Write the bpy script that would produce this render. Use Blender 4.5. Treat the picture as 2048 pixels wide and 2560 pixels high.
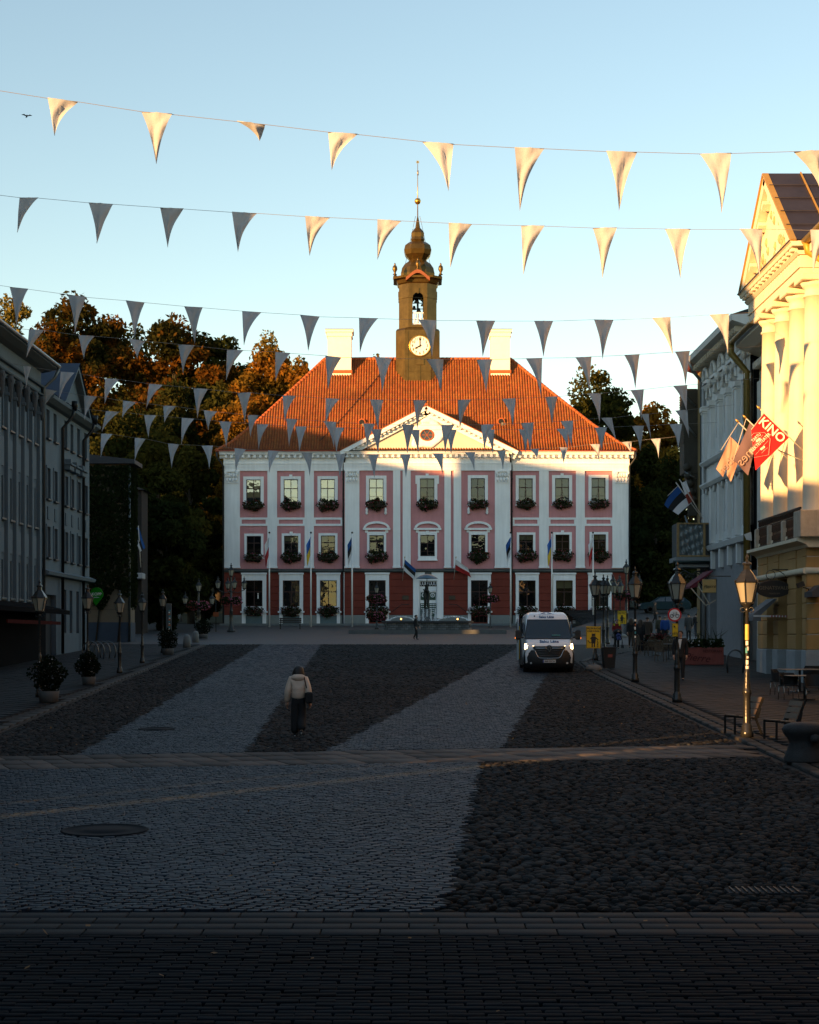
import bpy, bmesh, math, random
import numpy as np
from mathutils import Vector, Matrix, Euler

# ------------------------------------------------------------------ camera, sky, sun, exposure
for o in list(bpy.data.objects):
    bpy.data.objects.remove(o, do_unlink=True)
scene = bpy.context.scene
COL = scene.collection
R = math.radians
F = 4267.0            # focal length in photograph pixels (50 mm on the short side of a portrait frame)
CX, CY = 1024.0, 1595.0
EYE = 3.44            # eye height above the ground under the camera
SLOPE = 0.0293        # the square climbs gently towards the town hall
SUN_AZ, SUN_EL = 46.0, 7.0   # degrees: sun behind the camera, to the left, just risen

cam_data = bpy.data.cameras.new('camera')
cam = bpy.data.objects.new('camera', cam_data)
COL.objects.link(cam)
cam.location = (0, 0, EYE)
cam.rotation_euler = (R(90), 0, 0)
cam_data.sensor_fit = 'HORIZONTAL'
cam_data.sensor_width = 36.0
cam_data.lens = 36.0 * F / 2048.0
cam_data.shift_y = (CY - 1280.0) / 2048.0
cam_data.clip_start = 0.5
cam_data.clip_end = 4000
scene.camera = cam

world = bpy.data.worlds.new('World')
scene.world = world
world.use_nodes = True
wn = world.node_tree.nodes
sky = wn.new('ShaderNodeTexSky')
sky.sky_type = 'NISHITA'
sky.sun_disc = False
sky.sun_elevation = R(SUN_EL)
sky.sun_rotation = R(180 + SUN_AZ)
sky.altitude = 50
sky.air_density = 1.0
sky.dust_density = 0.0
sky.ozone_density = 0.75
bg = wn['Background']
bg.inputs['Strength'].default_value = 0.11
world.node_tree.links.new(sky.outputs[0], bg.inputs['Color'])

sun_data = bpy.data.lights.new('sun', 'SUN')
sun_data.energy = 5.0
sun_data.angle = R(0.53)
sun_data.color = (1.0, 0.53, 0.19)
sun = bpy.data.objects.new('sun', sun_data)
COL.objects.link(sun)
sun_dir = Vector((math.sin(R(SUN_AZ)) * math.cos(R(SUN_EL)), math.cos(R(SUN_AZ)) * math.cos(R(SUN_EL)), -math.sin(R(SUN_EL))))
sun.rotation_euler = sun_dir.to_track_quat('-Z', 'Y').to_euler()
sun.location = (-60, -60, 30)

vs = scene.view_settings
vs.view_transform = 'Standard'
vs.look = 'None'
vs.gamma = 1
vs.exposure = 1.45
vs.use_curve_mapping = False
scene.cycles.max_bounces = 6
scene.cycles.transparent_max_bounces = 12
scene.cycles.caustics_reflective = False
scene.cycles.caustics_refractive = False
scene.cycles.use_denoising = True

# ------------------------------------------------------------------ helpers
PAVE = 0.03             # the pavements lie almost flush with the square
def gz(y):
    "height of the ground at distance y"
    return SLOPE * y
def gy(py):
    "distance of the ground seen at photograph row py"
    return EYE * F / (py - CY + SLOPE * F)
def wx(px, y): return (px - CX) * y / F
def wz(py, y): return EYE + (CY - py) * y / F
def ground_at(px, py):
    y = gy(py)
    return Vector((wx(px, y), y, gz(y)))

def tag(o, label=None, cat=None, group=None, kind=None):
    if label: o['label'] = label
    if cat: o['category'] = cat
    if group: o['group'] = group
    if kind: o['kind'] = kind
    return o
def empty(name, loc=(0, 0, 0), rz=0.0, label=None, cat=None, group=None):
    o = bpy.data.objects.new(name, None)
    o.empty_display_size = 0.2
    COL.objects.link(o)
    o.location = loc
    o.rotation_euler = (0, 0, rz)
    return tag(o, label, cat, group)
def link(name, me, parent=None, mat=None, loc=None, rot=None, scale=None):
    o = bpy.data.objects.new(name, me)
    COL.objects.link(o)
    if parent: o.parent = parent
    if mat and not me.materials: me.materials.append(mat)
    if loc is not None: o.location = loc
    if rot is not None: o.rotation_euler = rot
    if scale is not None: o.scale = scale
    return o
_kids = {}
def copy_tree(o, parent=None):
    c = o.copy()
    COL.objects.link(c)
    c.parent = parent
    for ch in o.children: copy_tree(ch, c)
    return c

class MB:
    "collects boxes, tubes and polygons; build() links them as ONE mesh object"
    def __init__(s): s.v = []; s.f = []; s.sm = []
    def add(s, vs, fs, smooth=False):
        n = len(s.v)
        s.v += [tuple(v) for v in vs]
        s.f += [tuple(i + n for i in f) for f in fs]
        s.sm += [smooth] * len(fs)
        return s
    def box(s, x0, x1, y0, y1, z0, z1):
        s.add([(x0,y0,z0),(x1,y0,z0),(x1,y1,z0),(x0,y1,z0),(x0,y0,z1),(x1,y0,z1),(x1,y1,z1),(x0,y1,z1)],
              [(0,3,2,1),(4,5,6,7),(0,1,5,4),(1,2,6,5),(2,3,7,6),(3,0,4,7)])
        return s
    def bbox(s, x0, x1, y0, y1, z0, z1, b=0.01):
        "box with a chamfered front/top outline"
        b = min(b, (x1-x0)*.4, (y1-y0)*.4, (z1-z0)*.4)
        ring = lambda d, z: [(x0+d,y0+d,z),(x1-d,y0+d,z),(x1-d,y1-d,z),(x0+d,y1-d,z)]
        vs = ring(b,z0)+ring(0,z0+b)+ring(0,z1-b)+ring(b,z1)
        fs = [(3,2,1,0),(12,13,14,15)]
        for k in range(3):
            for i in range(4):
                j=(i+1)%4; fs.append((k*4+i,k*4+j,k*4+4+j,k*4+4+i))
        return s.add(vs, fs)
    def obox(s, c, size, rot):
        "oriented box, rot = Euler tuple or Matrix"
        m = Euler(rot).to_matrix() if not isinstance(rot, Matrix) else rot
        x, y, z = size[0]/2, size[1]/2, size[2]/2
        vs = [Vector(c) + m @ Vector(p) for p in [(-x,-y,-z),(x,-y,-z),(x,y,-z),(-x,y,-z),(-x,-y,z),(x,-y,z),(x,y,z),(-x,y,z)]]
        return s.add(vs, [(0,3,2,1),(4,5,6,7),(0,1,5,4),(1,2,6,5),(2,3,7,6),(3,0,4,7)])
    def bar(s, a, b, w, d=None):
        a, b = Vector(a), Vector(b); d = d or w
        q = (b-a).to_track_quat('Z', 'Y').to_matrix()
        return s.obox((a+b)/2, (w, d, (b-a).length), q)
    def tube(s, pts, r, n=8, caps=True, smooth=True):
        pts = [Vector(p) for p in pts]
        rs = r if isinstance(r, (list, tuple)) else [r]*len(pts)
        vs, fs = [], []
        prev = None
        for i, p in enumerate(pts):
            t = (pts[min(i+1,len(pts)-1)] - pts[max(i-1,0)])
            if t.length < 1e-9: t = Vector((0,0,1))
            t.normalize()
            if prev is None:
                u = t.orthogonal().normalized()
            else:
                u = (prev - t*prev.dot(t))
                u = u.normalized() if u.length > 1e-6 else t.orthogonal().normalized()
            prev = u
            w = t.cross(u)
            for k in range(n):
                a = 2*math.pi*k/n
                vs.append(p + (u*math.cos(a) + w*math.sin(a))*rs[i])
        for i in range(len(pts)-1):
            for k in range(n):
                j=(k+1)%n
                fs.append((i*n+k, i*n+j, (i+1)*n+j, (i+1)*n+k))
        s.add(vs, fs, smooth)
        if caps:
            m = len(s.v) - len(vs)
            s.f.append(tuple(m+k for k in reversed(range(n)))); s.sm.append(False)
            e = m + (len(pts)-1)*n
            s.f.append(tuple(e+k for k in range(n))); s.sm.append(False)
        return s
    def lathe(s, prof, n=12, c=(0,0,0), smooth=True, a0=0.0, sx=1.0, sy=1.0, caps=True):
        "prof: list of (radius, z)"
        vs, fs = [], []
        for r, z in prof:
            for k in range(n):
                a = a0 + 2*math.pi*k/n
                vs.append((c[0]+r*math.cos(a)*sx, c[1]+r*math.sin(a)*sy, c[2]+z))
        for i in range(len(prof)-1):
            for k in range(n):
                j=(k+1)%n
                fs.append((i*n+k, i*n+j, (i+1)*n+j, (i+1)*n+k))
        s.add(vs, fs, smooth)
        if caps:
            m = len(s.v) - len(vs)
            s.f.append(tuple(m+k for k in reversed(range(n)))); s.sm.append(False)
            e = m + (len(prof)-1)*n
            s.f.append(tuple(e+k for k in range(n))); s.sm.append(False)
        return s
    def prism(s, poly, y0, y1, axis='y'):
        "polygon in (x,z) extruded from y0 to y1 (axis 'y'), in (y,z) along x (axis 'x'), or in (x,y) along z"
        n = len(poly)
        if axis == 'y': P = lambda p, t: (p[0], t, p[1])
        elif axis == 'x': P = lambda p, t: (t, p[0], p[1])
        else: P = lambda p, t: (p[0], p[1], t)
        vs = [P(p, y0) for p in poly] + [P(p, y1) for p in poly]
        fs = [tuple(range(n)), tuple(reversed(range(n, 2*n)))]
        for i in range(n):
            j=(i+1)%n
            fs.append((j, i, n+i, n+j))
        return s.add(vs, fs)
    def quad(s, a, b, c, d): return s.add([a,b,c,d], [(0,1,2,3)])
    def grid(s, rows, smooth=True):
        "rows: list of equal-length point lists"
        m = len(rows[0]); vs = [p for r in rows for p in r]
        fs = [(i*m+k, i*m+k+1, (i+1)*m+k+1, (i+1)*m+k) for i in range(len(rows)-1) for k in range(m-1)]
        return s.add(vs, fs, smooth)
    def plate(s, x0, x1, z0, z1, holes, y=0.0, depth=0.25):
        "wall sheet facing -y with rectangular holes and their reveals"
        xs = sorted({x0, x1} | {min(max(h[i], x0), x1) for h in holes for i in (0, 1)})
        zs = sorted({z0, z1} | {min(max(h[i], z0), z1) for h in holes for i in (2, 3)})
        for i in range(len(xs)-1):
            for k in range(len(zs)-1):
                a, b, c, d = xs[i], xs[i+1], zs[k], zs[k+1]
                if b-a < 1e-6 or d-c < 1e-6: continue
                mx, mz = (a+b)/2, (c+d)/2
                if any(h[0] < mx < h[1] and h[2] < mz < h[3] for h in holes): continue
                s.quad((a,y,c),(b,y,c),(b,y,d),(a,y,d))
        for (a, b, c, d) in holes:
            e = y + depth
            s.quad((a,y,c),(a,y,d),(a,e,d),(a,e,c))
            s.quad((b,y,c),(b,e,c),(b,e,d),(b,y,d))
            s.quad((a,y,d),(b,y,d),(b,e,d),(a,e,d))
            s.quad((a,y,c),(a,e,c),(b,e,c),(b,y,c))
        return s
    def mesh(s, name='m'):
        me = bpy.data.meshes.new(name)
        me.from_pydata(s.v, [], s.f)
        if any(s.sm): me.polygons.foreach_set('use_smooth', s.sm)
        me.update()
        return me
    def build(s, name, mat, parent=None, loc=None, rot=None):
        me = s.mesh(name)
        if mat: me.materials.append(mat)
        return link(name, me, parent, None, loc, rot)

def np_mesh(name, V, Fq, mat=None, smooth=False, col=None):
    "mesh from numpy arrays: V (n,3), Fq (m,k) of equal-sized faces"
    V = np.asarray(V, dtype=np.float32); Fq = np.asarray(Fq, dtype=np.int32)
    me = bpy.data.meshes.new(name)
    k = Fq.shape[1]
    me.vertices.add(len(V)); me.vertices.foreach_set('co', V.ravel())
    me.loops.add(Fq.size); me.loops.foreach_set('vertex_index', Fq.ravel())
    me.polygons.add(len(Fq))
    me.polygons.foreach_set('loop_start', np.arange(0, Fq.size, k, dtype=np.int32))
    me.polygons.foreach_set('loop_total', np.full(len(Fq), k, dtype=np.int32))
    if smooth: me.polygons.foreach_set('use_smooth', np.ones(len(Fq), dtype=bool))
    if col is not None:
        at = me.color_attributes.new('tint', 'FLOAT_COLOR', 'POINT')
        c = np.ones((len(V), 4), dtype=np.float32); c[:, :3] = col
        at.data.foreach_set('color', c.ravel())
    me.update(calc_edges=True)
    if mat: me.materials.append(mat)
    return me

# ------------------------------------------------------------------ materials
_mats = {}
def M(name, col, rough=0.7, metal=0.0, var=0.12, scale=2.0, bump=0.0, bscale=30.0, spec=0.4, emit=None, estr=0.0, tint=False, rnd=0.0, alpha=1.0, coat=0.0, streak=0.0, stain=0.0):
    if name in _mats: return _mats[name]
    m = bpy.data.materials.new(name); m.use_nodes = True
    nt = m.node_tree; N = nt.nodes; L = nt.links
    b = N['Principled BSDF']
    b.inputs['Roughness'].default_value = rough
    b.inputs['Metallic'].default_value = metal
    b.inputs['Specular IOR Level'].default_value = spec
    b.inputs['Coat Weight'].default_value = coat
    tc = N.new('ShaderNodeTexCoord')
    src = None
    def mixmul(a_sock, fac_node_sock, lo, hi):
        mr = N.new('ShaderNodeMapRange'); mr.inputs['To Min'].default_value = lo; mr.inputs['To Max'].default_value = hi
        L.new(fac_node_sock, mr.inputs['Value'])
        mx = N.new('ShaderNodeMix'); mx.data_type = 'RGBA'; mx.blend_type = 'MULTIPLY'; mx.inputs['Factor'].default_value = 1
        if a_sock is None: mx.inputs['A'].default_value = (*col, 1)
        else: L.new(a_sock, mx.inputs['A'])
        L.new(mr.outputs[0], mx.inputs['B'])
        return mx.outputs['Result']
    cur = None
    if tint:
        va = N.new('ShaderNodeVertexColor'); va.layer_name = 'tint'; cur = va.outputs['Color']
    if var > 0:
        nz = N.new('ShaderNodeTexNoise'); nz.inputs['Scale'].default_value = scale; nz.inputs['Detail'].default_value = 6; nz.inputs['Roughness'].default_value = 0.65
        L.new(tc.outputs['Object'], nz.inputs['Vector'])
        cur = mixmul(cur, nz.outputs['Fac'], 1-var*2, 1+var*2)
    if stain > 0:
        nz = N.new('ShaderNodeTexNoise'); nz.inputs['Scale'].default_value = 0.33; nz.inputs['Detail'].default_value = 4; nz.inputs['Roughness'].default_value = 0.6
        L.new(tc.outputs['Object'], nz.inputs['Vector'])
        cur = mixmul(cur, nz.outputs['Fac'], 1-stain*2, 1+stain*2)
    if streak > 0:
        mp = N.new('ShaderNodeMapping'); mp.inputs['Scale'].default_value = (3.0, 3.0, 0.22)
        nz = N.new('ShaderNodeTexNoise'); nz.inputs['Scale'].default_value = 1.6; nz.inputs['Detail'].default_value = 5
        L.new(tc.outputs['Object'], mp.inputs['Vector']); L.new(mp.outputs[0], nz.inputs['Vector'])
        cur = mixmul(cur, nz.outputs['Fac'], 1-streak*2, 1+streak)
    if rnd > 0:
        oi = N.new('ShaderNodeObjectInfo')
        cur = mixmul(cur, oi.outputs['Random'], 1-rnd, 1+rnd)
    if cur is None: b.inputs['Base Color'].default_value = (*col, 1)
    else: L.new(cur, b.inputs['Base Color'])
    if bump > 0:
        nz = N.new('ShaderNodeTexNoise'); nz.inputs['Scale'].default_value = bscale; nz.inputs['Detail'].default_value = 4
        L.new(tc.outputs['Object'], nz.inputs['Vector'])
        bp = N.new('ShaderNodeBump'); bp.inputs['Strength'].default_value = bump; bp.inputs['Distance'].default_value = 0.05
        L.new(nz.outputs['Fac'], bp.inputs['Height']); L.new(bp.outputs[0], b.inputs['Normal'])
    if emit:
        b.inputs['Emission Color'].default_value = (*emit, 1); b.inputs['Emission Strength'].default_value = estr
    if alpha < 1: b.inputs['Alpha'].default_value = alpha
    _mats[name] = m
    return m
def leaf_mat(name, ramp, scale=0.16, trans=0.35, rough=0.6):
    "foliage: colours spread over clumps by a noise ramp, thin leaves let some light through"
    if name in _mats: return _mats[name]
    m = bpy.data.materials.new(name); m.use_nodes = True
    nt = m.node_tree; N = nt.nodes; L = nt.links
    for n in list(N): N.remove(n)
    out = N.new('ShaderNodeOutputMaterial')
    tc = N.new('ShaderNodeTexCoord')
    nz = N.new('ShaderNodeTexNoise'); nz.inputs['Scale'].default_value = scale; nz.inputs['Detail'].default_value = 3
    L.new(tc.outputs['Object'], nz.inputs['Vector'])
    cr = N.new('ShaderNodeValToRGB')
    e = cr.color_ramp.elements
    while len(e) < len(ramp): e.new(0.5)
    for i, (p, c) in enumerate(ramp):
        e[i].position = p; e[i].color = (*c, 1)
    L.new(nz.outputs['Fac'], cr.inputs['Fac'])
    n2 = N.new('ShaderNodeTexNoise'); n2.inputs['Scale'].default_value = 2.3
    L.new(tc.outputs['Object'], n2.inputs['Vector'])
    mr = N.new('ShaderNodeMapRange'); mr.inputs['To Min'].default_value = 0.45; mr.inputs['To Max'].default_value = 1.55
    L.new(n2.outputs['Fac'], mr.inputs['Value'])
    mx = N.new('ShaderNodeMix'); mx.data_type = 'RGBA'; mx.blend_type = 'MULTIPLY'; mx.inputs['Factor'].default_value = 1
    L.new(cr.outputs['Color'], mx.inputs['A']); L.new(mr.outputs[0], mx.inputs['B'])
    d = N.new('ShaderNodeBsdfDiffuse'); t = N.new('ShaderNodeBsdfTranslucent'); ms = N.new('ShaderNodeMixShader')
    ms.inputs[0].default_value = trans
    L.new(mx.outputs['Result'], d.inputs['Color']); L.new(mx.outputs['Result'], t.inputs['Color'])
    L.new(d.outputs[0], ms.inputs[1]); L.new(t.outputs[0], ms.inputs[2]); L.new(ms.outputs[0], out.inputs['Surface'])
    _mats[name] = m
    return m
def cloth_mat(name, col, trans=0.3, var=0.06, scale=3.0):
    if name in _mats: return _mats[name]
    m = bpy.data.materials.new(name); m.use_nodes = True
    nt = m.node_tree; N = nt.nodes; L = nt.links
    for n in list(N): N.remove(n)
    out = N.new('ShaderNodeOutputMaterial'); tc = N.new('ShaderNodeTexCoord')
    nz = N.new('ShaderNodeTexNoise'); nz.inputs['Scale'].default_value = scale
    L.new(tc.outputs['Object'], nz.inputs['Vector'])
    mr = N.new('ShaderNodeMapRange'); mr.inputs['To Min'].default_value = 1-2*var; mr.inputs['To Max'].default_value = 1+2*var
    L.new(nz.outputs['Fac'], mr.inputs['Value'])
    mx = N.new('ShaderNodeMix'); mx.data_type = 'RGBA'; mx.blend_type = 'MULTIPLY'; mx.inputs['Factor'].default_value = 1
    mx.inputs['A'].default_value = (*col, 1); L.new(mr.outputs[0], mx.inputs['B'])
    d = N.new('ShaderNodeBsdfDiffuse'); t = N.new('ShaderNodeBsdfTranslucent'); ms = N.new('ShaderNodeMixShader')
    ms.inputs[0].default_value = trans
    wv = N.new('ShaderNodeTexNoise'); wv.inputs['Scale'].default_value = 6.0
    L.new(tc.outputs['Object'], wv.inputs['Vector'])
    bp = N.new('ShaderNodeBump'); bp.inputs['Strength'].default_value = 0.3; bp.inputs['Distance'].default_value = 0.05
    L.new(wv.outputs['Fac'], bp.inputs['Height']); L.new(bp.outputs[0], d.inputs['Normal'])
    L.new(mx.outputs['Result'], d.inputs['Color']); L.new(mx.outputs['Result'], t.inputs['Color'])
    L.new(d.outputs[0], ms.inputs[1]); L.new(t.outputs[0], ms.inputs[2]); L.new(ms.outputs[0], out.inputs['Surface'])
    _mats[name] = m
    return m
def glass_mat(name, refl=0.25, tint=(0.75, 0.8, 0.8), rough=0.02):
    if name in _mats: return _mats[name]
    m = bpy.data.materials.new(name); m.use_nodes = True
    nt = m.node_tree; N = nt.nodes; L = nt.links
    for n in list(N): N.remove(n)
    out = N.new('ShaderNodeOutputMaterial')
    t = N.new('ShaderNodeBsdfTransparent'); t.inputs[0].default_value = (*tint, 1)
    g = N.new('ShaderNodeBsdfGlossy'); g.inputs['Roughness'].default_value = rough
    tc = N.new('ShaderNodeTexCoord'); nz = N.new('ShaderNodeTexNoise'); nz.inputs['Scale'].default_value = 1.3
    L.new(tc.outputs['Object'], nz.inputs['Vector'])
    bp = N.new('ShaderNodeBump'); bp.inputs['Strength'].default_value = 0.06; bp.inputs['Distance'].default_value = 0.1
    L.new(nz.outputs['Fac'], bp.inputs['Height']); L.new(bp.outputs[0], g.inputs['Normal'])
    ms = N.new('ShaderNodeMixShader'); ms.inputs[0].default_value = refl
    L.new(t.outputs[0], ms.inputs[1]); L.new(g.outputs[0], ms.inputs[2]); L.new(ms.outputs[0], out.inputs['Surface'])
    _mats[name] = m
    return m

_bench = []
def bake_obj(o):
    "evaluate one object on an otherwise empty workbench scene (fast) and return its mesh"
    if not _bench: _bench.append(bpy.data.scenes.new('workbench'))
    sc = _bench[0]; sc.collection.objects.link(o)
    sc.view_layers[0].update(); dg = sc.view_layers[0].depsgraph; dg.update()
    me = bpy.data.meshes.new_from_object(o.evaluated_get(dg))
    return me
def text_mesh(txt, size, mirror=False, thick=0.004, bold=0.0, shear=0.0):
    "flat lettering with a little thickness, centred, in the local x-z plane facing -y"
    cu = bpy.data.curves.new('lettering', 'FONT')
    cu.body = txt; cu.size = size; cu.align_x = 'CENTER'; cu.align_y = 'CENTER'
    cu.extrude = thick; cu.offset = bold; cu.resolution_u = 3; cu.shear = shear
    o = bpy.data.objects.new('lettering', cu)
    me = bake_obj(o)
    bpy.data.objects.remove(o, do_unlink=True); bpy.data.curves.remove(cu)
    me.transform(Matrix.Rotation(R(90), 4, 'X'))
    if mirror: me.transform(Matrix.Scale(-1, 4, (1, 0, 0)))
    return me

# shared colours (real-world base colours)
WHITE = M('white paint', (0.76, 0.75, 0.72), 0.75, var=0.05, scale=0.8, bump=0.05, streak=0.05)
IRON = M('black cast iron', (0.03, 0.03, 0.029), 0.25, 0.35, var=0.2, scale=8, bump=0.1)
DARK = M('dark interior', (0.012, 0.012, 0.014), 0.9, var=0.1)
STONE = M('grey granite', (0.16, 0.16, 0.155), 0.8, var=0.15, scale=5, bump=0.2)
BRASS_PIPE = M('gutter metal', (0.10, 0.11, 0.11), 0.4, 0.7, var=0.15)
GLASS = glass_mat('window glass', 0.22)
# ------------------------------------------------------------------ ground, paving, hill
rng = np.random.default_rng(7)
random.seed(7)
TILT = math.atan(SLOPE)
JOINT = M('earth and sand joints', (0.016, 0.015, 0.014), 0.95, var=0.3, scale=6, bump=0.3)
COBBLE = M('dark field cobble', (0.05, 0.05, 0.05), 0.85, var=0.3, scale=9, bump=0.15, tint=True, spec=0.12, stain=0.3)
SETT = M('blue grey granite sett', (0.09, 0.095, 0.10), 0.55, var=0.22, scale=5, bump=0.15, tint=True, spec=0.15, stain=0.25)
SLAB = M('worn paving slab', (0.11, 0.11, 0.105), 0.75, var=0.25, scale=3, bump=0.15, tint=True, spec=0.2, stain=0.25)
BRICK = M('dark clinker brick', (0.04, 0.045, 0.05), 0.85, var=0.25, scale=7, bump=0.15, tint=True, spec=0.08, stain=0.4)

ground = MB()
ys = [-300, -60, 0, 30, 60, 90, 120, 172]
for i in range(len(ys)-1):
    for xa, xb in ((-600, -40), (-40, 40), (40, 600)):
        ground.quad((xa, ys[i], -0.035), (xb, ys[i], -0.035), (xb, ys[i+1], -0.035), (xa, ys[i+1], -0.035))
ground = ground.build('ground', JOINT, rot=(TILT, 0, 0)); tag(ground, 'dark earth bed under the paving of the sloping square', kind='structure')

hill = MB()
def hill_z(x, y):
    b = gz(172)
    t = min(max((y - 176) / 60.0, 0), 1); t = t*t*(3-2*t)
    side = 1.0 if x < 10 else max(0.55, 1 - (x-10)/120)
    return b - 0.05 + 15*t*side + 0.6*math.sin(x*.13+1)*math.sin(y*.09) * t
hx_ = np.linspace(-400, 400, 41); hy_ = [172, 178, 186, 196, 208, 222, 240, 300, 700, 2200]
hill.grid([[(x, y, hill_z(x, y)) for x in hx_] for y in hy_])
hill = hill.build('hill', M('leaf litter and grass', (0.03, 0.035, 0.015), 0.95, var=0.35, scale=0.3, bump=0.4, bscale=3))
tag(hill, 'wooded hillside rising behind the town hall', kind='structure')

def lerp(a, b, t): return a + (b-a)*t
def line_x(p, q):
    return lambda y: p[0] + (q[0]-p[0])*(y-p[1])/(q[1]-p[1])
S1L, S1R = line_x((-6.86, 35.1), (-8.9, 101)), line_x((-3.45, 36.7), (-5.4, 105.6))
S2L, S2R = line_x((-1.66, 36.7), (5.7, 94)), line_x((2.0, 36.7), (8.4, 94))
LOWB = line_x((1.43, 33.7), (.365, 18.1))
KL, KR = line_x((-9.7, 40.3), (-11.7, 90)), (lambda y: 7.35 if y < 69 else 7.35 + (y-69)*0.045)
BAND = lambda x: 34.9 + 0.165*x       # centre line of the slab band crossing the square
BW = 1.32
def zone(x, y):
    "0 nothing, 1 round cobbles, 2 flat setts"
    xo = x; x = x + .035*math.sin(y*2.1) + .025*math.sin(y*7.7+1)
    if xo > KR(y) - 0.12: return 0
    if xo < KL(max(y, 18)) + 0.12 : return 0
    if abs(y - BAND(xo)) < BW*1.02 + 0.04: return 0
    if y < BAND(x):
        if y < 18.15: return 0
        return 2 if x < LOWB(y) else 1
    if y > 104: return 0
    if S1L(y) < x < S1R(y): return 2
    if S2L(y) < x < S2R(y): return 2
    return 1

def stone_variants(kind, n=8):
    out = []
    for k in range(n):
        if kind == 1:
            m = 9; a = np.linspace(0, 2*np.pi, m, endpoint=False)
            r0 = 1 + rng.uniform(-.16, .16, m)
            ring = lambda s, z: np.stack([np.cos(a)*r0*s, np.sin(a)*r0*s, np.full(m, z)], 1)
            V = np.concatenate([ring(1, -.03), ring(.93, .006), ring(.6, .027), [[0, 0, .033]]])
            T = []
            for i in range(m):
                j = (i+1) % m
                for q in (0, m):
                    T += [(q+i, q+j, q+m+j), (q+i, q+m+j, q+m+i)]
                T.append((2*m+i, 2*m+j, 3*m))
            out.append((V, np.array(T)))
        else:
            j = lambda: rng.uniform(-.10, .10)
            base = [(-1+j(), -1+j()), (1+j(), -1+j()), (1+j(), 1+j()), (-1+j(), 1+j())]
            z = rng.uniform(-.004, .004, 4)
            V = np.array([(x, y, -.03) for x, y in base] + [(x*.97, y*.95, .006) for x, y in base] + [(x*.74, y*.68, .014+z[i]) for i, (x, y) in enumerate(base)])
            T = []
            for i in range(4):
                q = (i+1) % 4
                for o in (0, 4): T += [(o+i, o+q, o+4+q), (o+i, o+4+q, o+4+i)]
            T += [(8, 9, 10), (8, 10, 11)]
            out.append((V, np.array(T)))
    return out
VAR = {1: stone_variants(1), 2: stone_variants(2)}
def positions():
    P = {1: [], 2: []}
    y = 18.2
    row = 0
    while y < 104:
        far = y > 60
        # setts: rows with a slow wave
        sx, sy = (.17, .115) if y < 60 else (.24, .17)
        half = .245*y + 4.0
        xs = np.arange(max(-half, -13), min(half, 10), sx) + (row % 2)*sx*.5 + rng.uniform(-.02, .02)
        for x in xs:
            yy = y + .05*math.sin(x*2.1 + y*.7) + .03*math.sin(x*5.3)
            if zone(x, yy) == 2:
                P[2].append((x + rng.uniform(-.012, .012), yy, sx*.5*rng.uniform(.84, .96), sy*.5*rng.uniform(.86, .98), rng.uniform(-.07, .07)))
        y += sy; row += 1
    y = 18.2; row = 0
    while y < 104:
        s = .15 if y < 60 else .21
        half = .245*y + 4.0
        xs = np.arange(max(-half, -13), min(half, 10), s) + (row % 2)*s*.5
        for x in xs:
            xx, yy = x + rng.uniform(-.06, .06)*s/.15, y + rng.uniform(-.055, .055)*s/.15
            if zone(xx, yy) == 1:
                k = s*.5*rng.uniform(.7, 1.3)
                P[1].append((xx, yy, k, k*rng.uniform(.65, 1.0), rng.uniform(0, 6.28)))
        y += s*.86; row += 1
    return P
POS = positions()
def stone_tint(kind, n):
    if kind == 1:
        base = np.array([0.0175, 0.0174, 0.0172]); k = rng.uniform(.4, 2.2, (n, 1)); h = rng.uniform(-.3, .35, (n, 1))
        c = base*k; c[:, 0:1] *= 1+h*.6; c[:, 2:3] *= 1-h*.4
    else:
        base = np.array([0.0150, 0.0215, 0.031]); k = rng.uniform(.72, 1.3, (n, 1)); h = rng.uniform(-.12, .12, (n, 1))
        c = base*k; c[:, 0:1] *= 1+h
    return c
def lay(kind, name, mat, nparts, label):
    P = POS[kind]
    vis = [p for p in P if abs(p[0]) < .238*p[1]]
    vis.sort(key=lambda p: p[1])
    chosen = set(id(p) for p in vis[:nparts])
    meshes = []
    for V, T in VAR[kind]:
        me = np_mesh(name, V, T, mat, smooth=(kind == 1), col=stone_tint(kind, 1)[0])
        meshes.append(me)
    big_V, big_T, big_C = [], [], []
    off = 0
    for p in P:
        i = rng.integers(len(VAR[kind]))
        zs = rng.uniform(.45, .85) if kind == 1 else rng.uniform(.5, .9)
        if id(p) in chosen:
            link(name, meshes[i], ground, loc=(p[0], p[1], rng.uniform(-.004, .004)), rot=(rng.uniform(-.03, .03), rng.uniform(-.03, .03), p[4]), scale=(p[2], p[3], zs))
            continue
        V, T = VAR[kind][i]
        c, s_ = math.cos(p[4]), math.sin(p[4])
        X = V[:, 0]*p[2]; Y = V[:, 1]*p[3]
        tl = rng.uniform(-.04, .04, 2)
        W = np.stack([p[0] + X*c - Y*s_, p[1] + X*s_ + Y*c, V[:, 2]*zs + X*tl[0] + Y*tl[1] + rng.uniform(-.004, .004)], 1)
        big_V.append(W); big_T.append(T + off); off += len(V)
        big_C.append(np.repeat(stone_tint(kind, 1), len(V), 0))
    me = np_mesh(name + '_field', np.concatenate(big_V), np.concatenate(big_T), mat, smooth=(kind == 1), col=np.concatenate(big_C))
    o = link(name + '_field', me, ground); tag(o, label, kind='stuff')
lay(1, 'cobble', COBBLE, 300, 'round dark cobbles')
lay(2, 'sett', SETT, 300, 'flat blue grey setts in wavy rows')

# far end of the square: same setts, too far to tell apart
far = MB()
for ya, yb in ((103.9, 130), (130, 163)):
    far.quad((-40, ya, -.012), (40, ya, -.012), (40, yb, -.012), (-40, yb, -.012))
far.build('forecourt', M('far setts', (0.036, 0.038, 0.040), 0.6, var=0.3, scale=4, bump=0.5, bscale=9), ground)

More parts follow.
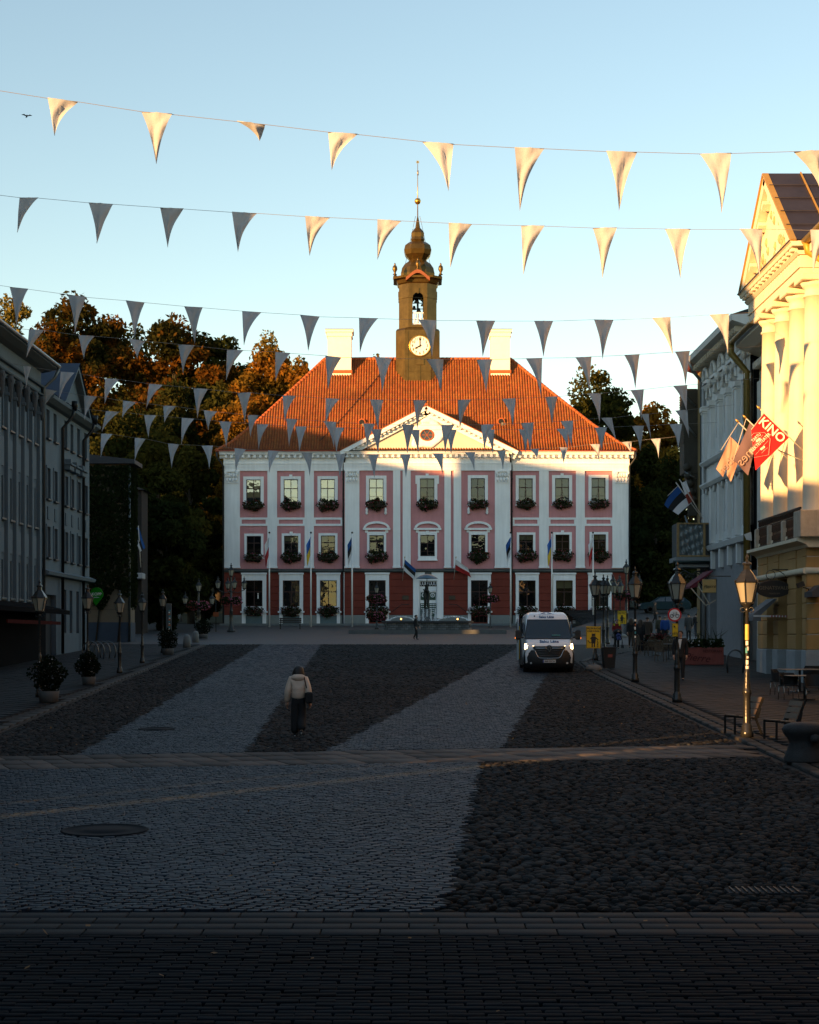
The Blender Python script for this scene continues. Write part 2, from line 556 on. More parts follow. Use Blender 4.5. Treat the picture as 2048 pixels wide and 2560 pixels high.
# slab band crossing the square
def piece_mesh(name, w, d, h, mat, tint, b=.008, skew=0.0):
    m = MB(); m.bbox(-w/2, w/2, -d/2, d/2, -h, 0, b)
    V = np.array(m.v); V[:, 0] += V[:, 1]*skew
    T = np.array([(f[0], f[1], f[2], f[3]) for f in m.f])
    return np_mesh(name, V, T, mat, col=tint)
band_meshes = [piece_mesh('band_slab', w, .86, .05, SLAB, np.array([.060, .050, .044])*k, skew=-.25) for w in (.44, .52, .62) for k in (.6, .85, 1.1, 1.35)]
ang = math.atan(0.165)
for r_ in range(3):
    t = -9.6 + r_*.17
    while t < 7.2/math.cos(ang):
        i = random.randrange(12); w = (.44, .52, .62)[i//4]
        cx, cy = t + w/2, BAND(0) + (r_-1)*.88
        X = (t + w/2)*math.cos(ang) - (r_-1)*.88*math.sin(ang); Y = BAND(0) + (t+w/2)*math.sin(ang) + (r_-1)*.88*math.cos(ang)
        if KL(36) - .1 < X < 7.25:
            link('band_slab', band_meshes[i], ground, loc=(X, Y, random.uniform(.002, .010)), rot=(random.uniform(-.008, .008), random.uniform(-.008, .008), ang))
        t += w + .02

# smooth flush kerb band and clinker road nearest to the camera
flat = [piece_mesh('kerb_slab', .58, .285, .06, SLAB, np.array([.0034, .0054, .0076])*k) for k in (.8, .95, 1.1)]
for r_ in range(4):
    for k in range(-14, 15):
        link('kerb_slab', flat[random.randrange(3)], ground, loc=(k*.592 + (r_ % 2)*.29, 17.05 + r_*.296, random.uniform(.003, .007)))
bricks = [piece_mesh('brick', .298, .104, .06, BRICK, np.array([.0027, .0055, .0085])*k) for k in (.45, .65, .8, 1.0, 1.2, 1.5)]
BV, BT, BC, off = [], [], [], 0
rows = np.arange(16.82, 9.0, -.114)
placed = 0
cand = []
for ri, y in enumerate(rows):
    tone = 2 + int(round(1.3*math.sin(ri*.55) + random.uniform(-1, 1)))
    for k in range(-27, 28):
        x = k*.31 + (ri % 2)*.155 + random.uniform(-.012, .012)
        cand.append((x, y, min(5, max(0, tone + random.choice((-1, 0, 0, 1))))))
vis = sorted([c for c in cand if abs(c[0]) < .238*c[1] and c[1] > 13.4], key=lambda c: c[1])
keep = set(vis[:300])
for c in cand:
    z = random.uniform(0, .011)
    if c in keep:
        link('brick', bricks[c[2]], ground, loc=(c[0], c[1], z), rot=(random.uniform(-.02, .02), random.uniform(-.015, .015), random.uniform(-.02, .02)))
    else:
        b = MB(); b.bbox(c[0]-.149, c[0]+.149, c[1]-.052, c[1]+.052, -.06, z, .008)
        BV.append(np.array(b.v)); BT.append(np.array(b.f) + off); off += len(b.v)
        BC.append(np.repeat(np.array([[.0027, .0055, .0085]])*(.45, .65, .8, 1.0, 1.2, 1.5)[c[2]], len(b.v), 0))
me = np_mesh('brick_field', np.concatenate(BV), np.concatenate(BT), BRICK, col=np.concatenate(BC))
tag(link('brick_field', me, ground), 'dark clinker bricks laid in rows', kind='stuff')

# pavements: right (diagonal slabs) and left
def pavement(name, inside, cells, base, nparts, label):
    p = MB()
    for poly in cells: p.prism(poly, -.06, -.01, axis='z')
    pav = p.build(name, JOINT, rot=(TILT, 0, 0)); tag(pav, label, kind='structure')
    S = .5; q = math.sqrt(.5)
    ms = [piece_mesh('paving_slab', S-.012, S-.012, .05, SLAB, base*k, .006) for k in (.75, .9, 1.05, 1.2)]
    pts = []
    for i in range(-260, 260):
        for k in range(-260, 260):
            x, y = (i*S - k*S)*q, (i*S + k*S)*q
            if inside(x, y): pts.append((x, y))
    pts.sort(key=lambda t: t[1] + (0 if abs(t[0]) < .236*t[1] else 1000))
    PV, PT, PC, off = [], [], [], 0
    for n, (x, y) in enumerate(pts):
        i = random.randrange(4); z = PAVE - .005 + random.uniform(-.003, .004)
        if n < nparts: link('paving_slab', ms[i], pav, loc=(x, y, z), rot=(random.uniform(-.006, .006), random.uniform(-.006, .006), R(45)))
        else:
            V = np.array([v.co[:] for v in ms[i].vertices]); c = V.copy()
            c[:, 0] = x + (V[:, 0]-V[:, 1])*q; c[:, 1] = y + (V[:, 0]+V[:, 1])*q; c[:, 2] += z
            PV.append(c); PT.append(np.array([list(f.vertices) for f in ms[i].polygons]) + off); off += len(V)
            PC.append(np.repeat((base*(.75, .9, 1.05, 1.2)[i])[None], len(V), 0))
    if PV:
        me = np_mesh('paving_slab_field', np.concatenate(PV), np.concatenate(PT), SLAB, col=np.concatenate(PC))
        tag(link('paving_slab_field', me, pav), 'paving slabs laid on the diagonal', kind='stuff')
    return pav
CORN = [(7.45, 18), (24, 18), (24, 92), (10.6, 92), (7.95, 80), (7.45, 69)]
pav_r = pavement('pavement', lambda x, y: 18.2 < y < 92 and x < min(.262*y + 4.5, 16.5) and x > (8.35 if y < 69 else 8.35 + max(0, (y-69))*.045 + max(0, y-80)*.2),
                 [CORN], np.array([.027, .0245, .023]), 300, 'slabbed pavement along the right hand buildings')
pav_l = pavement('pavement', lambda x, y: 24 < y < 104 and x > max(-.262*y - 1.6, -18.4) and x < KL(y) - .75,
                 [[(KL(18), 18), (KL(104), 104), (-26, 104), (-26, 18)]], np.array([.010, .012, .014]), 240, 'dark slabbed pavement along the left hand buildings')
# kerbs: a row of kerb stones and a gutter row of flat stones
kerb_m = [piece_mesh('kerb_stone', .26, .96, .16, SLAB, np.array([.034, .031, .028])*k, .015) for k in (.8, 1.0, 1.2)]
gut_m = [piece_mesh('gutter_stone', .30, .62, .1, SLAB, np.array([.026, .024, .022])*k, .01) for k in (.8, 1.0, 1.2)]
y = 18.6
while y < 79:
    dx = 0.0 if y < 69 else .045
    link('kerb_stone', random.choice(kerb_m), pav_r, loc=(KR(y)+.24, y, .038+random.uniform(-.004, .004)), rot=(0, 0, -math.atan(dx)+random.uniform(-.006, .006)))
    y += .98
y = 18.6
while y < 79:
    link('gutter_stone', random.choice(gut_m), pav_r, loc=(KR(y)+.60, y, PAVE+random.uniform(-.003, .003)), rot=(0, 0, random.uniform(-.01, .01)))
    y += .64
for k in range(14):
    t = k/13; x, y = lerp(7.95, 10.6, t)+.15, lerp(80, 92, t)
    link('kerb_stone', random.choice(kerb_m), pav_r, loc=(x+.05, y, .038), rot=(0, 0, -math.atan(2.65/12)))
y = 24.0
sl = (KL(90)-KL(40.3))/49.7
while y < 103:
    link('kerb_stone', random.choice(kerb_m), pav_l, loc=(KL(y)-.24, y, .038+random.uniform(-.004, .004)), rot=(0, 0, -math.atan(sl)))
    y += .98

# drain grate and manhole covers
def slab_top(o, x, y, z=0.0):
    o.parent = None; o.location = (x, y, gz(y)+z); o.rotation_euler = (TILT, 0, 0)
gx = ground_at(1910, 2232)
dg = empty('drain_grate', (gx.x, gx.y, gz(gx.y)+.012), label='rectangular iron drain grate among the dark cobbles', cat='drain')
dg.rotation_euler = (TILT, 0, 0)
MB().box(-.42, .42, -.17, .17, -.05, .012).build('frame', DARK, dg)
for k in range(11):
    MB().obox((-.36+k*.072, 0, .024), (.018, .33, .016), (0, 0, 0)).build('bar', M('worn steel', (.05, .042, .035), .6, .5, var=.2), dg)
for px, py, r, lab in ((262, 2078, .62, 'large round manhole cover in the blue grey setts'), (1335, 1795, .34, 'round manhole cover in the dark cobbles near the van'), (392, 1824, .45, 'round manhole cover in the left light paving strip')):
    p = ground_at(px, py)
    o = MB().lathe([(r, -.05), (r, .022), (r*.94, .028), (r*.92, .018), (r*.5, .018), (r*.48, .026), (.01, .026)], 24).build('manhole_cover', M('manhole iron', (.009, .011, .014), .8, 0, var=.3, scale=12, spec=.1), None, (p.x, p.y, p.z), (TILT, 0, 0))
    tag(o, lab, 'manhole')

# a few fallen leaves
rl = np.random.default_rng(77); n = 150
yy = rl.uniform(13.6, 60, n)**1.0; xx = rl.uniform(-.24, .24, n)*yy
P = np.stack([xx, yy, np.full(n, .04)], 1); a = rl.normal(size=(n, 3)); a[:, 2] *= .25; a /= np.linalg.norm(a, axis=1)[:, None]
b = np.cross(a, np.array([0, 0, 1.0]) + .2*rl.normal(size=(n, 3))); b /= np.linalg.norm(b, axis=1)[:, None]; s_ = rl.uniform(.02, .045, (n, 1))
V = np.stack([P-a*s_, P+b*s_*.7, P+a*s_, P-b*s_*.7], 1).reshape(-1, 3)
fl = link('fallen_leaves', np_mesh('fallen_leaves', V, np.arange(4*n).reshape(n, 4), M('dry leaf', (.16, .08, .02), .8, var=.3, scale=3)), None, rot=(TILT, 0, 0))
tag(fl, 'scattered dry leaves on the paving of the square', 'leaves', kind='stuff')
# ------------------------------------------------------------------ town hall
HY = 158.0
HB = gz(HY) - 0.05
def hX(px): return wx(px, HY)
def hZ(py): return wz(py, HY) - HB
hall = empty('town_hall', (0, HY, HB), label='pink and white town hall with orange tiled hipped roof and clock tower', cat='town hall')
PINK = M('dusty pink plaster', (0.56, 0.25, 0.265), 0.85, var=0.08, scale=0.7, bump=0.06, streak=0.10, stain=0.08)
RED = M('oxblood red plaster', (0.17, 0.028, 0.016), 0.8, var=0.12, scale=0.9, bump=0.06, streak=0.12, stain=0.12)
HWHITE = M('town hall white', (0.84, 0.85, 0.87), 0.75, var=0.05, scale=0.6, bump=0.04, streak=0.09, stain=0.05)
PLINTH = M('limestone plinth', (0.20, 0.215, 0.21), 0.85, var=0.18, scale=1.2, bump=0.15)
LEDGE = M('weathered zinc ledge', (0.075, 0.085, 0.085), 0.6, 0.3, var=0.25, scale=1.5)
FRAME = M('dark brown window wood', (0.045, 0.014, 0.010), 0.5, var=0.15)
CURTAIN = M('pale net curtain', (0.22, 0.23, 0.22), 0.9, var=0.12, scale=6)
BLIND = M('cream roller blind', (0.36, 0.31, 0.17), 0.9, var=0.05)
GLASSH = glass_mat('hall window glass', 0.08, (0.5, 0.53, 0.53), 0.01); GLASSL = glass_mat('hall glass catching the sky', 0.30, (0.9, 0.88, 0.8), 0.02)
Z0, ZS, ZE = hZ(1562), hZ(1426), hZ(1128)

UP = [(616,652),(709.5,745),(801.5,837),(923,959),(1050,1086),(1177,1212),(1297,1332),(1388,1423),(1479,1514)]
def yrow(i, a_l, a_r): return lerp(a_l, a_r, i/8)
upper = [(hX(a), hX(b), hZ(yrow(i,1256,1252)), hZ(yrow(i,1199,1195))) for i, (a, b) in enumerate(UP)]
lower = [(hX(a+1), hX(b+1), hZ(1391 if i == 4 else yrow(i,1386,1381)), hZ(yrow(i,1340,1336))) for i, (a, b) in enumerate(UP)]
GR = [(605,666),(698.5,758),(792,850.6),(914,973),None,(1169.7,1227),(1289.5,1347),(1383,1439),(1470.7,1529)]
ground_w = [None if g is None else (hX((g[0]+g[1])/2-21), hX((g[0]+g[1])/2+21), hZ(1516), hZ(1451)) for g in GR]
door = (hX(1048.6), hX(1093), hZ(1546), hZ(1452))
x0, x1 = hX(560.5), hX(1572)
c0, c1 = hX(860), hX(1278)      # projecting centre
PROJ = 0.32

# upper walls (pink) in three pieces so that the centre stands proud
for a, b, y in ((x0, c0, 0.0), (c0, c1, -PROJ), (c1, x1, 0.0)):
    hs = [h for h in upper + lower if a < h[0] < b]
    w = MB().plate(a, b, ZS, hZ(1176), hs, y, .28)
    w.build('wall', PINK, hall)
core = MB()
core.box(x0+.02, x1-.02, 1.0, 16.6, 0, ZE)
core.quad((x0, 0, 0), (x0, 1.0, 0), (x0, 1.0, ZE), (x0, 0, ZE)); core.quad((x1, 0, 0), (x1, 0, ZE), (x1, 1.0, ZE), (x1, 1.0, 0))
core.build('rear_wall', HWHITE, hall)
bk = MB()
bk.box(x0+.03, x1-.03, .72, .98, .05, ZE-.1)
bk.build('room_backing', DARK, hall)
for a, s in ((c0, -1), (c1, 1)):
    MB().box(min(a, a - s*.05), max(a, a - s*.05), -PROJ, .2, 0, hZ(1131)).build('return_wall', HWHITE, hall)
# ground storey
gh = [g for g in ground_w if g]
for a, b, y in ((x0, c0, .05), (c0, c1, -PROJ+.05), (c1, x1, .05)):
    hs = [h for h in gh if a < h[0] < b] + ([door] if a == c0 else [])
    hs += [(h[0]+.1, h[1]-.1, hZ(1556), hZ(1540)) for h in gh if a < h[0] < b and h[0] > hX(900)]
    MB().plate(a, b, 0, ZS, hs, y, .28).build('ground_storey_wall', RED, hall)
# rusticated red courses between the openings
solid = [(560.5,605),(666,698.5),(758,792),(850.6,857),(862,914),(973,1033),(1108.5,1169.7),(1227,1276),(1282,1289.5),(1347,1383),(1439,1470.7),(1529,1572)]
edges_z = [hZ(1431) - k*(hZ(1431)-hZ(1538))/6 for k in range(7)]
for a, b in solid:
    y = -PROJ if 860 <= a < 1278 else 0.0
    for k in range(6):
        m = MB(); m.bbox(hX(a)+.002, hX(b)-.002, y, y+.2, edges_z[k+1]+.02, edges_z[k]-.012, .025)
        m.build('red_course', RED, hall)
    m = MB(); m.bbox(hX(a)+.002, hX(b)-.002, y-.08, y+.2, Z0-.6, hZ(1538), .03); m.build('plinth_block', PLINTH, hall)
MB().box(x0-.3, x1+.3, -1.2, .2, -1.0, hZ(1559)).build('step', M('step stone', (.13, .145, .15), .8, var=.2, bump=.1), hall)
# string course
for a, b, y in ((x0-.12, c0, 0.0), (c0, c1, -PROJ), (c1, x1+.12, 0.0)):
    MB().prism([(y+.2, hZ(1431)), (y-.16, hZ(1431)), (y-.24, hZ(1428)), (y-.24, hZ(1425)), (y+.1, hZ(1421))], a, b, 'x').build('string_course', LEDGE, hall)

# white pilasters with base blocks
PIL = [(560.5,600),(669,693),(762,785),(863,899),(983,1001),(1007,1027),(1111,1127),(1134,1153),(1237,1275),(1348,1372),(1440,1462),(1531,1572)]
def py_(px): return -PROJ if 862 < px < 1276 else 0.0
for a, b in PIL:
    y = py_((a+b)/2)
    m = MB(); m.bbox(hX(a), hX(b), y-.14, y+.05, hZ(1421)+.02, hZ(1176), .02)
    m.bbox(hX(a)-.05, hX(b)+.05, y-.2, y+.05, hZ(1421)+.01, hZ(1416), .02)
    m.build('pilaster', HWHITE, hall)
for a in (562, 863.5, 1238.5, 1537):   # carved capitals on the four wide pilasters
    b = a + 35; y = py_((a+b)/2)
    m = MB()
    zb, zt = hZ(1208), hZ(1178)
    xa, xb = hX(a)+.06, hX(b)-.06
    m.box(xa, xb, y-.24, y-.1, zb, zb+.07); m.box(xa-.08, xb+.08, y-.3, y-.1, zt-.1, zt)
    n = 4
    for r_ in range(2):
        for k in range(n+r_):
            x = lerp(xa, xb, (k+.5)/(n+r_)); z = zb+.1+r_*.42
            m.lathe([(.10, 0), (.13, .2), (.10, .34), (.02, .42)], 6, (x, y-.18, z), sy=.7)
    for x in (xa+.06, xb-.06):
        m.tube([(x, y-.34, zt-.2), (x, y-.1, zt-.2)], .13, 8)
    m.build('capital', HWHITE, hall)
# thin end trims beside the panels (panel lips) and white frames between the storeys of the wings
for a, b in ((600,669),(693,762),(785,856),(1282,1348),(1372,1440),(1462,1531)):
    m = MB(); y = 0
    X0, X1, za, zb_ = hX(a)+.004, hX(b)-.004, hZ(1315), hZ(1294)
    m.box(X0, X1, y-.10, y+.03, zb_-.2, zb_); m.box(X0, X1, y-.10, y+.03, za, za+.2)
    m.box(X0, X0+.16, y-.09, y+.03, za+.2, zb_-.2); m.box(X1-.16, X1, y-.09, y+.03, za+.2, zb_-.2)
    m.build('spandrel_frame', HWHITE, hall)
    for zc in (1288, 1325):
        MB().bbox(hX(a+22), hX(b-22), -.04, .02, hZ(zc+3), hZ(zc-3), .01).build('sunk_panel', PINK, hall)
# frieze, architrave lines, cornice
for a, b, y in ((x0-.05, c0, 0.0), (c0, c1, -PROJ), (c1, x1+.05, 0.0)):
    m = MB()
    m.box(a, b, y-.16, y+.1, hZ(1177.5), hZ(1168))
    m.box(a, b, y-.19, y+.1, hZ(1168), hZ(1161)); m.box(a, b, y-.24, y+.1, hZ(1161), hZ(1158))
    m.box(a, b, y-.13, y+.1, hZ(1158), hZ(1146))
    m.build('frieze', HWHITE, hall)
    m = MB()
    m.prism([(y+.1, hZ(1146)), (y-.2, hZ(1146)), (y-.24, hZ(1142.5)), (y-.24, hZ(1139)), (y-.62, hZ(1138)), (y-.68, hZ(1134)), (y-.8, hZ(1131)), (y+.1, hZ(1131))], a - (.35 if a < c0 else 0), b + (.35 if b > c1 else 0), 'x')
    m.build('cornice', HWHITE, hall)
    m = MB(); n = int((b-a)/.52)
    for k in range(n):
        xc = lerp(a, b, (k+.5)/n); m.box(xc-.12, xc+.12, y-.56, y-.2, hZ(1145.5), hZ(1138.3))
    tag(m.build('dentils', HWHITE, hall), kind='stuff')

# windows
def window_parts(parent, x0, x1, z0, z1, y, transom=.4, cols=2, rows_low=2, frame=FRAME, glass=GLASS, blind=None, ft=.06, depth=.12, seed=0):
    rr = random.Random(seed)
    m = MB(); d = y + depth
    m.box(x0, x0+ft, d-.05, d+.05, z0, z1); m.box(x1-ft, x1, d-.05, d+.05, z0, z1)
    m.box(x0+ft, x1-ft, d-.05, d+.05, z0, z0+ft); m.box(x0+ft, x1-ft, d-.05, d+.05, z1-ft, z1)
    zt = z1 - (z1-z0)*transom
    m.box(x0+ft, x1-ft, d-.06, d+.05, zt-ft*.6, zt+ft*.6)
    xm = (x0+x1)/2
    m.box(xm-ft*.6, xm+ft*.6, d-.055, d+.05, z0+ft, zt-ft*.6); m.box(xm-ft*.4, xm+ft*.4, d-.05, d+.05, zt+ft*.6, z1-ft)
    if rows_low > 1:
        for k in range(1, rows_low):
            zz = lerp(z0, zt, k/rows_low*.75)
            m.box(x0+ft, xm-ft*.6, d-.02, d+.02, zz-.015, zz+.015); m.box(xm+ft*.6, x1-ft, d-.02, d+.02, zz-.015, zz+.015)
    win = m.build('window', frame, parent)
    for a, b in ((x0+ft, xm-ft*.5), (xm+ft*.5, x1-ft)):
        for c, e in ((z0+ft, zt-ft*.6), (zt+ft*.6, z1-ft)):
            g = MB(); t = rr.uniform(-.006, .006); u = rr.uniform(-.005, .005)
            cx, cz = (a+b)/2, (c+e)/2
            P = lambda x, z: (x, d + (x-cx)*t + (z-cz)*u, z)
            g.quad(P(a, c), P(b, c), P(b, e), P(a, e)); g.build('pane', glass, win)
    if blind:
        kind, drop = blind
        m = MB()
        if kind == 'blind':
            m.box(x0+ft, x1-ft, d+.10, d+.11, lerp(z1, z0, drop), z1-ft); m.build('blind', BLIND, win)
        else:
            for s in (-1, 1):
                rows = []
                for k in range(9):
                    f = k/8; z = lerp(z1-ft, z0+ft, f); pull = .05 if f < .3 else .05 + (f-.3)*.5
                    o_, i_ = (x0+ft, xm - pull*(xm-x0)*.9) if s < 0 else (x1-ft, xm + pull*(x1-xm)*.9)
                    rows.append([(lerp(o_, i_, q/8), d+.14+.025*(q % 2), z) for q in range(9)])
                m.grid(rows)
            m.build('curtain', CURTAIN, win)
    return win
def surround(parent, x0, x1, z0, z1, y, w=.28, ear=0.0, key=False, sill=True, mat=None):
    m = MB(); mat = mat or HWHITE
    m.box(x0-w, x0, y-.09, y+.03, z0, z1+w); m.box(x1, x1+w, y-.09, y+.03, z0, z1+w); m.box(x0, x1, y-.09, y+.03, z1, z1+w)
    if ear: m.box(x0-w-ear, x0-w, y-.09, y+.03, z1-.5, z1+w); m.box(x1+w, x1+w+ear, y-.09, y+.03, z1-.5, z1+w)
    if key:
        xm = (x0+x1)/2; m.box(xm-.14, xm+.14, y-.14, y+.03, z1+.03, z1+w+.16)
    if sill:
        m.box(x0-w-.06, x1+w+.06, y-.24, y+.03, z0-.42, z0-.33); m.box(x0-w+.02, x1+w-.02, y-.14, y+.03, z0-.33, z0)
    return m.build('window_surround', mat, parent)
for i in range(9):
    y = -PROJ if 3 <= i <= 5 else 0.0
    a, b, c, d = upper[i]
    bl = ('blind', .8) if i in (0, 1, 2, 3) else (('blind', .38) if i == 4 else (None if i == 5 else ('curtain', 1)))
    window_parts(hall, a, b, c, d, y, .4, blind=bl, glass=GLASSL if i < 4 else GLASSH, seed=i)
    surround(hall, a, b, c, d, y, .28, ear=.14 if i == 4 else 0, key=(i in (1, 4, 7)), sill=True)
    if i in (3, 5):
        m = MB()
        for x in (a-.2, b+.2): m.lathe([(.02, -1.1), (.14, -.95), (.1, -.75), (.13, -.6), (.05, -.4)], 8, (x, y-.1, c-.15), sy=.6)
        m.build('tassel', HWHITE, hall)
    a, b, c, d = lower[i]
    window_parts(hall, a, b, c, d, y, .38, blind=('blind', .28) if i in (1, 3, 6, 8) else None, glass=GLASSH, rows_low=2, seed=20+i)
    if i in (3, 4, 5):
        surround(hall, a, b, c, d, y, .22, key=(i == 4), sill=True)
        xm = (a+b)/2; zt = hZ(1323); hw = hX(1042)-hX(1012)
        m = MB()    # pilaster strips and a curved hood
        for s in (-1, 1):
            xs = xm + s*(hw-.18); m.box(xs-.14, xs+.14, y-.08, y+.03, d+.22, zt)
        m.box(xm-hw+.04, xm+hw-.04, y-.06, y+.03, d+.22, d+.32)
        arc = [(xm + (hw+.1)*math.cos(t), zt + .08 + .62*math.sin(t)) for t in np.linspace(0, math.pi, 15)]
        arci = [(xm + (hw-.12)*math.cos(t), zt + .08 + .42*math.sin(t)) for t in np.linspace(0, math.pi, 15)]
        for k in range(14):
            m.prism([arc[k], arc[k+1], arci[k+1], arci[k]], y-.24, y+.03)
        m.box(xm-hw-.16, xm+hw+.16, y-.22, y+.03, zt-.1, zt+.08)
        m.build('curved_hood', HWHITE, hall)
    else:
        surround(hall, a, b, c, d, y, .22, key=(i in (1, 7)), sill=True)
    g = ground_w[i]
    if g:
        a, b, c, d = g
        win = window_parts(hall, a, b, c, d, y, .44, blind=('blind', .3) if i == 7 else None, glass=GLASSH, rows_low=1, seed=40+i)
        X0, X1 = hX(GR[i][0]), hX(GR[i][1]); m = MB()
        m.box(X0, a, y-.12, y+.1, Z0-.3, d); m.box(b, X1, y-.12, y+.1, Z0-.3, d); m.box(X0, X1, y-.12, y+.1, d, hZ(1436))
        m.box(X0-.06, X1+.06, y-.22, y+.1, hZ(1436), hZ(1432)); m.box(a, b, y-.10, y+.1, hZ(1538), c)
        m.box(X0-.12, X1+.12, y-.3, y+.1, hZ(1532), hZ(1528))
        m.build('window_surround', HWHITE, hall)
        if i >= 3:
            mm = MB()
            for q in range(5): mm.box(lerp(a, b, q/4)-.03, lerp(a, b, q/4)+.03, y+.06, y+.12, hZ(1558), hZ(1539))
            mm.box(a, b, y+.06, y+.12, hZ(1541), hZ(1539)); mm.build('cellar_grille', FRAME, hall)
        else:
            MB().box(a, b, y-.05, y+.1, Z0-.3, hZ(1540)).build('cellar_panel', M('blue grey board', (.10, .15, .17), .7, var=.1), hall)
me = text_mesh('i', .75, bold=.02); link('info_mark', me, hall, M('white print', (.8, .8, .8), .6, var=0), (hX(645), .11, hZ(1490)))

# door with white surround
m = MB(); y = -PROJ
m.box(hX(1033), door[0], y-.1, y+.1, hZ(1546), hZ(1431)); m.box(door[1], hX(1108.5), y-.1, y+.1, hZ(1546), hZ(1431)); m.box(door[0], door[1], y-.1, y+.1, door[3], hZ(1431))
m.build('door_surround', HWHITE, hall)
MB().box(hX(1062), hX(1079), y-.16, y-.1, hZ(1444), hZ(1430)).build('keystone', LEDGE, hall)
GREEN = M('dark green door paint', (.015, .05, .035), .5, var=.1)
dr = MB().box(door[0], door[1], y+.12, y+.2, door[2], door[3]).build('door', HWHITE, hall)
xm = (door[0]+door[1])/2; W2 = (door[1]-door[0])/2
for s in (-1, 1):
    xa, xb = sorted((xm + s*.07, xm + s*(W2-.08)))
    MB().bbox(xa+.05, xb-.05, y+.07, y+.13, hZ(1500), hZ(1481), .02).build('panel', GREEN, dr)
    MB().bbox(xa, xb, y+.08, y+.13, hZ(1544), hZ(1508), .02).build('panel', GREEN, dr)
    ring = MB(); cx = (xa+xb)/2; cz = hZ(1488)
    ring.tube([(cx+.17*math.cos(t), y+.06, cz+.17*math.sin(t)) for t in np.linspace(0, 2*math.pi, 17)], .035, 6, caps=False); ring.tube([(cx, y+.04, cz), (cx, y+.1, cz)], .06, 10)
    ring.build('rosette', HWHITE, dr)
    lat = MB()
    for k in range(4):
        for q in range(5): lat.obox((lerp(xa+.12, xb-.12, k/3), y+.065, lerp(hZ(1532), hZ(1511), q/4)), (.09, .02, .09), (0, R(45), 0))
    lat.build('lattice', HWHITE, dr)
    sw = MB()
    for q in range(3):
        c = lerp(xa+.1, xb-.1, q/2)
        sw.tube([(c+.1*math.cos(t), y+.06, hZ(1475)+.12*math.sin(t)) for t in np.linspace(math.pi, 2*math.pi, 9)], .022, 5)
        sw.tube([(c+.1*math.cos(t), y+.08, hZ(1458)+.2*math.sin(t)) for t in np.linspace(0, 2*math.pi, 13)], .025, 5, caps=False)
    sw.build('scrollwork', HWHITE, dr)
MB().box(door[0]+.05, door[1]-.05, y+.09, y+.12, hZ(1466), hZ(1454)).build('fanlight', DARK, dr)
for px in (1014, 1130):
    MB().bbox(hX(px-8), hX(px+8), -PROJ-.05, -PROJ+.01, hZ(1500), hZ(1489), .02).build('bronze_plaque', M('bronze', (.06, .045, .035), .4, .7, var=.3), hall)
for px0, px1 in ((981, 1024), (1165, 1121)):
    z0, z1 = hZ(1530), hZ(1512)
    MB().tube([(hX(px0), -PROJ-.8, z0), (hX(lerp(px0, px1, .55)), -PROJ-.8, z1), (hX(px1), -PROJ-.8, z1)], .035, 6).build('handrail', IRON, hall)
for k in range(4):
    MB().box(hX(1012)-.2*k+.4, hX(1128)+.2*k-.4, -PROJ-1.9+.0-.35*k+.9, -.3, -.3, hZ(1546)-.16*k).build('door_step', PLINTH, hall)

# pediment
pyf = -PROJ - .12
A, B, T = (hX(850), hZ(1131)), (hX(1295), hZ(1131)), (hX(1065.5), hZ(1018))
m = MB(); m.prism([(A[0]+.5, A[1]), (B[0]-.5, B[1]), (T[0], T[1]-.3)], pyf+.05, pyf+.6)
m.build('pediment', M('pediment cream plaster', (.60, .53, .43), .8, var=.06, scale=.8, bump=.05), hall)
for P, Q in ((A, T), (T, B)):
    dx, dz = Q[0]-P[0], Q[1]-P[1]; L_ = math.hypot(dx, dz); n = Vector((-dz/L_, dx/L_))
    m = MB()
    def off(p, d): return (p[0]-n[0]*d, p[1]-n[1]*d)
    m.prism([P, Q, off(Q, .36), off(P, .36)], pyf-.62, pyf+.5); m.prism([off(P, .36), off(Q, .36), off(Q, .8), off(P, .8)], pyf-.2, pyf+.5)
    m.build('raking_cornice', HWHITE, hall)
    dm = MB()
    for k in range(19):
        c = Vector((lerp(P[0], Q[0], (k+.8)/20), lerp(P[1], Q[1], (k+.8)/20))) - n*.46
        dm.obox((c[0], pyf-.36, c[1]), (.22, .3, .16), (0, -math.atan2(dz, dx), 0))
    tag(dm.build('dentils', HWHITE, hall), kind='stuff')
MB().prism([(pyf+.1, hZ(1131)), (pyf-.5, hZ(1131)), (pyf-.6, hZ(1128)), (pyf+.1, hZ(1126))], A[0]+.5, B[0]-.5, 'x').build('pediment_ledge', LEDGE, hall)
ow = (hX(1067.5), hZ(1089)); rx, rz = .66, .54
TILEF = M('fired clay rim', (.36, .085, .018), .7, var=.1)
oval = MB(); ring = lambda r, yy: [(ow[0]+rx*r*math.cos(t), yy, ow[1]+rz*r*math.sin(t)) for t in np.linspace(0, 2*math.pi, 29)]
oval.grid([ring(1.0, pyf-.02), ring(1.0, pyf-.1), ring(.84, pyf-.1), ring(.84, pyf+.02)])
for k in range(3):
    t = k*math.pi/3; oval.bar((ow[0]+rx*.85*math.cos(t), pyf-.02, ow[1]+rz*.85*math.sin(t)), (ow[0]-rx*.85*math.cos(t), pyf-.02, ow[1]-rz*.85*math.sin(t)), .04)
wo = oval.build('oval_window', TILEF, hall)
g = MB(); g.add(ring(.85, pyf+.02)[:-1], [tuple(range(28))]); g.build('pane', M('dark glossy pane', (.03, .028, .02), .08, spec=.8, var=0), wo)
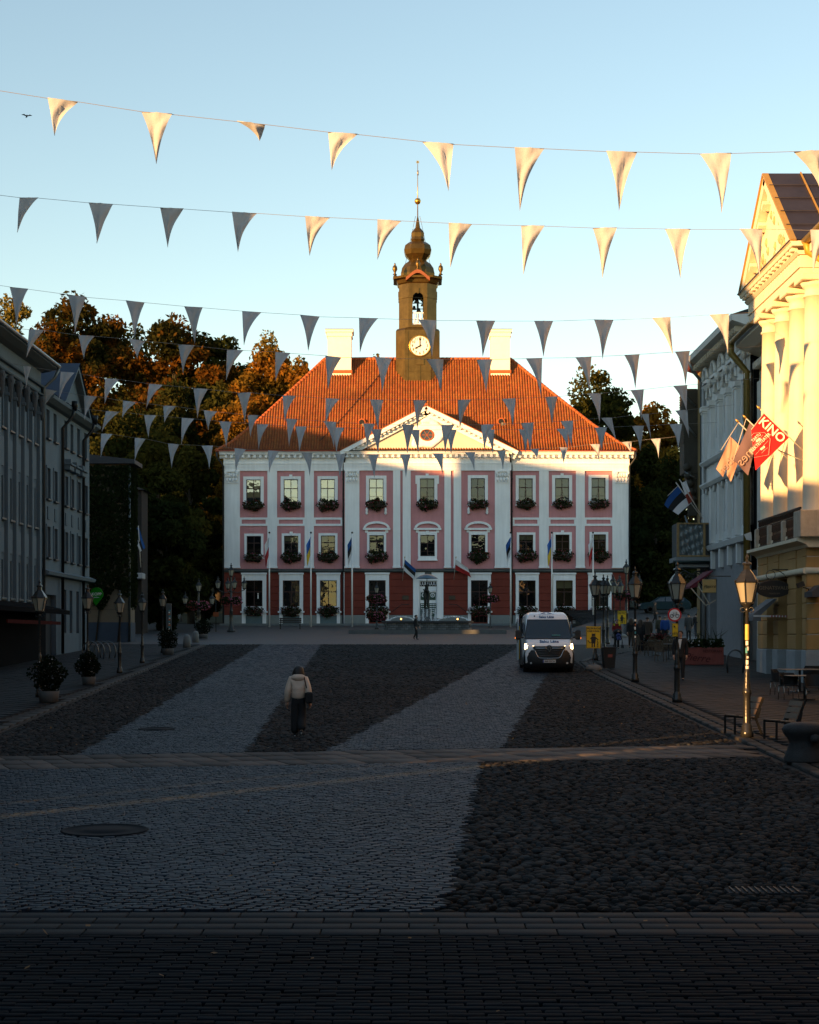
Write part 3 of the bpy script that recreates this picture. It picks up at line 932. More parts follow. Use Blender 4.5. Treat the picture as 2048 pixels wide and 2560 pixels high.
# plaster cartouche round the oval window: an irregular raised shape with a hole
pts_o = [(hX(1067.5) + (1.75+.25*math.sin(3*t+.6)+.18*math.sin(7*t))*math.cos(t), hZ(1088) + (1.25+.22*math.sin(2*t)+.16*math.sin(5*t+1))*math.sin(t)) for t in np.linspace(0, 2*math.pi, 57)]
car = MB()
inn = [(ow[0]+rx*1.0*math.cos(t), ow[1]+rz*1.0*math.sin(t)) for t in np.linspace(0, 2*math.pi, 57)]
car.grid([[(p[0], pyf+.05, p[1]) for p in pts_o], [(p[0], pyf-.06, p[1]) for p in pts_o], [(lerp(p[0], q[0], .3), pyf-.10, lerp(p[1], q[1], .3)) for p, q in zip(pts_o, inn)], [(p[0], pyf-.03, p[1]) for p in inn]])
car.lathe([(.5, -.1), (.6, .2), (.35, .5), (.45, .7), (.1, 1.1)], 10, (ow[0], pyf, ow[1]+1.15), sy=.2)
car.build('plaster_cartouche', HWHITE, hall)

# roof
TILE = M('clay pantile', (.5, .12, .03), .75, var=.16, scale=2.2, tint=True, bump=.1, stain=.22)
eL, eR, eF, eB = hX(542), hX(1589), -.62, 17.2
rY = 8.3
rL, rR = wx(812, HY+rY), wx(1277, HY+rY)
zE, zR = hZ(1128), wz(897, HY+rY) - HB
prof = [(0, 0), (.13, .085), (.34, .285), (.67, .635), (1, 1)]
def pf(t):
    for (a, fa), (b, fb) in zip(prof, prof[1:]):
        if t <= b: return lerp(fa, fb, (t-a)/(b-a))
    return 1.0
def hipL(t): return lerp(eL, rL, t)
def hipR(t): return lerp(eR, rR, t)
NR = 42; PITCH = .25
Vt, Ft, Ct = [], [], []
cols = np.arange(eL, eR, PITCH)
prof_x = [0, .06, .125, .19, .25]; prof_h = [-.06, .08, .11, .05, -.06]
off_ = 0
for r_ in range(NR):
    t0, t1 = r_/NR, (r_+1)/NR
    ya, yb = lerp(eF, rY, t0), lerp(eF, rY, t1)
    za, zb = lerp(zE, zR, pf(t0)), lerp(zE, zR, pf(t1))
    for c in cols:
        xm = c + PITCH/2; tm = (t0+t1)/2
        if xm < hipL(tm) or xm > hipR(tm): continue
        # leave the tower base and chimneys to stand in the roof: tiles simply run behind them
        for i in range(5): Vt.append((c+prof_x[i], ya-.01, za+.018+prof_h[i]))
        for i in range(5): Vt.append((c+prof_x[i], yb, zb+prof_h[i]))
        for i in range(4): Ft.append((off_+i, off_+i+1, off_+6+i, off_+5+i))
        k = rng.uniform(.8, 1.12); h = rng.uniform(.85, 1.2); moss = 1.0 if rng.random() > .02 else .7
        col_ = np.array([.245*k, .070*k*h, .013*k*h])*moss
        Ct += [col_]*10
        off_ += 10
me = np_mesh('roof_tiles', np.array(Vt), np.array(Ft), TILE, smooth=False, col=np.array(Ct))
roof = link('roof', MB().mesh('roof'), hall)
rb = MB()
ts = [p[0] for p in prof]
def P(x, t, front=True):
    y = lerp(eF, rY, t) if front else lerp(eB, rY, t)
    return (x, y, lerp(zE, zR, pf(t)) - .02)
for a, b in zip(ts, ts[1:]):
    rb.quad(P(hipL(a), a), P(hipR(a), a), P(hipR(b), b), P(hipL(b), b))
    rb.quad(P(hipR(a), a, False), P(hipL(a), a, False), P(hipL(b), b, False), P(hipR(b), b, False))
    rb.quad(P(hipL(a), a, False), P(hipL(a), a), P(hipL(b), b), P(hipL(b), b, False))
    rb.quad(P(hipR(a), a), P(hipR(a), a, False), P(hipR(b), b, False), P(hipR(b), b))
ROOFP = M('old clay roof', (.16, .04, .012), .8, var=.2, scale=3)
roof.data = rb.mesh('roof'); roof.data.materials.append(ROOFP)
tag(link('roof_tile_field', me, roof), 'rows of orange clay pantiles', kind='stuff')
def ridge(name, pts, r=.17):
    m = MB()
    for a, b in zip(pts, pts[1:]):
        a, b = Vector(a), Vector(b); n = max(1, int((b-a).length/.42))
        for k in range(n):
            p, q = a.lerp(b, k/n), a.lerp(b, (k+1.08)/n); m.tube([p, q], [r*1.05, r*.9], 7)
    tag(m.build(name, TILEF, roof), kind='stuff')
ridge('hip_tiles', [P(hipL(t), t) for t in ts]); ridge('hip_tiles', [P(hipR(t), t) for t in ts]); ridge('ridge_tiles', [P(rL, 1), P(rR, 1)])
# eaves board and gutter
for a, b in ((eL, A[0]), (B[0], eR)):
    MB().box(a, b, eF-.03, eF+.5, zE-.16, zE-.02).build('eaves_board', M('red oxide board', (.26, .045, .02), .7, var=.1), roof)
    MB().tube([(a, eF-.1, zE-.06), (b, eF-.1, zE-.06)], .09, 8).build('gutter', M('red gutter', (.30, .06, .025), .5, .2, var=.15), roof)
# pediment roof: two slopes running back into the main roof
pr = MB()
tb = 4.6
for s, Q in ((-1, A), (1, B)):
    zt = T[1]+.08
    pr.add([(Q[0], pyf-.66, Q[1]+.06), (T[0], pyf-.66, zt), (T[0], tb, zt), (Q[0], .3, Q[1]+.06)] + [(Q[0], pyf-.66, Q[1]), (T[0], pyf-.66, zt-.07), (T[0], tb, zt-.07), (Q[0], .3, Q[1])],
           [(0, 1, 2, 3) if s > 0 else (3, 2, 1, 0), (0, 4, 5, 1), (3, 2, 6, 7), (0, 3, 7, 4)])
pr.build('pediment_roof', TILEF, roof)
ridge('ridge_tiles', [(T[0], pyf-.66, T[1]+.1), (T[0], tb, T[1]+.1)], .12)
# small roof vents with red surrounds
for px, py in ((905, 1058), (1252, 1056)):
    yv = .62 + (wz(py, HY+3.4) - HB - zE)/ (zR-zE) * rY * .95
    x, z = wx(px, HY+yv), wz(py, HY+yv) - HB
    v = MB(); v.tube([(x, yv-.7, z), (x, yv+.9, z)], .36, 12); vo = v.build('roof_vent', TILEF, roof)
    MB().tube([(x, yv-.72, z), (x, yv-.6, z)], .26, 12).build('vent_glass', DARK, roof)
    MB().obox((x+.25, yv-.75, z-.3), (.4, .3, .3), (.3, .2, .5)).build('floodlight', M('galvanised', (.35, .33, .28), .4, .6), roof)
# chimneys
for a, b in ((820, 879), (1226, 1274)):
    yc = rY - .6
    m = MB(); X0, X1 = wx(a, HY+yc), wx(b, HY+yc); z0, z1 = wz(930, HY+yc)-HB, wz(832, HY+yc)-HB
    m.bbox(X0, X1, yc-.9, yc+1.0, z0-1.5, z1-.3, .03); m.bbox(X0-.1, X1+.1, yc-1.0, yc+1.1, z1-.5, z1-.28, .02); m.bbox(X0-.2, X1+.2, yc-1.1, yc+1.2, z1-.1, z1+.15, .02); m.bbox(X0-.08, X1+.08, yc-.98, yc+1.08, z1-.28, z1-.1, .02)
    ch = m.build('chimney', M('chimney limewash', (.80, .77, .70), .85, var=.06, bump=.06), roof)
    MB().box(X0-.22, X1+.22, yc-1.12, yc+1.22, z1+.15, z1+.2).build('chimney_cap', M('copper sheet', (.22, .10, .04), .5, .5, var=.2), roof)
    MB().box(X0-.1, X1+.1, yc-1.0, yc-.86, z0-.25, z0+.05).build('flashing', TILEF, roof)
# lightning wire down the roof
pts = []
for k in range(12):
    t = 1-k/11*.86; pts.append(P(lerp(wx(985, HY+rY), wx(800, HY), k/11), t))
MB().tube([(p[0], p[1]-.06, p[2]+.15) for p in pts], .03, 5).build('lightning_wire', IRON, roof)
# downpipes
for px in (859, 1279):
    m = MB(); y = -.12; z = hZ(1166); s = 1 if px < 1000 else -1
    m.tube([(hX(px+s*8), -.9, hZ(1131)), (hX(px+s*6), -.9, hZ(1140)), (hX(px), y-.1, z), (hX(px), y-.1, .1)], .085, 8)
    for k in range(5): m.tube([(hX(px), y-.1, 1.5+k*3), (hX(px), y-.1, 1.62+k*3)], .11, 8)
    m.build('downpipe', M('dark downpipe', (.03, .032, .034), .5, .4, var=.15), hall)
m = MB(); m.tube([(eL+.1, -.75, zE-.15), (eL+.1, -.75, zE-.6), (x0-.05, -.25, hZ(1166)), (x0-.05, -.25, .1)], .085, 8); m.build('downpipe', _mats['dark downpipe'], hall)
m = MB(); m.tube([(eR-.1, -.75, zE-.15), (eR-.1, -.75, zE-.7), (x1+.05, -.25, hZ(1166)), (x1+.05, -.25, .1)], .085, 8); m.build('downpipe', _mats['dark downpipe'], hall)

# clock tower (weathered bronze-coloured sheet metal)
TY = HY + 8.4
def tX(px): return wx(px, TY)
def tZ(py): return wz(py, TY) - HB
COP = M('weathered brown copper sheet', (.13, .08, .022), .36, .75, var=.3, scale=1.3, bump=.12, bscale=3, streak=.15)
tc = (tX(1044.5), TY-HY)
tower = MB().mesh('tower')
def octo(hw, ch, z): # chamfered square outline
    x, y = tc; k = hw-ch
    return [(x-k, y-hw, z), (x+k, y-hw, z), (x+hw, y-k, z), (x+hw, y+k, z), (x+k, y+hw, z), (x-k, y+hw, z), (x-hw, y+k, z), (x-hw, y-k, z)]
def stack(mb, secs, cap=True, smooth=False):
    vs = [p for s_ in secs for p in octo(*s_)]; fs = []
    for i in range(len(secs)-1):
        for k in range(8):
            j = (k+1) % 8; fs.append((i*8+k, i*8+j, i*8+8+j, i*8+8+k))
    if cap: fs += [tuple(reversed(range(8))), tuple(range((len(secs)-1)*8, len(secs)*8))]
    return mb.add(vs, fs, smooth)
hw0, hw1 = (tX(1099)-tX(990))/2, (tX(1090.6)-tX(997))/2
ch0, ch1 = .86, .92
tm = MB(); stack(tm, [(hw0, ch0, tZ(985)), (hw0, ch0, tZ(834)), (hw0-.1, ch0, tZ(829)), (hw1, ch1, tZ(826))])
tw = tm.build('tower', COP, hall)
# belfry: eight piers standing open, arched front
za, zb = tZ(826), tZ(716)
for k in range(8):
    P8 = octo(hw1, ch1, 0); a, b = Vector(P8[k][:2]), Vector(P8[(k+1) % 8][:2])
    diag = k % 2 == 1
    out = (a+b)/2 - Vector(tc); out.normalize()
    m = MB()
    def seg(t0, t1, z0, z1, th=.3, o=0.0):
        p, q = a.lerp(b, t0)+out*o, a.lerp(b, t1)+out*o; i = -out*th
        m.add([(p.x, p.y, z0), (q.x, q.y, z0), (q.x+i.x, q.y+i.y, z0), (p.x+i.x, p.y+i.y, z0), (p.x, p.y, z1), (q.x, q.y, z1), (q.x+i.x, q.y+i.y, z1), (p.x+i.x, p.y+i.y, z1)],
              [(0,3,2,1),(4,5,6,7),(0,1,5,4),(1,2,6,5),(2,3,7,6),(3,0,4,7)])
    if diag: seg(0, 1, za, zb)
    else:
        u0, u1 = .22, .80
        seg(0, u0, za, zb); seg(u1, 1, za, zb)
        zs = zb - 1.35; r_ = (b-a).length*(u1-u0)/2; n = 10
        for q in range(n):
            t0, t1 = math.pi*(1-q/n), math.pi*(1-(q+1)/n)
            p0, p1 = (u0+u1)/2 + (u1-u0)/2*math.cos(t0), (u0+u1)/2 + (u1-u0)/2*math.cos(t1)
            zl = zs + r_*.85*min(math.sin(t0), math.sin(t1)) if True else zs
            seg(p0, p1, zl, zb)
        seg(u0, u1, za, za+.25)
        seg(-.02, u0+.02, zs-.08, zs+.1, .2, .06); seg(u1-.02, 1.02, zs-.08, zs+.1, .2, .06)
        seg(.45, .57, zs+r_*.6, zs+r_*.6+.5, .2, .08)
    if diag: seg(-.02, 1.02, zb-1.43, zb-1.25, .2, .06)
    m.build('belfry_pier', COP, tw)
MB().box(tc[0]-.1, tc[0]+.1, tc[1]-.1, tc[1]+.1, za, zb).build('bell_mast', IRON, tw)
BRZ = M('bell bronze', (.32, .20, .06), .4, .8, var=.2)
for k, (dx, z, s) in enumerate(((-.4, .78, .8), (.35, .80, .5), (.35, .66, .55), (-.1, .60, 1.1), (.4, .52, .5), (-.35, .45, .9), (0.1, .38, 1.0))):
    MB().lathe([(.02, .42*s), (.12*s, .4*s), (.16*s, .2*s), (.27*s, 0)], 12, (tc[0]+dx, tc[1]-.7+.2*(k % 2), lerp(za, zb, z))).build('bell', BRZ if k in (1, 2, 4) else IRON, tw)
for k in range(3): MB().box(tc[0]-.9, tc[0]+.9, tc[1]-.7, tc[1]-.62, lerp(za, zb, .45+.13*k), lerp(za, zb, .45+.13*k)+.07).build('bell_beam', IRON, tw)
bal = MB(); bal.box(tc[0]-.75, tc[0]+.72, tc[1]-hw1+.1, tc[1]-hw1+.2, za+1.35, za+1.45); bal.box(tc[0]-.75, tc[0]+.72, tc[1]-hw1+.1, tc[1]-hw1+.2, za+.3, za+.4)
for k in range(5): bal.lathe([(.06, 0), (.1, .3), (.05, .6), (.07, .95)], 8, (tc[0]-.6+.3*k, tc[1]-hw1+.15, za+.4))
bal.build('balustrade', HWHITE, tw)
cn = MB(); zc = tZ(716)
stack(cn, [(hw1, ch1, zc-.05), (hw1+.12, ch1, zc+.05), (hw1+.2, ch1, zc+.35), (hw1+.52, ch1, zc+.42), (hw1+.55, ch1, zc+.62), (hw1+.1, ch1, zc+.75)])
cn.build('tower_cornice', COP, tw)
ar = MB()  # raised curved hood over the front arch
n = 12
for q in range(n):
    f = lambda t: (tc[0] + lerp(-1.15, 1.15, t), zc + .42 + .72*math.sin(math.pi*t)**1.3)
    (xa, z_a), (xb, z_b) = f(q/n), f((q+1)/n)
    ar.prism([(xa, z_a-.32), (xb, z_b-.32), (xb, z_b), (xa, z_a)], tc[1]-hw1-.62, tc[1]-hw1+.9)
ar.build('arched_hood', M('red brown sheet', (.24, .075, .03), .55, .3, var=.2), tw)
zc2 = zc + .62
dm = MB()
def dz(py): return tZ(py)
secs = [(tX(1085)-tX(1044), dz(699)), (tX(1086)-tX(1044), dz(688)), (tX(1083)-tX(1044), dz(674)), (tX(1076)-tX(1044), dz(663)), (tX(1067)-tX(1044), dz(656)), (tX(1064)-tX(1044), dz(652)), (tX(1068)-tX(1044), dz(647)), (tX(1075)-tX(1044), dz(639)), (tX(1078)-tX(1044), dz(628)), (tX(1075)-tX(1044), dz(616)), (tX(1067)-tX(1044), dz(609)), (tX(1059)-tX(1044), dz(605)), (tX(1061)-tX(1044), dz(601)), (tX(1059)-tX(1044), dz(594)), (tX(1060)-tX(1044), dz(584)), (tX(1055)-tX(1044), dz(576)), (tX(1050)-tX(1044), dz(570)), (tX(1048)-tX(1044), dz(556)), (.05, dz(541))]
stack(dm, [(r_, r_*.5, z) for r_, z in secs])
dm.build('onion_dome', COP, tw)
rod = MB(); rod.tube([(tc[0], tc[1], dz(545)), (tc[0], tc[1], dz(404))], [.055, .025], 6)
rod.tube([(tc[0]+.02, tc[1], dz(438)), (tc[0]+.02, tc[1], dz(426))], .07, 6)
rod.build('spire_rod', M('gilded rod', (.45, .27, .07), .35, .8, var=.15), tw)
GOLD = M('gilded ball', (.55, .33, .06), .3, .9, var=.12)
MB().lathe([(.02, -.32), (.2, -.25), (.3, -.06), (.3, .08), (.2, .25), (.02, .31)], 16, (tc[0], tc[1], dz(503))).build('gilded_ball', GOLD, tw)
st = MB(); zz = dz(405)
for k in range(8):
    t = k*math.pi/4; st.bar((tc[0], tc[1], zz), (tc[0]+.16*math.cos(t), tc[1], zz+.16*math.sin(t)), .05)
st.build('gilded_star', GOLD, tw)
for s in (-1, 1):   # stay wires
    MB().tube([(tc[0]+s*.2, tc[1]-.1, dz(541)), (tc[0]+s*.25, tc[1]-.1, dz(545)), (tc[0]+s*1.2, tc[1]-.4, dz(662))], .025, 4).build('stay_wire', IRON, tw)
for dx, dy in ((-1, -1), (1, -1), (1, 1), (-1, 1), (0, -1)):
    p = (tc[0]+dx*(hw1+.38), tc[1]+dy*(hw1+.38) if dx else tc[1]-hw1-.3, zc2 + (.05 if dx else .55))
    MB().lathe([(.22, 0), (.1, .12), (.1, .22), (.24, .5), (.2, .8), (.06, .95), (.1, 1.0), (.02, 1.15)], 10, p).build('urn', COP, tw)
# clock
cc = (tX(1049.5), tZ(874)); fy = tc[1]-hw0-.05
ck = MB().tube([(cc[0], fy+.1, cc[1]), (cc[0], fy-.02, cc[1])], .98, 40, smooth=False).build('clock_face', M('clock enamel', (.82, .80, .74), .5, var=.03), tw)
rg = MB(); rg.tube([(cc[0]+1.0*math.cos(t), fy-.02, cc[1]+1.0*math.sin(t)) for t in np.linspace(0, 2*math.pi, 41)], .06, 6, caps=False); rg.build('clock_rim', GOLD, tw)
INK = M('black paint', (.015, .012, .01), .5, var=0)
for h in range(1, 13):
    t = R(90-30*h); link('numeral', text_mesh(str(h), .36, bold=.006), tw, INK, (cc[0]+.72*math.cos(t), fy-.035, cc[1]+.72*math.sin(t)))
tk = MB()
for k in range(60):
    t = k*math.pi/30; tk.bar((cc[0]+.90*math.cos(t), fy-.03, cc[1]+.90*math.sin(t)), (cc[0]+.95*math.cos(t), fy-.03, cc[1]+.95*math.sin(t)), .025)
tk.build('minute_marks', INK, tw)
for ang_, ln, w in ((90, .82, .06), (210, .58, .09)):
    t = R(ang_); h = MB()
    u, v = Vector((math.cos(t), math.sin(t))), Vector((-math.sin(t), math.cos(t)))
    pl = [u*-.16+v*w*.5, u*ln*.6+v*w*.6, u*ln*.68+v*w*1.2, u*ln, u*ln*.68-v*w*1.2, u*ln*.6-v*w*.6, u*-.16-v*w*.5]
    h.prism([(cc[0]+p.x, cc[1]+p.y) for p in pl], fy-.08, fy-.06); h.build('clock_hand', INK, tw)
MB().bbox(tX(1041), tX(1060), fy-.04, fy+.05, tZ(921), tZ(906), .02).build('hatch', COP, tw)
sm = MB()
for px in (1020, 1050, 1082): sm.box(tX(px)-.02, tX(px)+.02, fy-.0, fy+.08, tZ(960), tZ(905) if px == 1050 else tZ(836))
for py in (936, 903, 852): sm.box(tX(1020), tX(1082), fy+.01, fy+.08, tZ(py)-.015, tZ(py)+.015)
sm.build('sheet_seam', COP, tw)
# ------------------------------------------------------------------ buildings along the two sides
def arch_window(parent, wall, x0, x1, z0, z1, y, depth=.22, arch=True, frame=FRAME, glass=GLASS, wallmat=None):
    "frame and panes set in an opening already cut; spandrel corners make a round head"
    r_ = (x1-x0)/2; xm = (x0+x1)/2
    if arch:
        m = MB(); n = 6
        for s in (-1, 1):
            pts = [(xm + s*r_*math.cos(t), z1 - r_ + r_*math.sin(t)) for t in np.linspace(0, math.pi/2, n)]
            for p, q in zip(pts, pts[1:]):
                m.prism([p, q, (q[0], z1+.004), (p[0], z1+.004)] if s < 0 else [q, p, (p[0], z1+.004), (q[0], z1+.004)], y+.004, y+depth)
        m.build('arch_spandrel', wallmat, parent)
    d = y + depth
    m = MB(); ft = .05
    m.box(x0, x0+ft, d-.04, d+.02, z0, z1); m.box(x1-ft, x1, d-.04, d+.02, z0, z1); m.box(xm-.025, xm+.025, d-.04, d+.02, z0, z1)
    zt = lerp(z0, z1, .62); m.box(x0+ft, xm-.025, d-.04, d+.02, zt-.03, zt+.03); m.box(xm+.025, x1-ft, d-.04, d+.02, zt-.03, zt+.03)
    w = m.build('window', frame, parent)
    for a, b in ((x0+ft, xm-.025), (xm+.025, x1-ft)):
        for c, e in ((z0, zt-.03), (zt+.03, z1)):
            g = MB(); g.quad((a, d-.005, c), (b, d-.005, c), (b, d-.005, e), (a, d-.005, e)); g.build('pane', glass, w)
    return w
DGLASS = glass_mat('street window glass', .28, (.25, .28, .3), .03)

# ---- left, nearer: long building with tall pilasters and arched windows
XL = -17.9
def left_building(y0, label):
    b = empty('commercial_building', (XL, y0, gz(y0)), R(90), label, 'building'); return b
GB = M('grey blue render', (.085, .118, .14), .85, var=.10, scale=.8, bump=.08, streak=.10)
GB2 = M('pale grey blue render', (.10, .135, .16), .85, var=.08, scale=.7, bump=.08, streak=.08)
ORN = M('dark stucco ornament', (.05, .055, .06), .9, var=.25, scale=6, bump=.3)
LROOF = M('black tin roof', (.02, .024, .028), .5, .3, var=.2)
Y0 = 55.0; ln = 82.9 - Y0
L1 = left_building(Y0, 'grey blue building with tall pilasters and arched windows on the left')
bz = gz(Y0)
zrows = [(12.75-bz, 14.5-bz, True), (8.75-bz, 10.6-bz, False), (5.25-bz, 6.9-bz, False)]
bays = [81.3 - 1.63*k - Y0 for k in range(11)]
holes = [(c-.36, c+.36, a, b) for c in bays for a, b, _ in zrows]
MB().plate(0, ln, -.5, 16.6-bz, holes, 0, .3).build('wall', GB, L1)
m = MB(); m.box(.01, ln-.01, .75, 12, -.5, 16.55-bz); m.build('rear_wall', GB, L1)
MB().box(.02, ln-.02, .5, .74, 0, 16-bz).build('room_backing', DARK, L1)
for c in bays:
    for a, b, ar in zrows: arch_window(L1, None, c-.36, c+.36, a, b, 0, .26, ar, glass=DGLASS, wallmat=GB)
    for a, b, ar in zrows:
        MB().bbox(c-.44, c+.44, -.16, .05, a-.14, a-.03, .02).build('window_sill', M('dark tin sill', (.03, .035, .04), .5, .3), L1)
    for za, zb in ((11.0-bz, 12.3-bz), (7.2-bz, 8.3-bz)):
        MB().bbox(c-.3, c+.3, -.06, .02, za, zb, .02).build('spandrel_panel', GB2, L1)
for k in range(12):
    c = bays[0] + .815 - 1.63*k
    m = MB(); m.bbox(c-.2, c+.2, -.16, .02, 4.9-bz, 14.55-bz, .02); m.bbox(c-.25, c+.25, -.22, .02, 14.15-bz, 14.3-bz, .02); m.build('pilaster', GB2, L1)
    m = MB(); m.lathe([(.05, -.75), (.16, -.5), (.22, -.1), (.26, .25), (.2, .4)], 9, (c, -.2, 14.55-bz+.1), sy=.7)
    for s in (-1, 1): m.tube([(c+s*.14, -.34, 14.85-bz), (c+s*.14, -.1, 14.85-bz)], .10, 7)
    m.build('mascaron', ORN, L1)
for z, d in ((14.95, .10), (15.25, .13), (15.65, .16)):
    MB().prism([(.02, z-bz-.06), (-d, z-bz-.06), (-d-.05, z-bz), (.02, z-bz+.04)], 0, ln+.02, 'x').build('moulding', GB2, L1)
MB().prism([(.02, 16.35-bz), (-.35, 16.42-bz), (-.75, 16.55-bz), (-.75, 16.68-bz), (.02, 16.75-bz)], 0, ln+.35, 'x').build('eaves', GB2, L1)
m = MB(); m.prism([(-.72, 16.70-bz), (6.5, 20.2-bz), (12.5, 16.7-bz)], 0, ln+.3, 'x'); m.build('roof', LROOF, L1)
m = MB(); m.tube([(0, -.8, 16.68-bz), (ln+.4, -.8, 16.68-bz)], .1, 8); m.tube([(ln+.3, -.8, 16.6-bz), (ln+.25, -.6, 16.1-bz), (ln+.08, -.12, 15.6-bz), (ln+.08, -.12, .4)], .08, 8); m.build('gutter', BRASS_PIPE, L1)
# dark shop front with canopy
MB().box(8, ln-.1, -.25, .02, 0, 4.75-bz).build('shop_front', M('black shop front', (.008, .009, .010), .95, var=.2, spec=.02), L1)
m = MB(); m.prism([(0, 5.1-bz), (-1.6, 4.75-bz), (-1.6, 4.55-bz), (0, 4.75-bz)], 8, ln-1.0, 'x'); m.build('canopy', M('black canvas', (.008, .008, .009), .95, spec=.02), L1)
MB().box(14, 24.5, -1.66, -1.6, 4.05-bz, 4.2-bz).build('red_sign_strip', M('dull red sign', (.05, .006, .004), .9, spec=.05), L1)

# ---- left, farther: house with gable and three storeys of plain windows
Y0 = 83.1; ln = 95.4 - Y0
L2 = empty('gabled_town_house', (XL, Y0, gz(Y0)), R(90), 'grey blue gabled town house with dark blue tin roof on the left', 'building')
bz = gz(Y0)
cols_ = [84.5-Y0, 86.2-Y0, 88.9-Y0, 90.5-Y0, 92.3-Y0, 94.3-Y0]
rows_ = [(13.35-bz, 14.75-bz), (10.35-bz, 11.85-bz), (7.45-bz, 8.95-bz)]
holes = [(c-.38, c+.38, a, b) for c in cols_ for a, b in rows_]
gw = [(c-.36, c+.36, 3.7-bz, 5.95-bz) for c in cols_[2:5]]; gd = (.9, 3.6, 0.0, 5.6-bz)
MB().plate(0, ln, 6.75-bz, 15.1-bz, holes, 0, .25).build('wall', GB2, L2)
MB().plate(0, ln, -.6, 6.5-bz, gw+[gd], .05, .3).build('ground_storey_wall', M('blue base render', (.075, .10, .125), .85, var=.1, bump=.08), L2)
MB().box(.01, ln-.01, .75, 11, -.6, 15.05-bz).build('rear_wall', GB2, L2)
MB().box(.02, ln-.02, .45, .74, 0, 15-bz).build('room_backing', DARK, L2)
for c in cols_:
    for k, (a, b) in enumerate(rows_):
        arch_window(L2, None, c-.38, c+.38, a, b, 0, .2, False, glass=DGLASS)
        MB().bbox(c-.44, c+.44, -.13, .03, a-.12, a-.02, .02).build('window_sill', _mats['dark tin sill'], L2)
        if k: 
            m = MB(); m.box(c-.5, c-.38, -.05, .02, a, b+.12); m.box(c+.38, c+.5, -.05, .02, a, b+.12); m.box(c-.38, c+.38, -.05, .02, b, b+.12); m.build('window_surround', GB2, L2)
    MB().bbox(c-.2, c+.2, -.05, .02, 9.3-bz, 9.95-bz, .02).build('sunk_panel', GB, L2)
for g in gw: arch_window(L2, None, g[0], g[1], g[2], g[3], .05, .2, False, glass=DGLASS)
MB().box(gd[0], gd[1], .30, .36, 0, gd[3]).build('door', DARK, L2)
MB().prism([(.05, 6.5-bz), (-.3, 6.55-bz), (-.36, 6.7-bz), (.02, 6.85-bz)], 0, ln+.15, 'x').build('string_course', GB2, L2)
for k in range(3):   # little hood over the middle windows
    c = cols_[2+k]; m = MB(); m.bbox(c-.55, c+.55, -.32, .02, 12.15-bz, 12.4-bz, .03); m.bbox(c-.62, c+.62, -.42, .02, 12.4-bz, 12.5-bz, .02); m.bbox(c-.2, c+.2, -.3, .02, 12.5-bz, 12.75-bz, .03); m.build('window_hood', GB2, L2)
MB().prism([(.02, 14.95-bz), (-.25, 15.0-bz), (-.55, 15.15-bz), (-.6, 15.3-bz), (.02, 15.35-bz)], 0, ln+.4, 'x').build('eaves', GB2, L2)
TIN = M('dark blue tin roof', (.02, .032, .055), .45, .35, var=.25, scale=1.5)
m = MB(); m.prism([(-.58, 15.32-bz), (5.2, 18.3-bz), (11, 15.3-bz)], 0, ln+.3, 'x'); rf = m.build('roof', TIN, L2)
for k in range(14):
    x = k*ln/13; MB().bar((x, -.56, 15.36-bz), (x, 5.15, 18.33-bz), .04).build('roof_seam', TIN, rf)
g0, g1, ga = 85.6-Y0, 92.9-Y0, 17.75-bz
gm = (g0+g1)/2
m = MB(); m.prism([(g0+.2, 15.3-bz), (g1-.2, 15.3-bz), (gm, ga-.2)], -.25, 2); m.build('gable', GB2, L2)
m = MB()
for a in (g0, g1):
    m.prism([(a, 15.3-bz), (gm, ga), (gm, ga-.28), (a + (.35 if a == g0 else -.35), 15.3-bz)] if a == g0 else [(gm, ga), (a, 15.3-bz), (a-.35, 15.3-bz), (gm, ga-.28)], -.6, -.1)
m.build('gable_moulding', GB2, L2)
m = MB()
for a in (g0-.1, g1+.1):
    m.add([(a, -.68, 15.32-bz), (gm, -.68, ga+.06), (gm, 4.9, ga+.06), (a, .2, 15.32-bz)], [(0, 1, 2, 3)])
m.build('gable_roof', TIN, L2)
for Yp in (87.7, 93.3):
    x = Yp - Y0; m = MB(); m.tube([(x, -.7, 15.3-bz), (x-.1, -.6, 14.8-bz), (x-.2, -.12, 14.2-bz), (x-.2, -.12, .2)], .085, 8); m.lathe([(.1, 0), (.17, .3), (.17, .5)], 8, (x, -.7, 15.1-bz)); m.build('downpipe', M('black downpipe', (.012, .014, .016), .4, .5), L2)
# green drop shaped hanging sign
sg = empty('hanging_sign', (XL+.05, 95.2, wz(1508, 95.2)), label='green drop shaped shop sign hanging from the gabled house', cat='sign')
pts = [(.40 + .36*math.cos(t), .50 + .38*math.sin(t)) for t in np.linspace(-.5, math.pi+.5, 15)] + [(.36, -.14)]
MB().prism(pts, -.04, .04).build('board', M('bright green sign', (.012, .20, .012), .5, var=.05, spec=.05), sg)
MB().bar((0, 0, .6), (.2, 0, .6), .04).build('bracket', IRON, sg)
WPRINT = M('white print', (.8, .8, .8), .6, var=0)
link('lettering', text_mesh('KOPP', .22, bold=.003), sg, WPRINT, (.40, -.05, .50)); link('lettering', text_mesh('juuksur', .10), sg, WPRINT, (.40, -.05, .33))

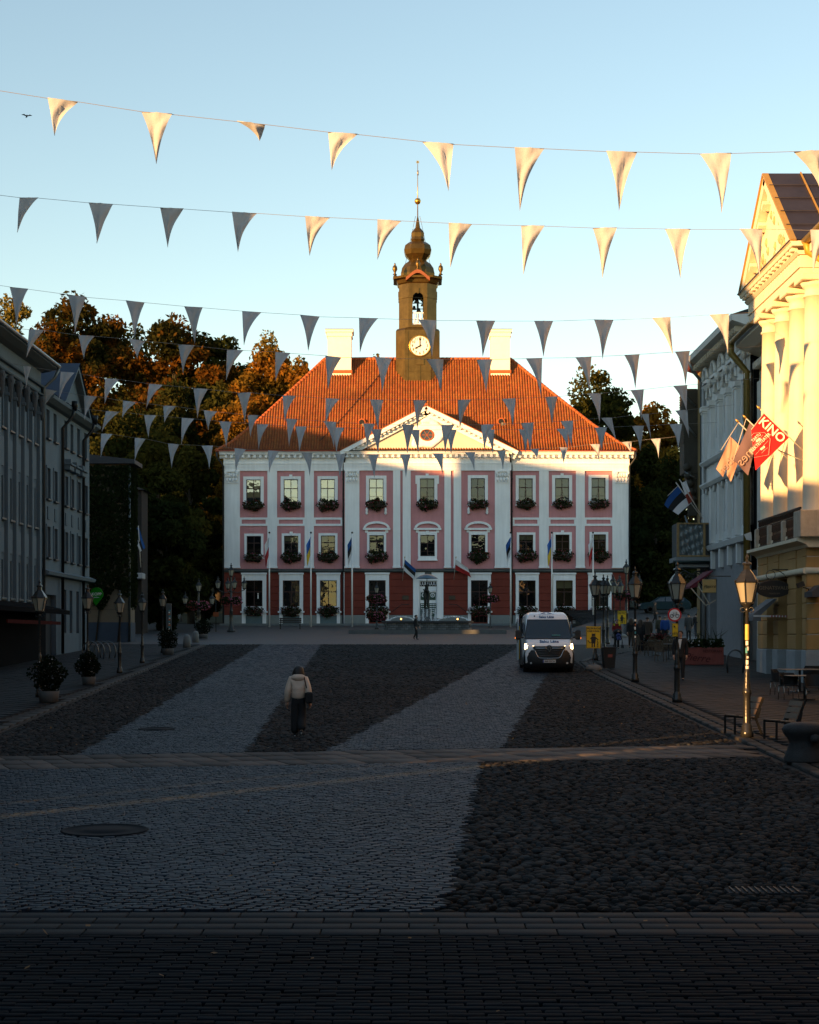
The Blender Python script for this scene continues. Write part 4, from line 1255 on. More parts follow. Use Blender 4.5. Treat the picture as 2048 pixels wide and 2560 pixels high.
# ---- left, behind: cream house overgrown with climber, then a dark house with balcony
def X_(px, y): return wx(px, y)
iv = empty('overgrown_house', (-19.2, 109, gz(109)), label='low cream house with a thick climbing plant, at the end of the left row', cat='house')
zb = gz(109)
CREAM = M('dull cream render', (.14, .11, .075), .85, var=.12, bump=.1)
MB().box(-6, 1.25, 0, 2.5, 1.25, wz(1160, 109)-zb).build('wall', CREAM, iv)
MB().box(-6, 1.28, -.04, 2.54, -.5, 1.25).build('base_course', M('dark blue base', (.03, .045, .07), .8, var=.12), iv)
MB().box(-6, 1.26, -.02, 2.52, 2.05, 2.1).build('band', M('cream band', (.09, .075, .055), .8), iv)
MB().prism([(-6.3, wz(1160, 109)-zb), (1.7, wz(1160, 109)-zb), (1.7, wz(1150, 109)-zb), (-2.4, wz(1132, 109)-zb), (-6.3, wz(1150, 109)-zb)], -.4, 2.8).build('roof', M('dark slate', (.03, .03, .035), .7, var=.2), iv)
MB().tube([(1.33, -.12, 0), (1.33, -.12, wz(1165, 109)-zb)], .08, 8).build('downpipe', BRASS_PIPE, iv)
dh = empty('balcony_house', (-22.5, 128, gz(128)), label='dark house with a white balcony behind the climber covered house', cat='house')
zb = gz(128); DH = M('dark brown render', (.014, .012, .011), .9, var=.15)  # one even dark brown for the whole house
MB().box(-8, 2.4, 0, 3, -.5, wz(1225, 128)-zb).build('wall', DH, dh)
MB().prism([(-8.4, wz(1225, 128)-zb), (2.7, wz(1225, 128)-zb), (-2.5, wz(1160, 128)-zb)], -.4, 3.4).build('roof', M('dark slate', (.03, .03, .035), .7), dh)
bx0, bx1 = X_(306, 126.6)+22.5, X_(356, 126.6)+22.5
MB().bbox(bx0, bx1, -1.4, 0, wz(1447, 126.6)-zb, wz(1432, 126.6)-zb, .05).build('balcony_slab', M('grey white balcony', (.30, .31, .33), .8, var=.1), dh)
m = MB()
for k in range(7): m.bar((lerp(bx0, bx1, k/6), -1.36, wz(1432, 126.6)-zb), (lerp(bx0, bx1, k/6), -1.36, wz(1405, 126.6)-zb), .04)
m.bar((bx0, -1.36, wz(1405, 126.6)-zb), (bx1, -1.36, wz(1405, 126.6)-zb), .06); m.build('railing', IRON, dh)
for k in range(3):
    MB().box(-6.5+k*2.6, -5.3+k*2.6, -.05, .02, 5, 7).build('window', DGLASS, dh)

# ---- right: portico building (cinema) with columns, pediment and balcony
YB = 69.7; XR = 14.25
K = empty('cinema_building', (XR, YB, gz(65)), R(-90), 'cream classical building with portico columns and pediment, glowing in sunlight', 'building')
kz = gz(65)
def kx(px, X=XR): return YB - X*F/(px-CX)      # local x of a point at plane X seen at column px
CREAMW = M('cream stucco', (.72, .62, .46), .8, var=.06, scale=.8, bump=.06, streak=.10, stain=.08)
OCHRE = M('ochre render', (.40, .235, .085), .85, var=.10, scale=.9, bump=.08, streak=.08)
GREYB = M('grey plaster base', (.28, .30, .31), .85, var=.15, bump=.1)
LEN = 8.5
zF = 7.0 - kz                      # balcony floor
zA = 16.35 - kz                    # underside of the architrave
zC = 17.55 - kz                    # top of the cornice
# ground storey: piers and openings
ops = [(kx(1920), kx(1936), 0, 5.7-kz), (kx(1948), kx(1971), 0, 5.7-kz), (kx(1992), kx(2008), 0, 5.7-kz)]
MB().plate(0, LEN, -.6, zF-.3, ops, 0, .7).build('arcade_wall', OCHRE, K)
prs = [(0, ops[0][0]), (ops[0][1], ops[1][0]), (ops[1][1], ops[2][0]), (ops[2][1], LEN)]
JL = M('pale mortar joint', (.5, .46, .40), .8, var=.05)
for a, b in prs:
    MB().bbox(a-.03, b+.03, -.07, .72, -.6, 1.1, .03).build('plinth_block', GREYB, K)
    for k in range(8):
        z = 1.1 + k*.56
        m = MB(); m.bbox(a+.003, b-.003, -.035, .0, z+.02, z+.54, .012); m.build('block_course', OCHRE, K)
for k in range(8):    # end wall of the portico, facing the camera
    z = 1.1 + k*.56
    MB().bbox(LEN, LEN+.04, .0, 2.2, z+.02, z+.545, .008).build('block_course', OCHRE, K)
MB().box(LEN-.02, LEN+.012, 0, 2.2, -.6, zF-.3).build('end_wall_joint', JL, K)
MB().box(LEN, LEN+.1, -.06, 2.2, -.6, 1.1).build('plinth_block', GREYB, K)
for a, b in ((-.05, LEN+.1),):
    MB().tube([(a, -.06, 5.85-kz), (b, -.06, 5.85-kz)], .12, 8).build('roll_moulding', CREAMW, K)
MB().tube([(LEN+.06, -.06, 5.85-kz), (LEN+.06, 2.2, 5.85-kz)], .12, 8).build('roll_moulding', CREAMW, K)
# recess behind arcade
MB().box(-10.5, LEN+18, 2.2, 3.0, -.6, zC-.4).build('main_wall', CREAMW, K)
for a, b, c, d in ops: MB().box(a-.3, b+.3, 2.05, 2.2, .1, 5.2-kz).build('shop_window', DGLASS, K)
# balcony floor, dies and iron panels
MB().prism([(2.2, zF-.32), (-.05, zF-.32), (-.12, zF-.22), (-.45, zF-.1), (-.45, zF+.02), (2.2, zF+.02)], -.15, LEN+.45, 'x').build('balcony_slab', CREAMW, K)
COLY = [YB-68.3, YB-65.9, YB-63.4, YB-60.95]
ccx = .25
STONEP = M('stained stone', (.42, .36, .28), .9, var=.2, scale=4, bump=.15, streak=.15)
for c in COLY[3:]:
    MB().bbox(c-.5, c+.62, -.42, ccx+.62, zF+.02, zF+.98, .03).build('pedestal', STONEP, K)
for k in range(3):
    a, b = COLY[k]-.1, COLY[k+1]-.1
    MB().bbox(a-.14, a+.14, -.40, -.12, zF+.02, zF+.80, .04).build('balcony_post', STONEP, K)
    m = MB(); y = -.26
    m.bar((a, y, zF+1.1), (b, y, zF+1.1), .07); m.bar((a, y, zF+.08), (b, y, zF+.08), .05); m.bar((a, y, zF+.82), (b, y, zF+.82), .04)
    n = 12
    for q in range(n+1):
        x = lerp(a, b, q/n)
        if q < n:
            x2 = lerp(a, b, (q+1)/n); m.bar((x, y, zF+.1), (x2, y, zF+.8), .03); m.bar((x2, y, zF+.1), (x, y, zF+.8), .03)
            c_ = (x+x2)/2; m.tube([(c_+.06*math.cos(t), y, zF+.96+.1*math.sin(t)) for t in np.linspace(0, 2*math.pi, 9)], .018, 4, caps=False)
    m.build('iron_railing', M('rusted iron', (.035, .02, .012), .7, .2, var=.3), K)
    m = MB()
    for q in range(60):
        x = lerp(a, b, random.random()); z = zF + random.uniform(.2, .9); m.obox((x, .15+random.uniform(-.12, .1), z), (.09, .004, .07), (random.uniform(-1, 1), random.uniform(-1, 1), random.uniform(0, 3)))
    m.build('balcony_greenery', leaf_mat('dry balcony leaves', [(0, (.02, .02, .008)), (1, (.10, .06, .015))], 3), K)
# columns
for c in COLY:
    m = MB(); zb_ = zF + .05; h = zA - zb_ - .75
    pf_ = [(.56, 0), (.56, .12), (.5, .2), (.46, .3)] + [(.45 - .07*(t**1.6), .3 + t*(h-.3)) for t in np.linspace(0, 1, 8)] + [(.43, h), (.43, h+.06), (.38, h+.1), (.38, h+.3), (.46, h+.36), (.54, h+.52)]
    m.lathe(pf_, 24, (c, ccx, zb_)); col_ = m.build('column', CREAMW, K)
    MB().bbox(c-.62, c+.62, ccx-.62, ccx+.62, zb_+h+.52, zA, .03).build('abacus', CREAMW, col_)
# entablature
MB().bbox(-.35, LEN+.35, -.32, 2.2, zA, zA+.30, .02).build('architrave', CREAMW, K)
MB().box(-.40, LEN+.40, -.37, 2.2, zA+.30, zA+.36).build('taenia', CREAMW, K)
m = MB()
for k in range(26):
    x = lerp(-.3, LEN+.3, (k+.5)/26); m.box(x-.1, x+.1, -.37, -.32, zA+.36, zA+.74)
m.build('triglyph_bars', CREAMW, K)
MB().bbox(-.35, LEN+.35, -.32, 2.2, zA+.36, zA+.76, .01).build('frieze', CREAMW, K)
MB().prism([(2.2, zA+.76), (-.38, zA+.76), (-.48, zA+.86), (-.48, zA+.9), (2.2, zA+.9)], -.45, LEN+.45, 'x').build('bed_moulding', CREAMW, K)
for k in range(15):
    x = lerp(-.4, LEN+.4, (k+.5)/15); MB().bbox(x-.16, x+.16, -.62, -.38, zA+.9, zA+1.04, .02).build('modillion', CREAMW, K)
MB().prism([(2.2, zA+1.04), (-.64, zA+1.04), (-.68, zA+1.16), (-.74, zC), (2.2, zC)], -.55, LEN+.55, 'x').build('cornice', CREAMW, K)
MB().box(-.55, LEN+.55, -.77, -.6, zC, zC+.04).build('cornice_flashing', M('black tin', (.015, .015, .015), .5), K)
zP = 21.2 - kz; pm = LEN/2
MB().prism([(-.2, zC+.03), (LEN+.2, zC+.03), (pm, zP-.7)], -.3, 1.5).build('pediment', CREAMW, K)
for a, s in ((-.55, 1), (LEN+.55, -1)):
    dx, dz_ = pm-a, zP-zC; L_ = math.hypot(dx, dz_); nx, nz = -dz_/L_*s, abs(dx)/L_
    def off(t, d): return (a+dx*t-nx*d, zC+dz_*t-nz*d)
    poly = [off(0, 0), off(1, 0), off(1, .38), off(.04, .38)]
    if s < 0: poly = poly[::-1]
    MB().prism(poly, -.66, 1.0).build('raking_cornice', CREAMW, K)
    poly = [off(0, -.07), off(1, -.07), off(1, .0), off(0, .0)]
    if s < 0: poly = poly[::-1]
    MB().prism(poly, -.73, -.5).build('rake_edge', M('ochre tin edge', (.45, .26, .06), .5, .3), K)
    for k in range(5):
        t = .14 + k*.17; c = off(t, .5); MB().obox((c[0], -.45, c[1]), (.34, .34, .2), (0, -math.atan2(dz_, dx) if s > 0 else math.atan2(dz_, -dx), 0)).build('modillion', CREAMW, K)
m = MB()
for k in range(26):
    t = random.uniform(.2, .8); x = lerp(0, LEN, t); z = zC + .3 + random.random()*(1-abs(t-.5)*2)*2.0
    MB().lathe([(.02, -.15), (.14, 0), (.1, .12), (.02, .2)], 6, (x, -.32, z), sy=.4).build('stucco_rosette', M('stained stucco relief', (.50, .34, .16), .9, var=.25, scale=5), K)
m = MB(); RF = M('violet brown sheet roof', (.045, .035, .038), .45, .4, var=.3, scale=1.0)
m.add([(LEN+.6, -.71, zC+.05), (pm, -.71, zP+.06), (pm, 9, zP+.06), (LEN+.6, 9, zC+.05)], [(0, 1, 2, 3)]); m.add([(-.6, -.71, zC+.05), (pm, -.71, zP+.06), (pm, 9, zP+.06), (-.6, 9, zC+.05)], [(3, 2, 1, 0)])
kr = m.build('roof', RF, K)
for q in range(1, 7):
    y = -.7 + q*1.45
    MB().bar((LEN+.6, y, zC+.09), (pm, y, zP+.1), .05).build('roof_seam', M('ochre tin edge', (.45, .26, .06), .5, .3) if q == 1 else RF, kr)
for q in range(1, 5):
    f = q/5; MB().bar((lerp(LEN+.6, pm, f), -.65, lerp(zC, zP, f)+.09), (lerp(LEN+.6, pm, f), 9, lerp(zC, zP, f)+.09), .03).build('roof_seam', RF, kr)
YEL = M('ochre painted gutter', (.42, .25, .03), .5, .2, var=.12)
m = MB(); m.tube([(LEN+.6, -.2, zC-.02), (LEN+14, -.2, zC+.0)], .14, 10); m.build('gutter', YEL, K)
m = MB(); m.tube([(LEN+.75, -.2, zC-.05), (LEN+.75, -.15, zC-.4), (LEN+.75, .9, zC-1.1), (LEN+.75, 1.0, .2)], .13, 10); m.build('downpipe', YEL, K)
MB().box(LEN+.56, LEN+14, -.1, 2.2, zC-.45, zC-.08).build('side_cornice', CREAMW, K)
# stretch of wall between portico and the next house, with its own eaves and ochre downpipe
MB().prism([(2.2, zC-.9), (1.6, zC-.7), (1.1, zC-.4), (1.1, zC-.15), (2.2, zC-.1)], -10.6, -.35, 'x').build('side_cornice', M('grey cream stucco', (.58, .54, .47), .85, var=.08, bump=.08), K)
OLIVE = M('olive brown pipe', (.14, .10, .02), .5, .2, var=.15)
m = MB(); m.tube([(-10.9, .9, zC-.2), (-.6, .9, zC-.05)], .13, 10); m.tube([(-10.7, .9, zC-.3), (-10.7, .9, zC-.7), (-10.5, 1.6, zC-1.6), (-10.5, 1.6, .1)], .16, 10); m.build('downpipe', OLIVE, K)
MB().bbox(-9.6, -8.6, 1.9, 2.22, 0, zC-2.2, .03).build('side_pilaster', M('grey cream stucco', (.40, .37, .32), .85), K)
m = MB()
for k in range(34): m.box(-10.4+k*.3, -10.25+k*.3, 1.85, 2.2, zC-1.5, zC-1.2)
m.build('side_dentils', M('grey cream stucco', (.40, .37, .32), .85), K)

# ---- right, farther: white stucco house with round headed windows
XW = 16.0
YW = 85.6
W = empty('arcaded_house', (XW, YW, gz(80)), R(-90), 'grey white stucco house with rows of narrow round headed windows', 'building')
wz0 = gz(80)
STW = M('grey white stucco', (.62, .62, .60), .85, var=.07, scale=.7, bump=.08, streak=.09)
STG = M('grey ground storey', (.22, .22, .225), .85, var=.1, bump=.1)
def kw(px): return YW - XW*F/(px-CX)
YW = XW*F/(1763-CX); W.location.y = YW
LW = kw(1876)
def wl(py, Y): return wz(py, Y) - wz0
nb = 5; bw = LW/ (nb+.3)
cs = [bw*(k+.65) for k in range(nb)]
zA0, zA1 = 12.95-wz0, 15.75-wz0
zB0, zB1 = 8.35-wz0, 11.0-wz0
zsc = YW/85.5
hl = [(c-.5, c+.5, a*1.0, b) for c in cs for a, b in ((zA0+.9, zA1+.95), (zB0+.5, zB1+.6))]
MB().plate(0, LW, 8.3-wz0, 18.3-wz0, hl, 0, .35).build('wall', STW, W)
MB().plate(0, LW, -.6, 8.3-wz0, [(LW-2.6, LW-1.2, 0, 4.3), (LW-1.0, LW-.2, 0, 4.3), (1.2, 3.2, .6, 4.2)], .06, .4).build('ground_storey_wall', STG, W)
MB().box(.01, LW-.01, .8, 10, -.6, 18.2-wz0).build('rear_wall', STW, W)
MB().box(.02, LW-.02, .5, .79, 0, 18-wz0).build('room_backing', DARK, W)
for a, b, c, d in hl: arch_window(W, None, a, b, c, d, 0, .3, True, glass=DGLASS, wallmat=STW)
for k in range(nb+1):
    c = cs[0] - bw/2 + bw*k
    for z0_, z1_, zc_ in ((12.95-wz0, 15.9-wz0, 15.6-wz0), (8.4-wz0, 11.2-wz0, None)):
        m = MB(); m.bbox(c-.3, c+.3, -.2, .02, z0_, z1_, .03)
        if zc_: m.bbox(c-.38, c+.38, -.3, .02, zc_, zc_+.3, .03); m.bbox(c-.34, c+.34, -.25, .02, zc_-.12, zc_, .03)
        m.build('pilaster', STW, W)
for k in range(nb):
    c = cs[k]
    for zt in (hl[0][3], hl[1][3]):
        m = MB(); m.tube([(c+.62*math.cos(t), -.06, zt-.5+.62*math.sin(t)) for t in np.linspace(0, math.pi, 13)], .09, 6); m.build('arch_moulding', STW, W)
    m = MB()       # little fan panels under the cornice
    zt = 17.15-wz0
    m.tube([(c+.6*math.cos(t), -.25, zt+.62*math.sin(t)) for t in np.linspace(0, math.pi, 13)], .1, 6); m.box(c-.7, c+.7, -.3, .02, zt-.18, zt-.02)
    m.build('fan_panel', STW, W)
    mm = MB(); mm.lathe([(.02, -.32), (.18, -.1), (.24, .15)], 8, (c+bw/2, -.25, zt-.3), sy=.7); mm.build('console', STW, W)
for z, d in ((12.75, .3), (11.55, .3), (16.85, .2)):
    MB().prism([(.02, z-wz0-.12), (-d*.6, z-wz0-.1), (-d, z-wz0+.06), (-d, z-wz0+.14), (.02, z-wz0+.2)], -.1, LW+.1, 'x').build('string_course', STW, W)
MB().prism([(.06, 8.0-wz0), (-.2, 8.05-wz0), (-.3, 8.3-wz0), (.02, 8.42-wz0)], -.1, LW+.1, 'x').build('string_course', STW, W)
for k in range(nb+1):
    c = .3 + k*(LW-.6)/nb; MB().bbox(c-.16, c+.16, -.15, .06, 7.05-wz0, 8.05-wz0, .02).build('console', STW, W)
MB().prism([(.02, 18.1-wz0), (-.3, 18.15-wz0), (-.9, 18.35-wz0), (-.95, 18.6-wz0), (.02, 18.65-wz0)], -.25, LW+.2, 'x').build('eaves', STW, W)
BRK = M('dusty cream stucco', (.42, .36, .27), .9, var=.1)
for k in range(22):
    x = (k+.5)*LW/22; MB().bbox(x-.1, x+.1, -.7, .0, 17.85-wz0, 18.15-wz0, .03).build('bracket', BRK, W)
m = MB(); m.prism([(-.95, 18.62-wz0), (4.5, 20.4-wz0), (10, 18.6-wz0)], -.2, LW+.1, 'x'); m.build('roof', LROOF, W)
PIPEG = M('zinc pipe', (.13, .15, .16), .4, .6, var=.15)
m = MB(); m.tube([(.15, -.9, 18.45-wz0), (.15, -.7, 17.9-wz0), (-.05, -.16, 17.3-wz0), (-.05, -.16, .2)], .1, 8); m.build('downpipe', PIPEG, W)
m = MB(); m.tube([(.35, -.14, 17-wz0), (.35, -.14, .2)], .1, 8); m.build('downpipe', M('pale pipe', (.33, .33, .32), .5, .3), W)

# ---- right, last: ochre corner house with tiled roof, glazed oriel and ironwork
XY_ = 15.9
Yy = 94.2
Yh = empty('corner_house', (XY_, Yy, gz(90)), R(-90), 'ochre corner house with dark tiled roof behind the arcaded white house', 'house')
z9 = gz(90)
ly = Yy - (YW + .15)
MB().box(0, ly, .0, 9, -.6, 18.2-z9).build('wall', M('dark ochre render', (.25, .17, .07), .85, var=.12, bump=.1), Yh)  # plain darker ochre, one even base tone
for k in range(9): MB().box(-.02, ly, -.03, .0, .3+k*.7, .92+k*.7).build('block_course', M('dark ochre render', (.25, .17, .07), .85), Yh)
PT = M('dark maroon pantile', (.055, .022, .018), .6, var=.2, tint=True)
Vt, Ft, Ct = [], [], []; o_ = 0
for r_ in range(14):
    for c in np.arange(0, ly+1.8, .3):
        t0, t1 = r_/14, (r_+1)/14
        a = (-.4 + 4.6*t0, 18.5-z9+3.0*t0+.05); b = (-.4 + 4.6*t1, 18.5-z9+3.0*t1)
        for i in range(5): Vt.append((c+.3*i/4-.4, a[0], a[1]+[0, .06, .08, .05, 0][i]))
        for i in range(5): Vt.append((c+.3*i/4-.4, b[0], b[1]+[0, .06, .08, .05, 0][i]))
        for i in range(4): Ft.append((o_+i, o_+i+1, o_+6+i, o_+5+i))
        Ct += [np.array([.06, .022, .018])*rng.uniform(.5, 1.5)]*10; o_ += 10
tr = MB().prism([(-.4, 18.45-z9), (4.2, 21.45-z9), (8.9, 18.45-z9)], -.38, ly+1.3, 'x').build('roof', M('maroon roof core', (.05, .018, .015), .7), Yh)
tag(link('roof_tile_field', np_mesh('roof_tiles', np.array(Vt), np.array(Ft), PT, col=np.array(Ct)), tr), kind='stuff')
MB().box(-.45, -.38, -.5, 4.2, 18.3-z9, 18.9-z9).build('verge_board', M('dark red board', (.09, .015, .012), .6), Yh)
MB().prism([(.02, 18.0-z9), (-.5, 18.2-z9), (-.6, 18.5-z9), (.02, 18.5-z9)], -.4, ly, 'x').build('eaves', M('dark red board', (.09, .015, .012), .6), Yh)
# carved wooden bay silhouetted against the sky
m = MB(); CARV = M('dark carved timber', (.05, .045, .035), .8, var=.25, bump=.2)
ob = ly - 2.6
m.bbox(ob-.5, ob+1.0, -.75, 0, 12.5-z9, 17.2-z9, .05)
for k in range(20): m.box(ob-.52, ob+1.02, -.78, .0, 14.2-z9+k*.14, 14.28-z9+k*.14)
for k in range(5): m.lathe([(.05, 0), (.22, .15), (.26, .3), (.05, .5)], 8, (ob+1.0, -.6+.08*k, 12.6-z9-k*.45)); 
m.prism([(ob-.5, 12.5-z9), (ob+1.0, 12.5-z9), (ob+.8, 10.2-z9)], -.5, 0)
m.build('carved_bay', CARV, Yh)
m = MB(); m.tube([(ob+1.1, -.85, 17.3-z9), (ob+1.1, -.85, 16.9-z9), (ob+1.3, -.2, 16.2-z9)], .07, 7); m.tube([(ob+1.1, -.8, 15.4-z9), (ob+1.3, -.15, 14.5-z9)], .06, 7); m.tube([(ob+1.1, -.75, 12.6-z9), (ob+1.3, -.15, 12.2-z9)], .05, 7); m.tube([(ob+1.0, -.7, 10.2-z9), (ob+1.25, -.12, 8-z9)], .05, 7); m.build('rain_pipes', PIPEG, Yh)
# plastic-covered oriel
od = 1.75
zo0, zo1 = wz(1392, 90.5)-z9, wz(1307, 90.5)-z9
oy = Yy - 90.5
WOOD = M('raw timber batten', (.30, .20, .09), .8, var=.25, scale=8)
ori = MB().bbox(oy-2.0, oy-.05, -od+.08, 0, zo0, zo1, .03).build('oriel', M('oriel grey board', (.05, .06, .065), .8, var=.15), Yh)
PLAS = M('wrinkled plastic sheet', (.11, .135, .14), .18, var=.3, scale=2.5, spec=.7, bump=.9, bscale=5)
rows = []
for i in range(25):
    rows.append([(oy + .02 + .05*math.sin(i*.9+k*.35)*math.sin(k*.7) + .03*math.sin(k*1.3+i*.2), lerp(-od+.12, -.30, k/24), lerp(zo0+.08, zo1-.08, i/24)) for k in range(25)])
MB().grid(rows).build('plastic_sheet', PLAS, ori)
m = MB()
for yy in (-od+.08, -.28): m.box(oy, oy+.1, yy-.06, yy+.06, zo0, zo1)
m.box(oy, oy+.09, -od+.08, 0, zo0, zo0+.08); m.box(oy, oy+.09, -od+.08, 0, zo1-.08, zo1); m.build('batten', WOOD, ori)
MB().box(oy-2.1, oy+.15, -od-.05, .02, zo0-.25, zo0-.02).build('ledge', M('pale ledge', (.22, .235, .235), .8), ori)
MB().tube([(oy+.2, -od-.2, zo0-.28), (oy+.2, .0, zo0-.3)], .08, 8).build('gutter', M('dark green gutter', (.015, .03, .028), .5, .3), ori)
MB().box(oy-1.9, oy+.05, -od+.3, 0, zo0-.55, zo0-.3).build('soffit', M('pale ledge', (.22, .235, .235), .8), ori)
m = MB()
for k in range(4):
    c = (-od+.4+k*.36, zo0-1.0-(.12 if k % 2 else 0))
    m.tube([(oy, c[0]+(.26-.02*t)*math.cos(t), c[1]+(.26-.02*t)*math.sin(t)) for t in np.linspace(0, 10, 28)], .03, 5)
m.tube([(oy, -od+.2, zo0-.6), (oy, -.8, zo0-1.0), (oy, -.15, zo0-1.8)], .04, 6); m.build('iron_scroll', IRON, ori)

# ---- unseen buildings, sized to cast the morning shade; the tall far blocks are added
def plain_block(name, label, poly, z0, z1, mat, roof_h=0.0, storeys=4):
    c = Vector((sum(p[0] for p in poly)/len(poly), sum(p[1] for p in poly)/len(poly), z0))
    e = empty(name, c, 0, label, 'building')
    loc = [(p[0]-c.x, p[1]-c.y) for p in poly]
    MB().prism(loc[::-1], -1.5, z1-z0, 'z').build('wall', mat, e)
    m = MB(); m.prism([(p[0]*1.01, p[1]*1.01) for p in loc[::-1]], z1-z0, z1-z0+.3, 'z'); m.build('cornice', WHITE, e)
    if roof_h:
        top = [(p[0], p[1], z1-z0+.3) for p in loc]; n = len(top)
        ins = [(p[0]*.45, p[1]*.45, z1-z0+.3+roof_h) for p in loc]
        m = MB(); m.add(top+ins, [(i, (i+1) % n, n+(i+1) % n, n+i) for i in range(n)] + [tuple(range(n, 2*n))]); m.build('roof', LROOF, e)
    for i in range(len(loc)):
        a, b = Vector(loc[i]), Vector(loc[(i+1) % len(loc)]); L_ = (b-a).length
        u = (b-a)/L_; nrm = Vector((u.y, -u.x)); n = int(L_/3.4)
        if nrm.dot((a+b)/2) < 0: nrm = -nrm
        facing = nrm.x > .5 if c.x < -10 else (nrm.y > .5 if c.y < -10 else nrm.x < -.5)
        if L_ < 2.5 or not facing: continue
        for s_ in range(storeys):
            for k in range(n):
                p = a + u*((k+.5)*L_/n) + nrm*.02; z = 1.2 + s_*(z1-z0-1.5)/storeys
                q = MB(); q.obox((p.x, p.y, z+.8), (1.1, .06, 1.7), (0, 0, math.atan2(u.y, u.x))); q.build('window', M('plain dark pane', (.02, .022, .025), .1, spec=.7, var=0), e)
    return e
dS = Vector((math.sin(R(SUN_AZ)), math.cos(R(SUN_AZ))))
def para(ya, yb, depth=14.0):
    "plan following the direction of the low sun, so that the alleys let a blade of light through"
    a, b = Vector((XL, ya)), Vector((XL, yb)); k = depth/dS.x
    return [(a.x, a.y), (b.x, b.y), (b.x-dS.x*k, b.y-dS.y*k), (a.x-dS.x*k, a.y-dS.y*k)]
SIDE = M('warm grey render', (.26, .24, .21), .85, var=.1)
plain_block('row_house', 'tall grey row house left of the frame, nearest the arched building', [(XL, 38.0), (XL, 54.9), (XL-11, 54.9), (XL-11, 38.0)], gz(40), 22.5, SIDE, 4.0, 5)
plain_block('row_house', 'lower row house left of the frame, before the alley', para(16.30, 37.98), gz(22), 14.2, SIDE, 0, 3)  # added casters: shade the cinema foot, slanted gaps leave ground streaks
plain_block('row_house', 'narrow row house left of the frame, between two alleys', para(14.6, 16.03), gz(14), 14.2, SIDE, 0, 3)
plain_block('row_house', 'long row house left of the frame, beside the camera', para(-42, 13.97), gz(0), 14.2, SIDE, 0, 3)
plain_block('shade_block', 'six storey block far left of the frame, near half', [(-62, 64), (-62, 90.2), (-65.5, 90.2), (-65.5, 64)], gz(70), 31.9, SIDE, 0, 6)  # three blocks added only to throw the shade edge on the hall
plain_block('shade_block', 'five storey block far left of the frame, in the middle', [(-62, 90.22), (-62, 100.98), (-76, 100.98), (-76, 90.22)], gz(80), 29.5, SIDE, 0, 5)
plain_block('shade_block', 'six storey block far left of the frame, far half', [(-62, 101.0), (-62, 132), (-76, 132), (-76, 101.0)], gz(100), 31.4, SIDE, 0, 6)
plain_block('end_building', 'wide building closing the square behind the camera', [(-12, -16), (45, -16), (45, -34), (-12, -34)], gz(-20), 19.5, SIDE, 4, 4)  # put in to dim the sky behind and darken window reflections
plain_block('row_house', 'row house right of the frame, beside the camera', [(17, -14), (31, -14), (31, 46), (17, 46)], gz(20), 15.0, SIDE, 3, 3)
# ------------------------------------------------------------------ trees and climbers
def leaf_cloud(n, centers, radii, size, seed, hollow=.45):
    "leaf-sized quads gathered in clumps through a crown"
    r = np.random.default_rng(seed)
    C = np.asarray(centers); Rr = np.asarray(radii)
    w = Rr[:, 0]*Rr[:, 1]*Rr[:, 2]; w = w**.7; w = w/w.sum()
    idx = r.choice(len(C), n, p=w)
    d = r.normal(size=(n, 3)); d /= np.linalg.norm(d, axis=1)[:, None]
    rad = hollow + (1-hollow)*r.random(n)**.6
    P = C[idx] + d*Rr[idx]*rad[:, None]
    # random leaf orientation
    a = r.normal(size=(n, 3)); a /= np.linalg.norm(a, axis=1)[:, None]
    b = np.cross(a, r.normal(size=(n, 3))); b /= np.linalg.norm(b, axis=1)[:, None]
    s = size*r.uniform(.55, 1.3, (n, 1))
    V = np.stack([P - a*s, P + b*s*.55, P + a*s, P - b*s*.55], 1).reshape(-1, 3)
    Fq = np.arange(4*n).reshape(n, 4)
    return V, Fq
BARK = M('dark bark', (.035, .028, .02), .95, var=.3, scale=4, bump=.4)
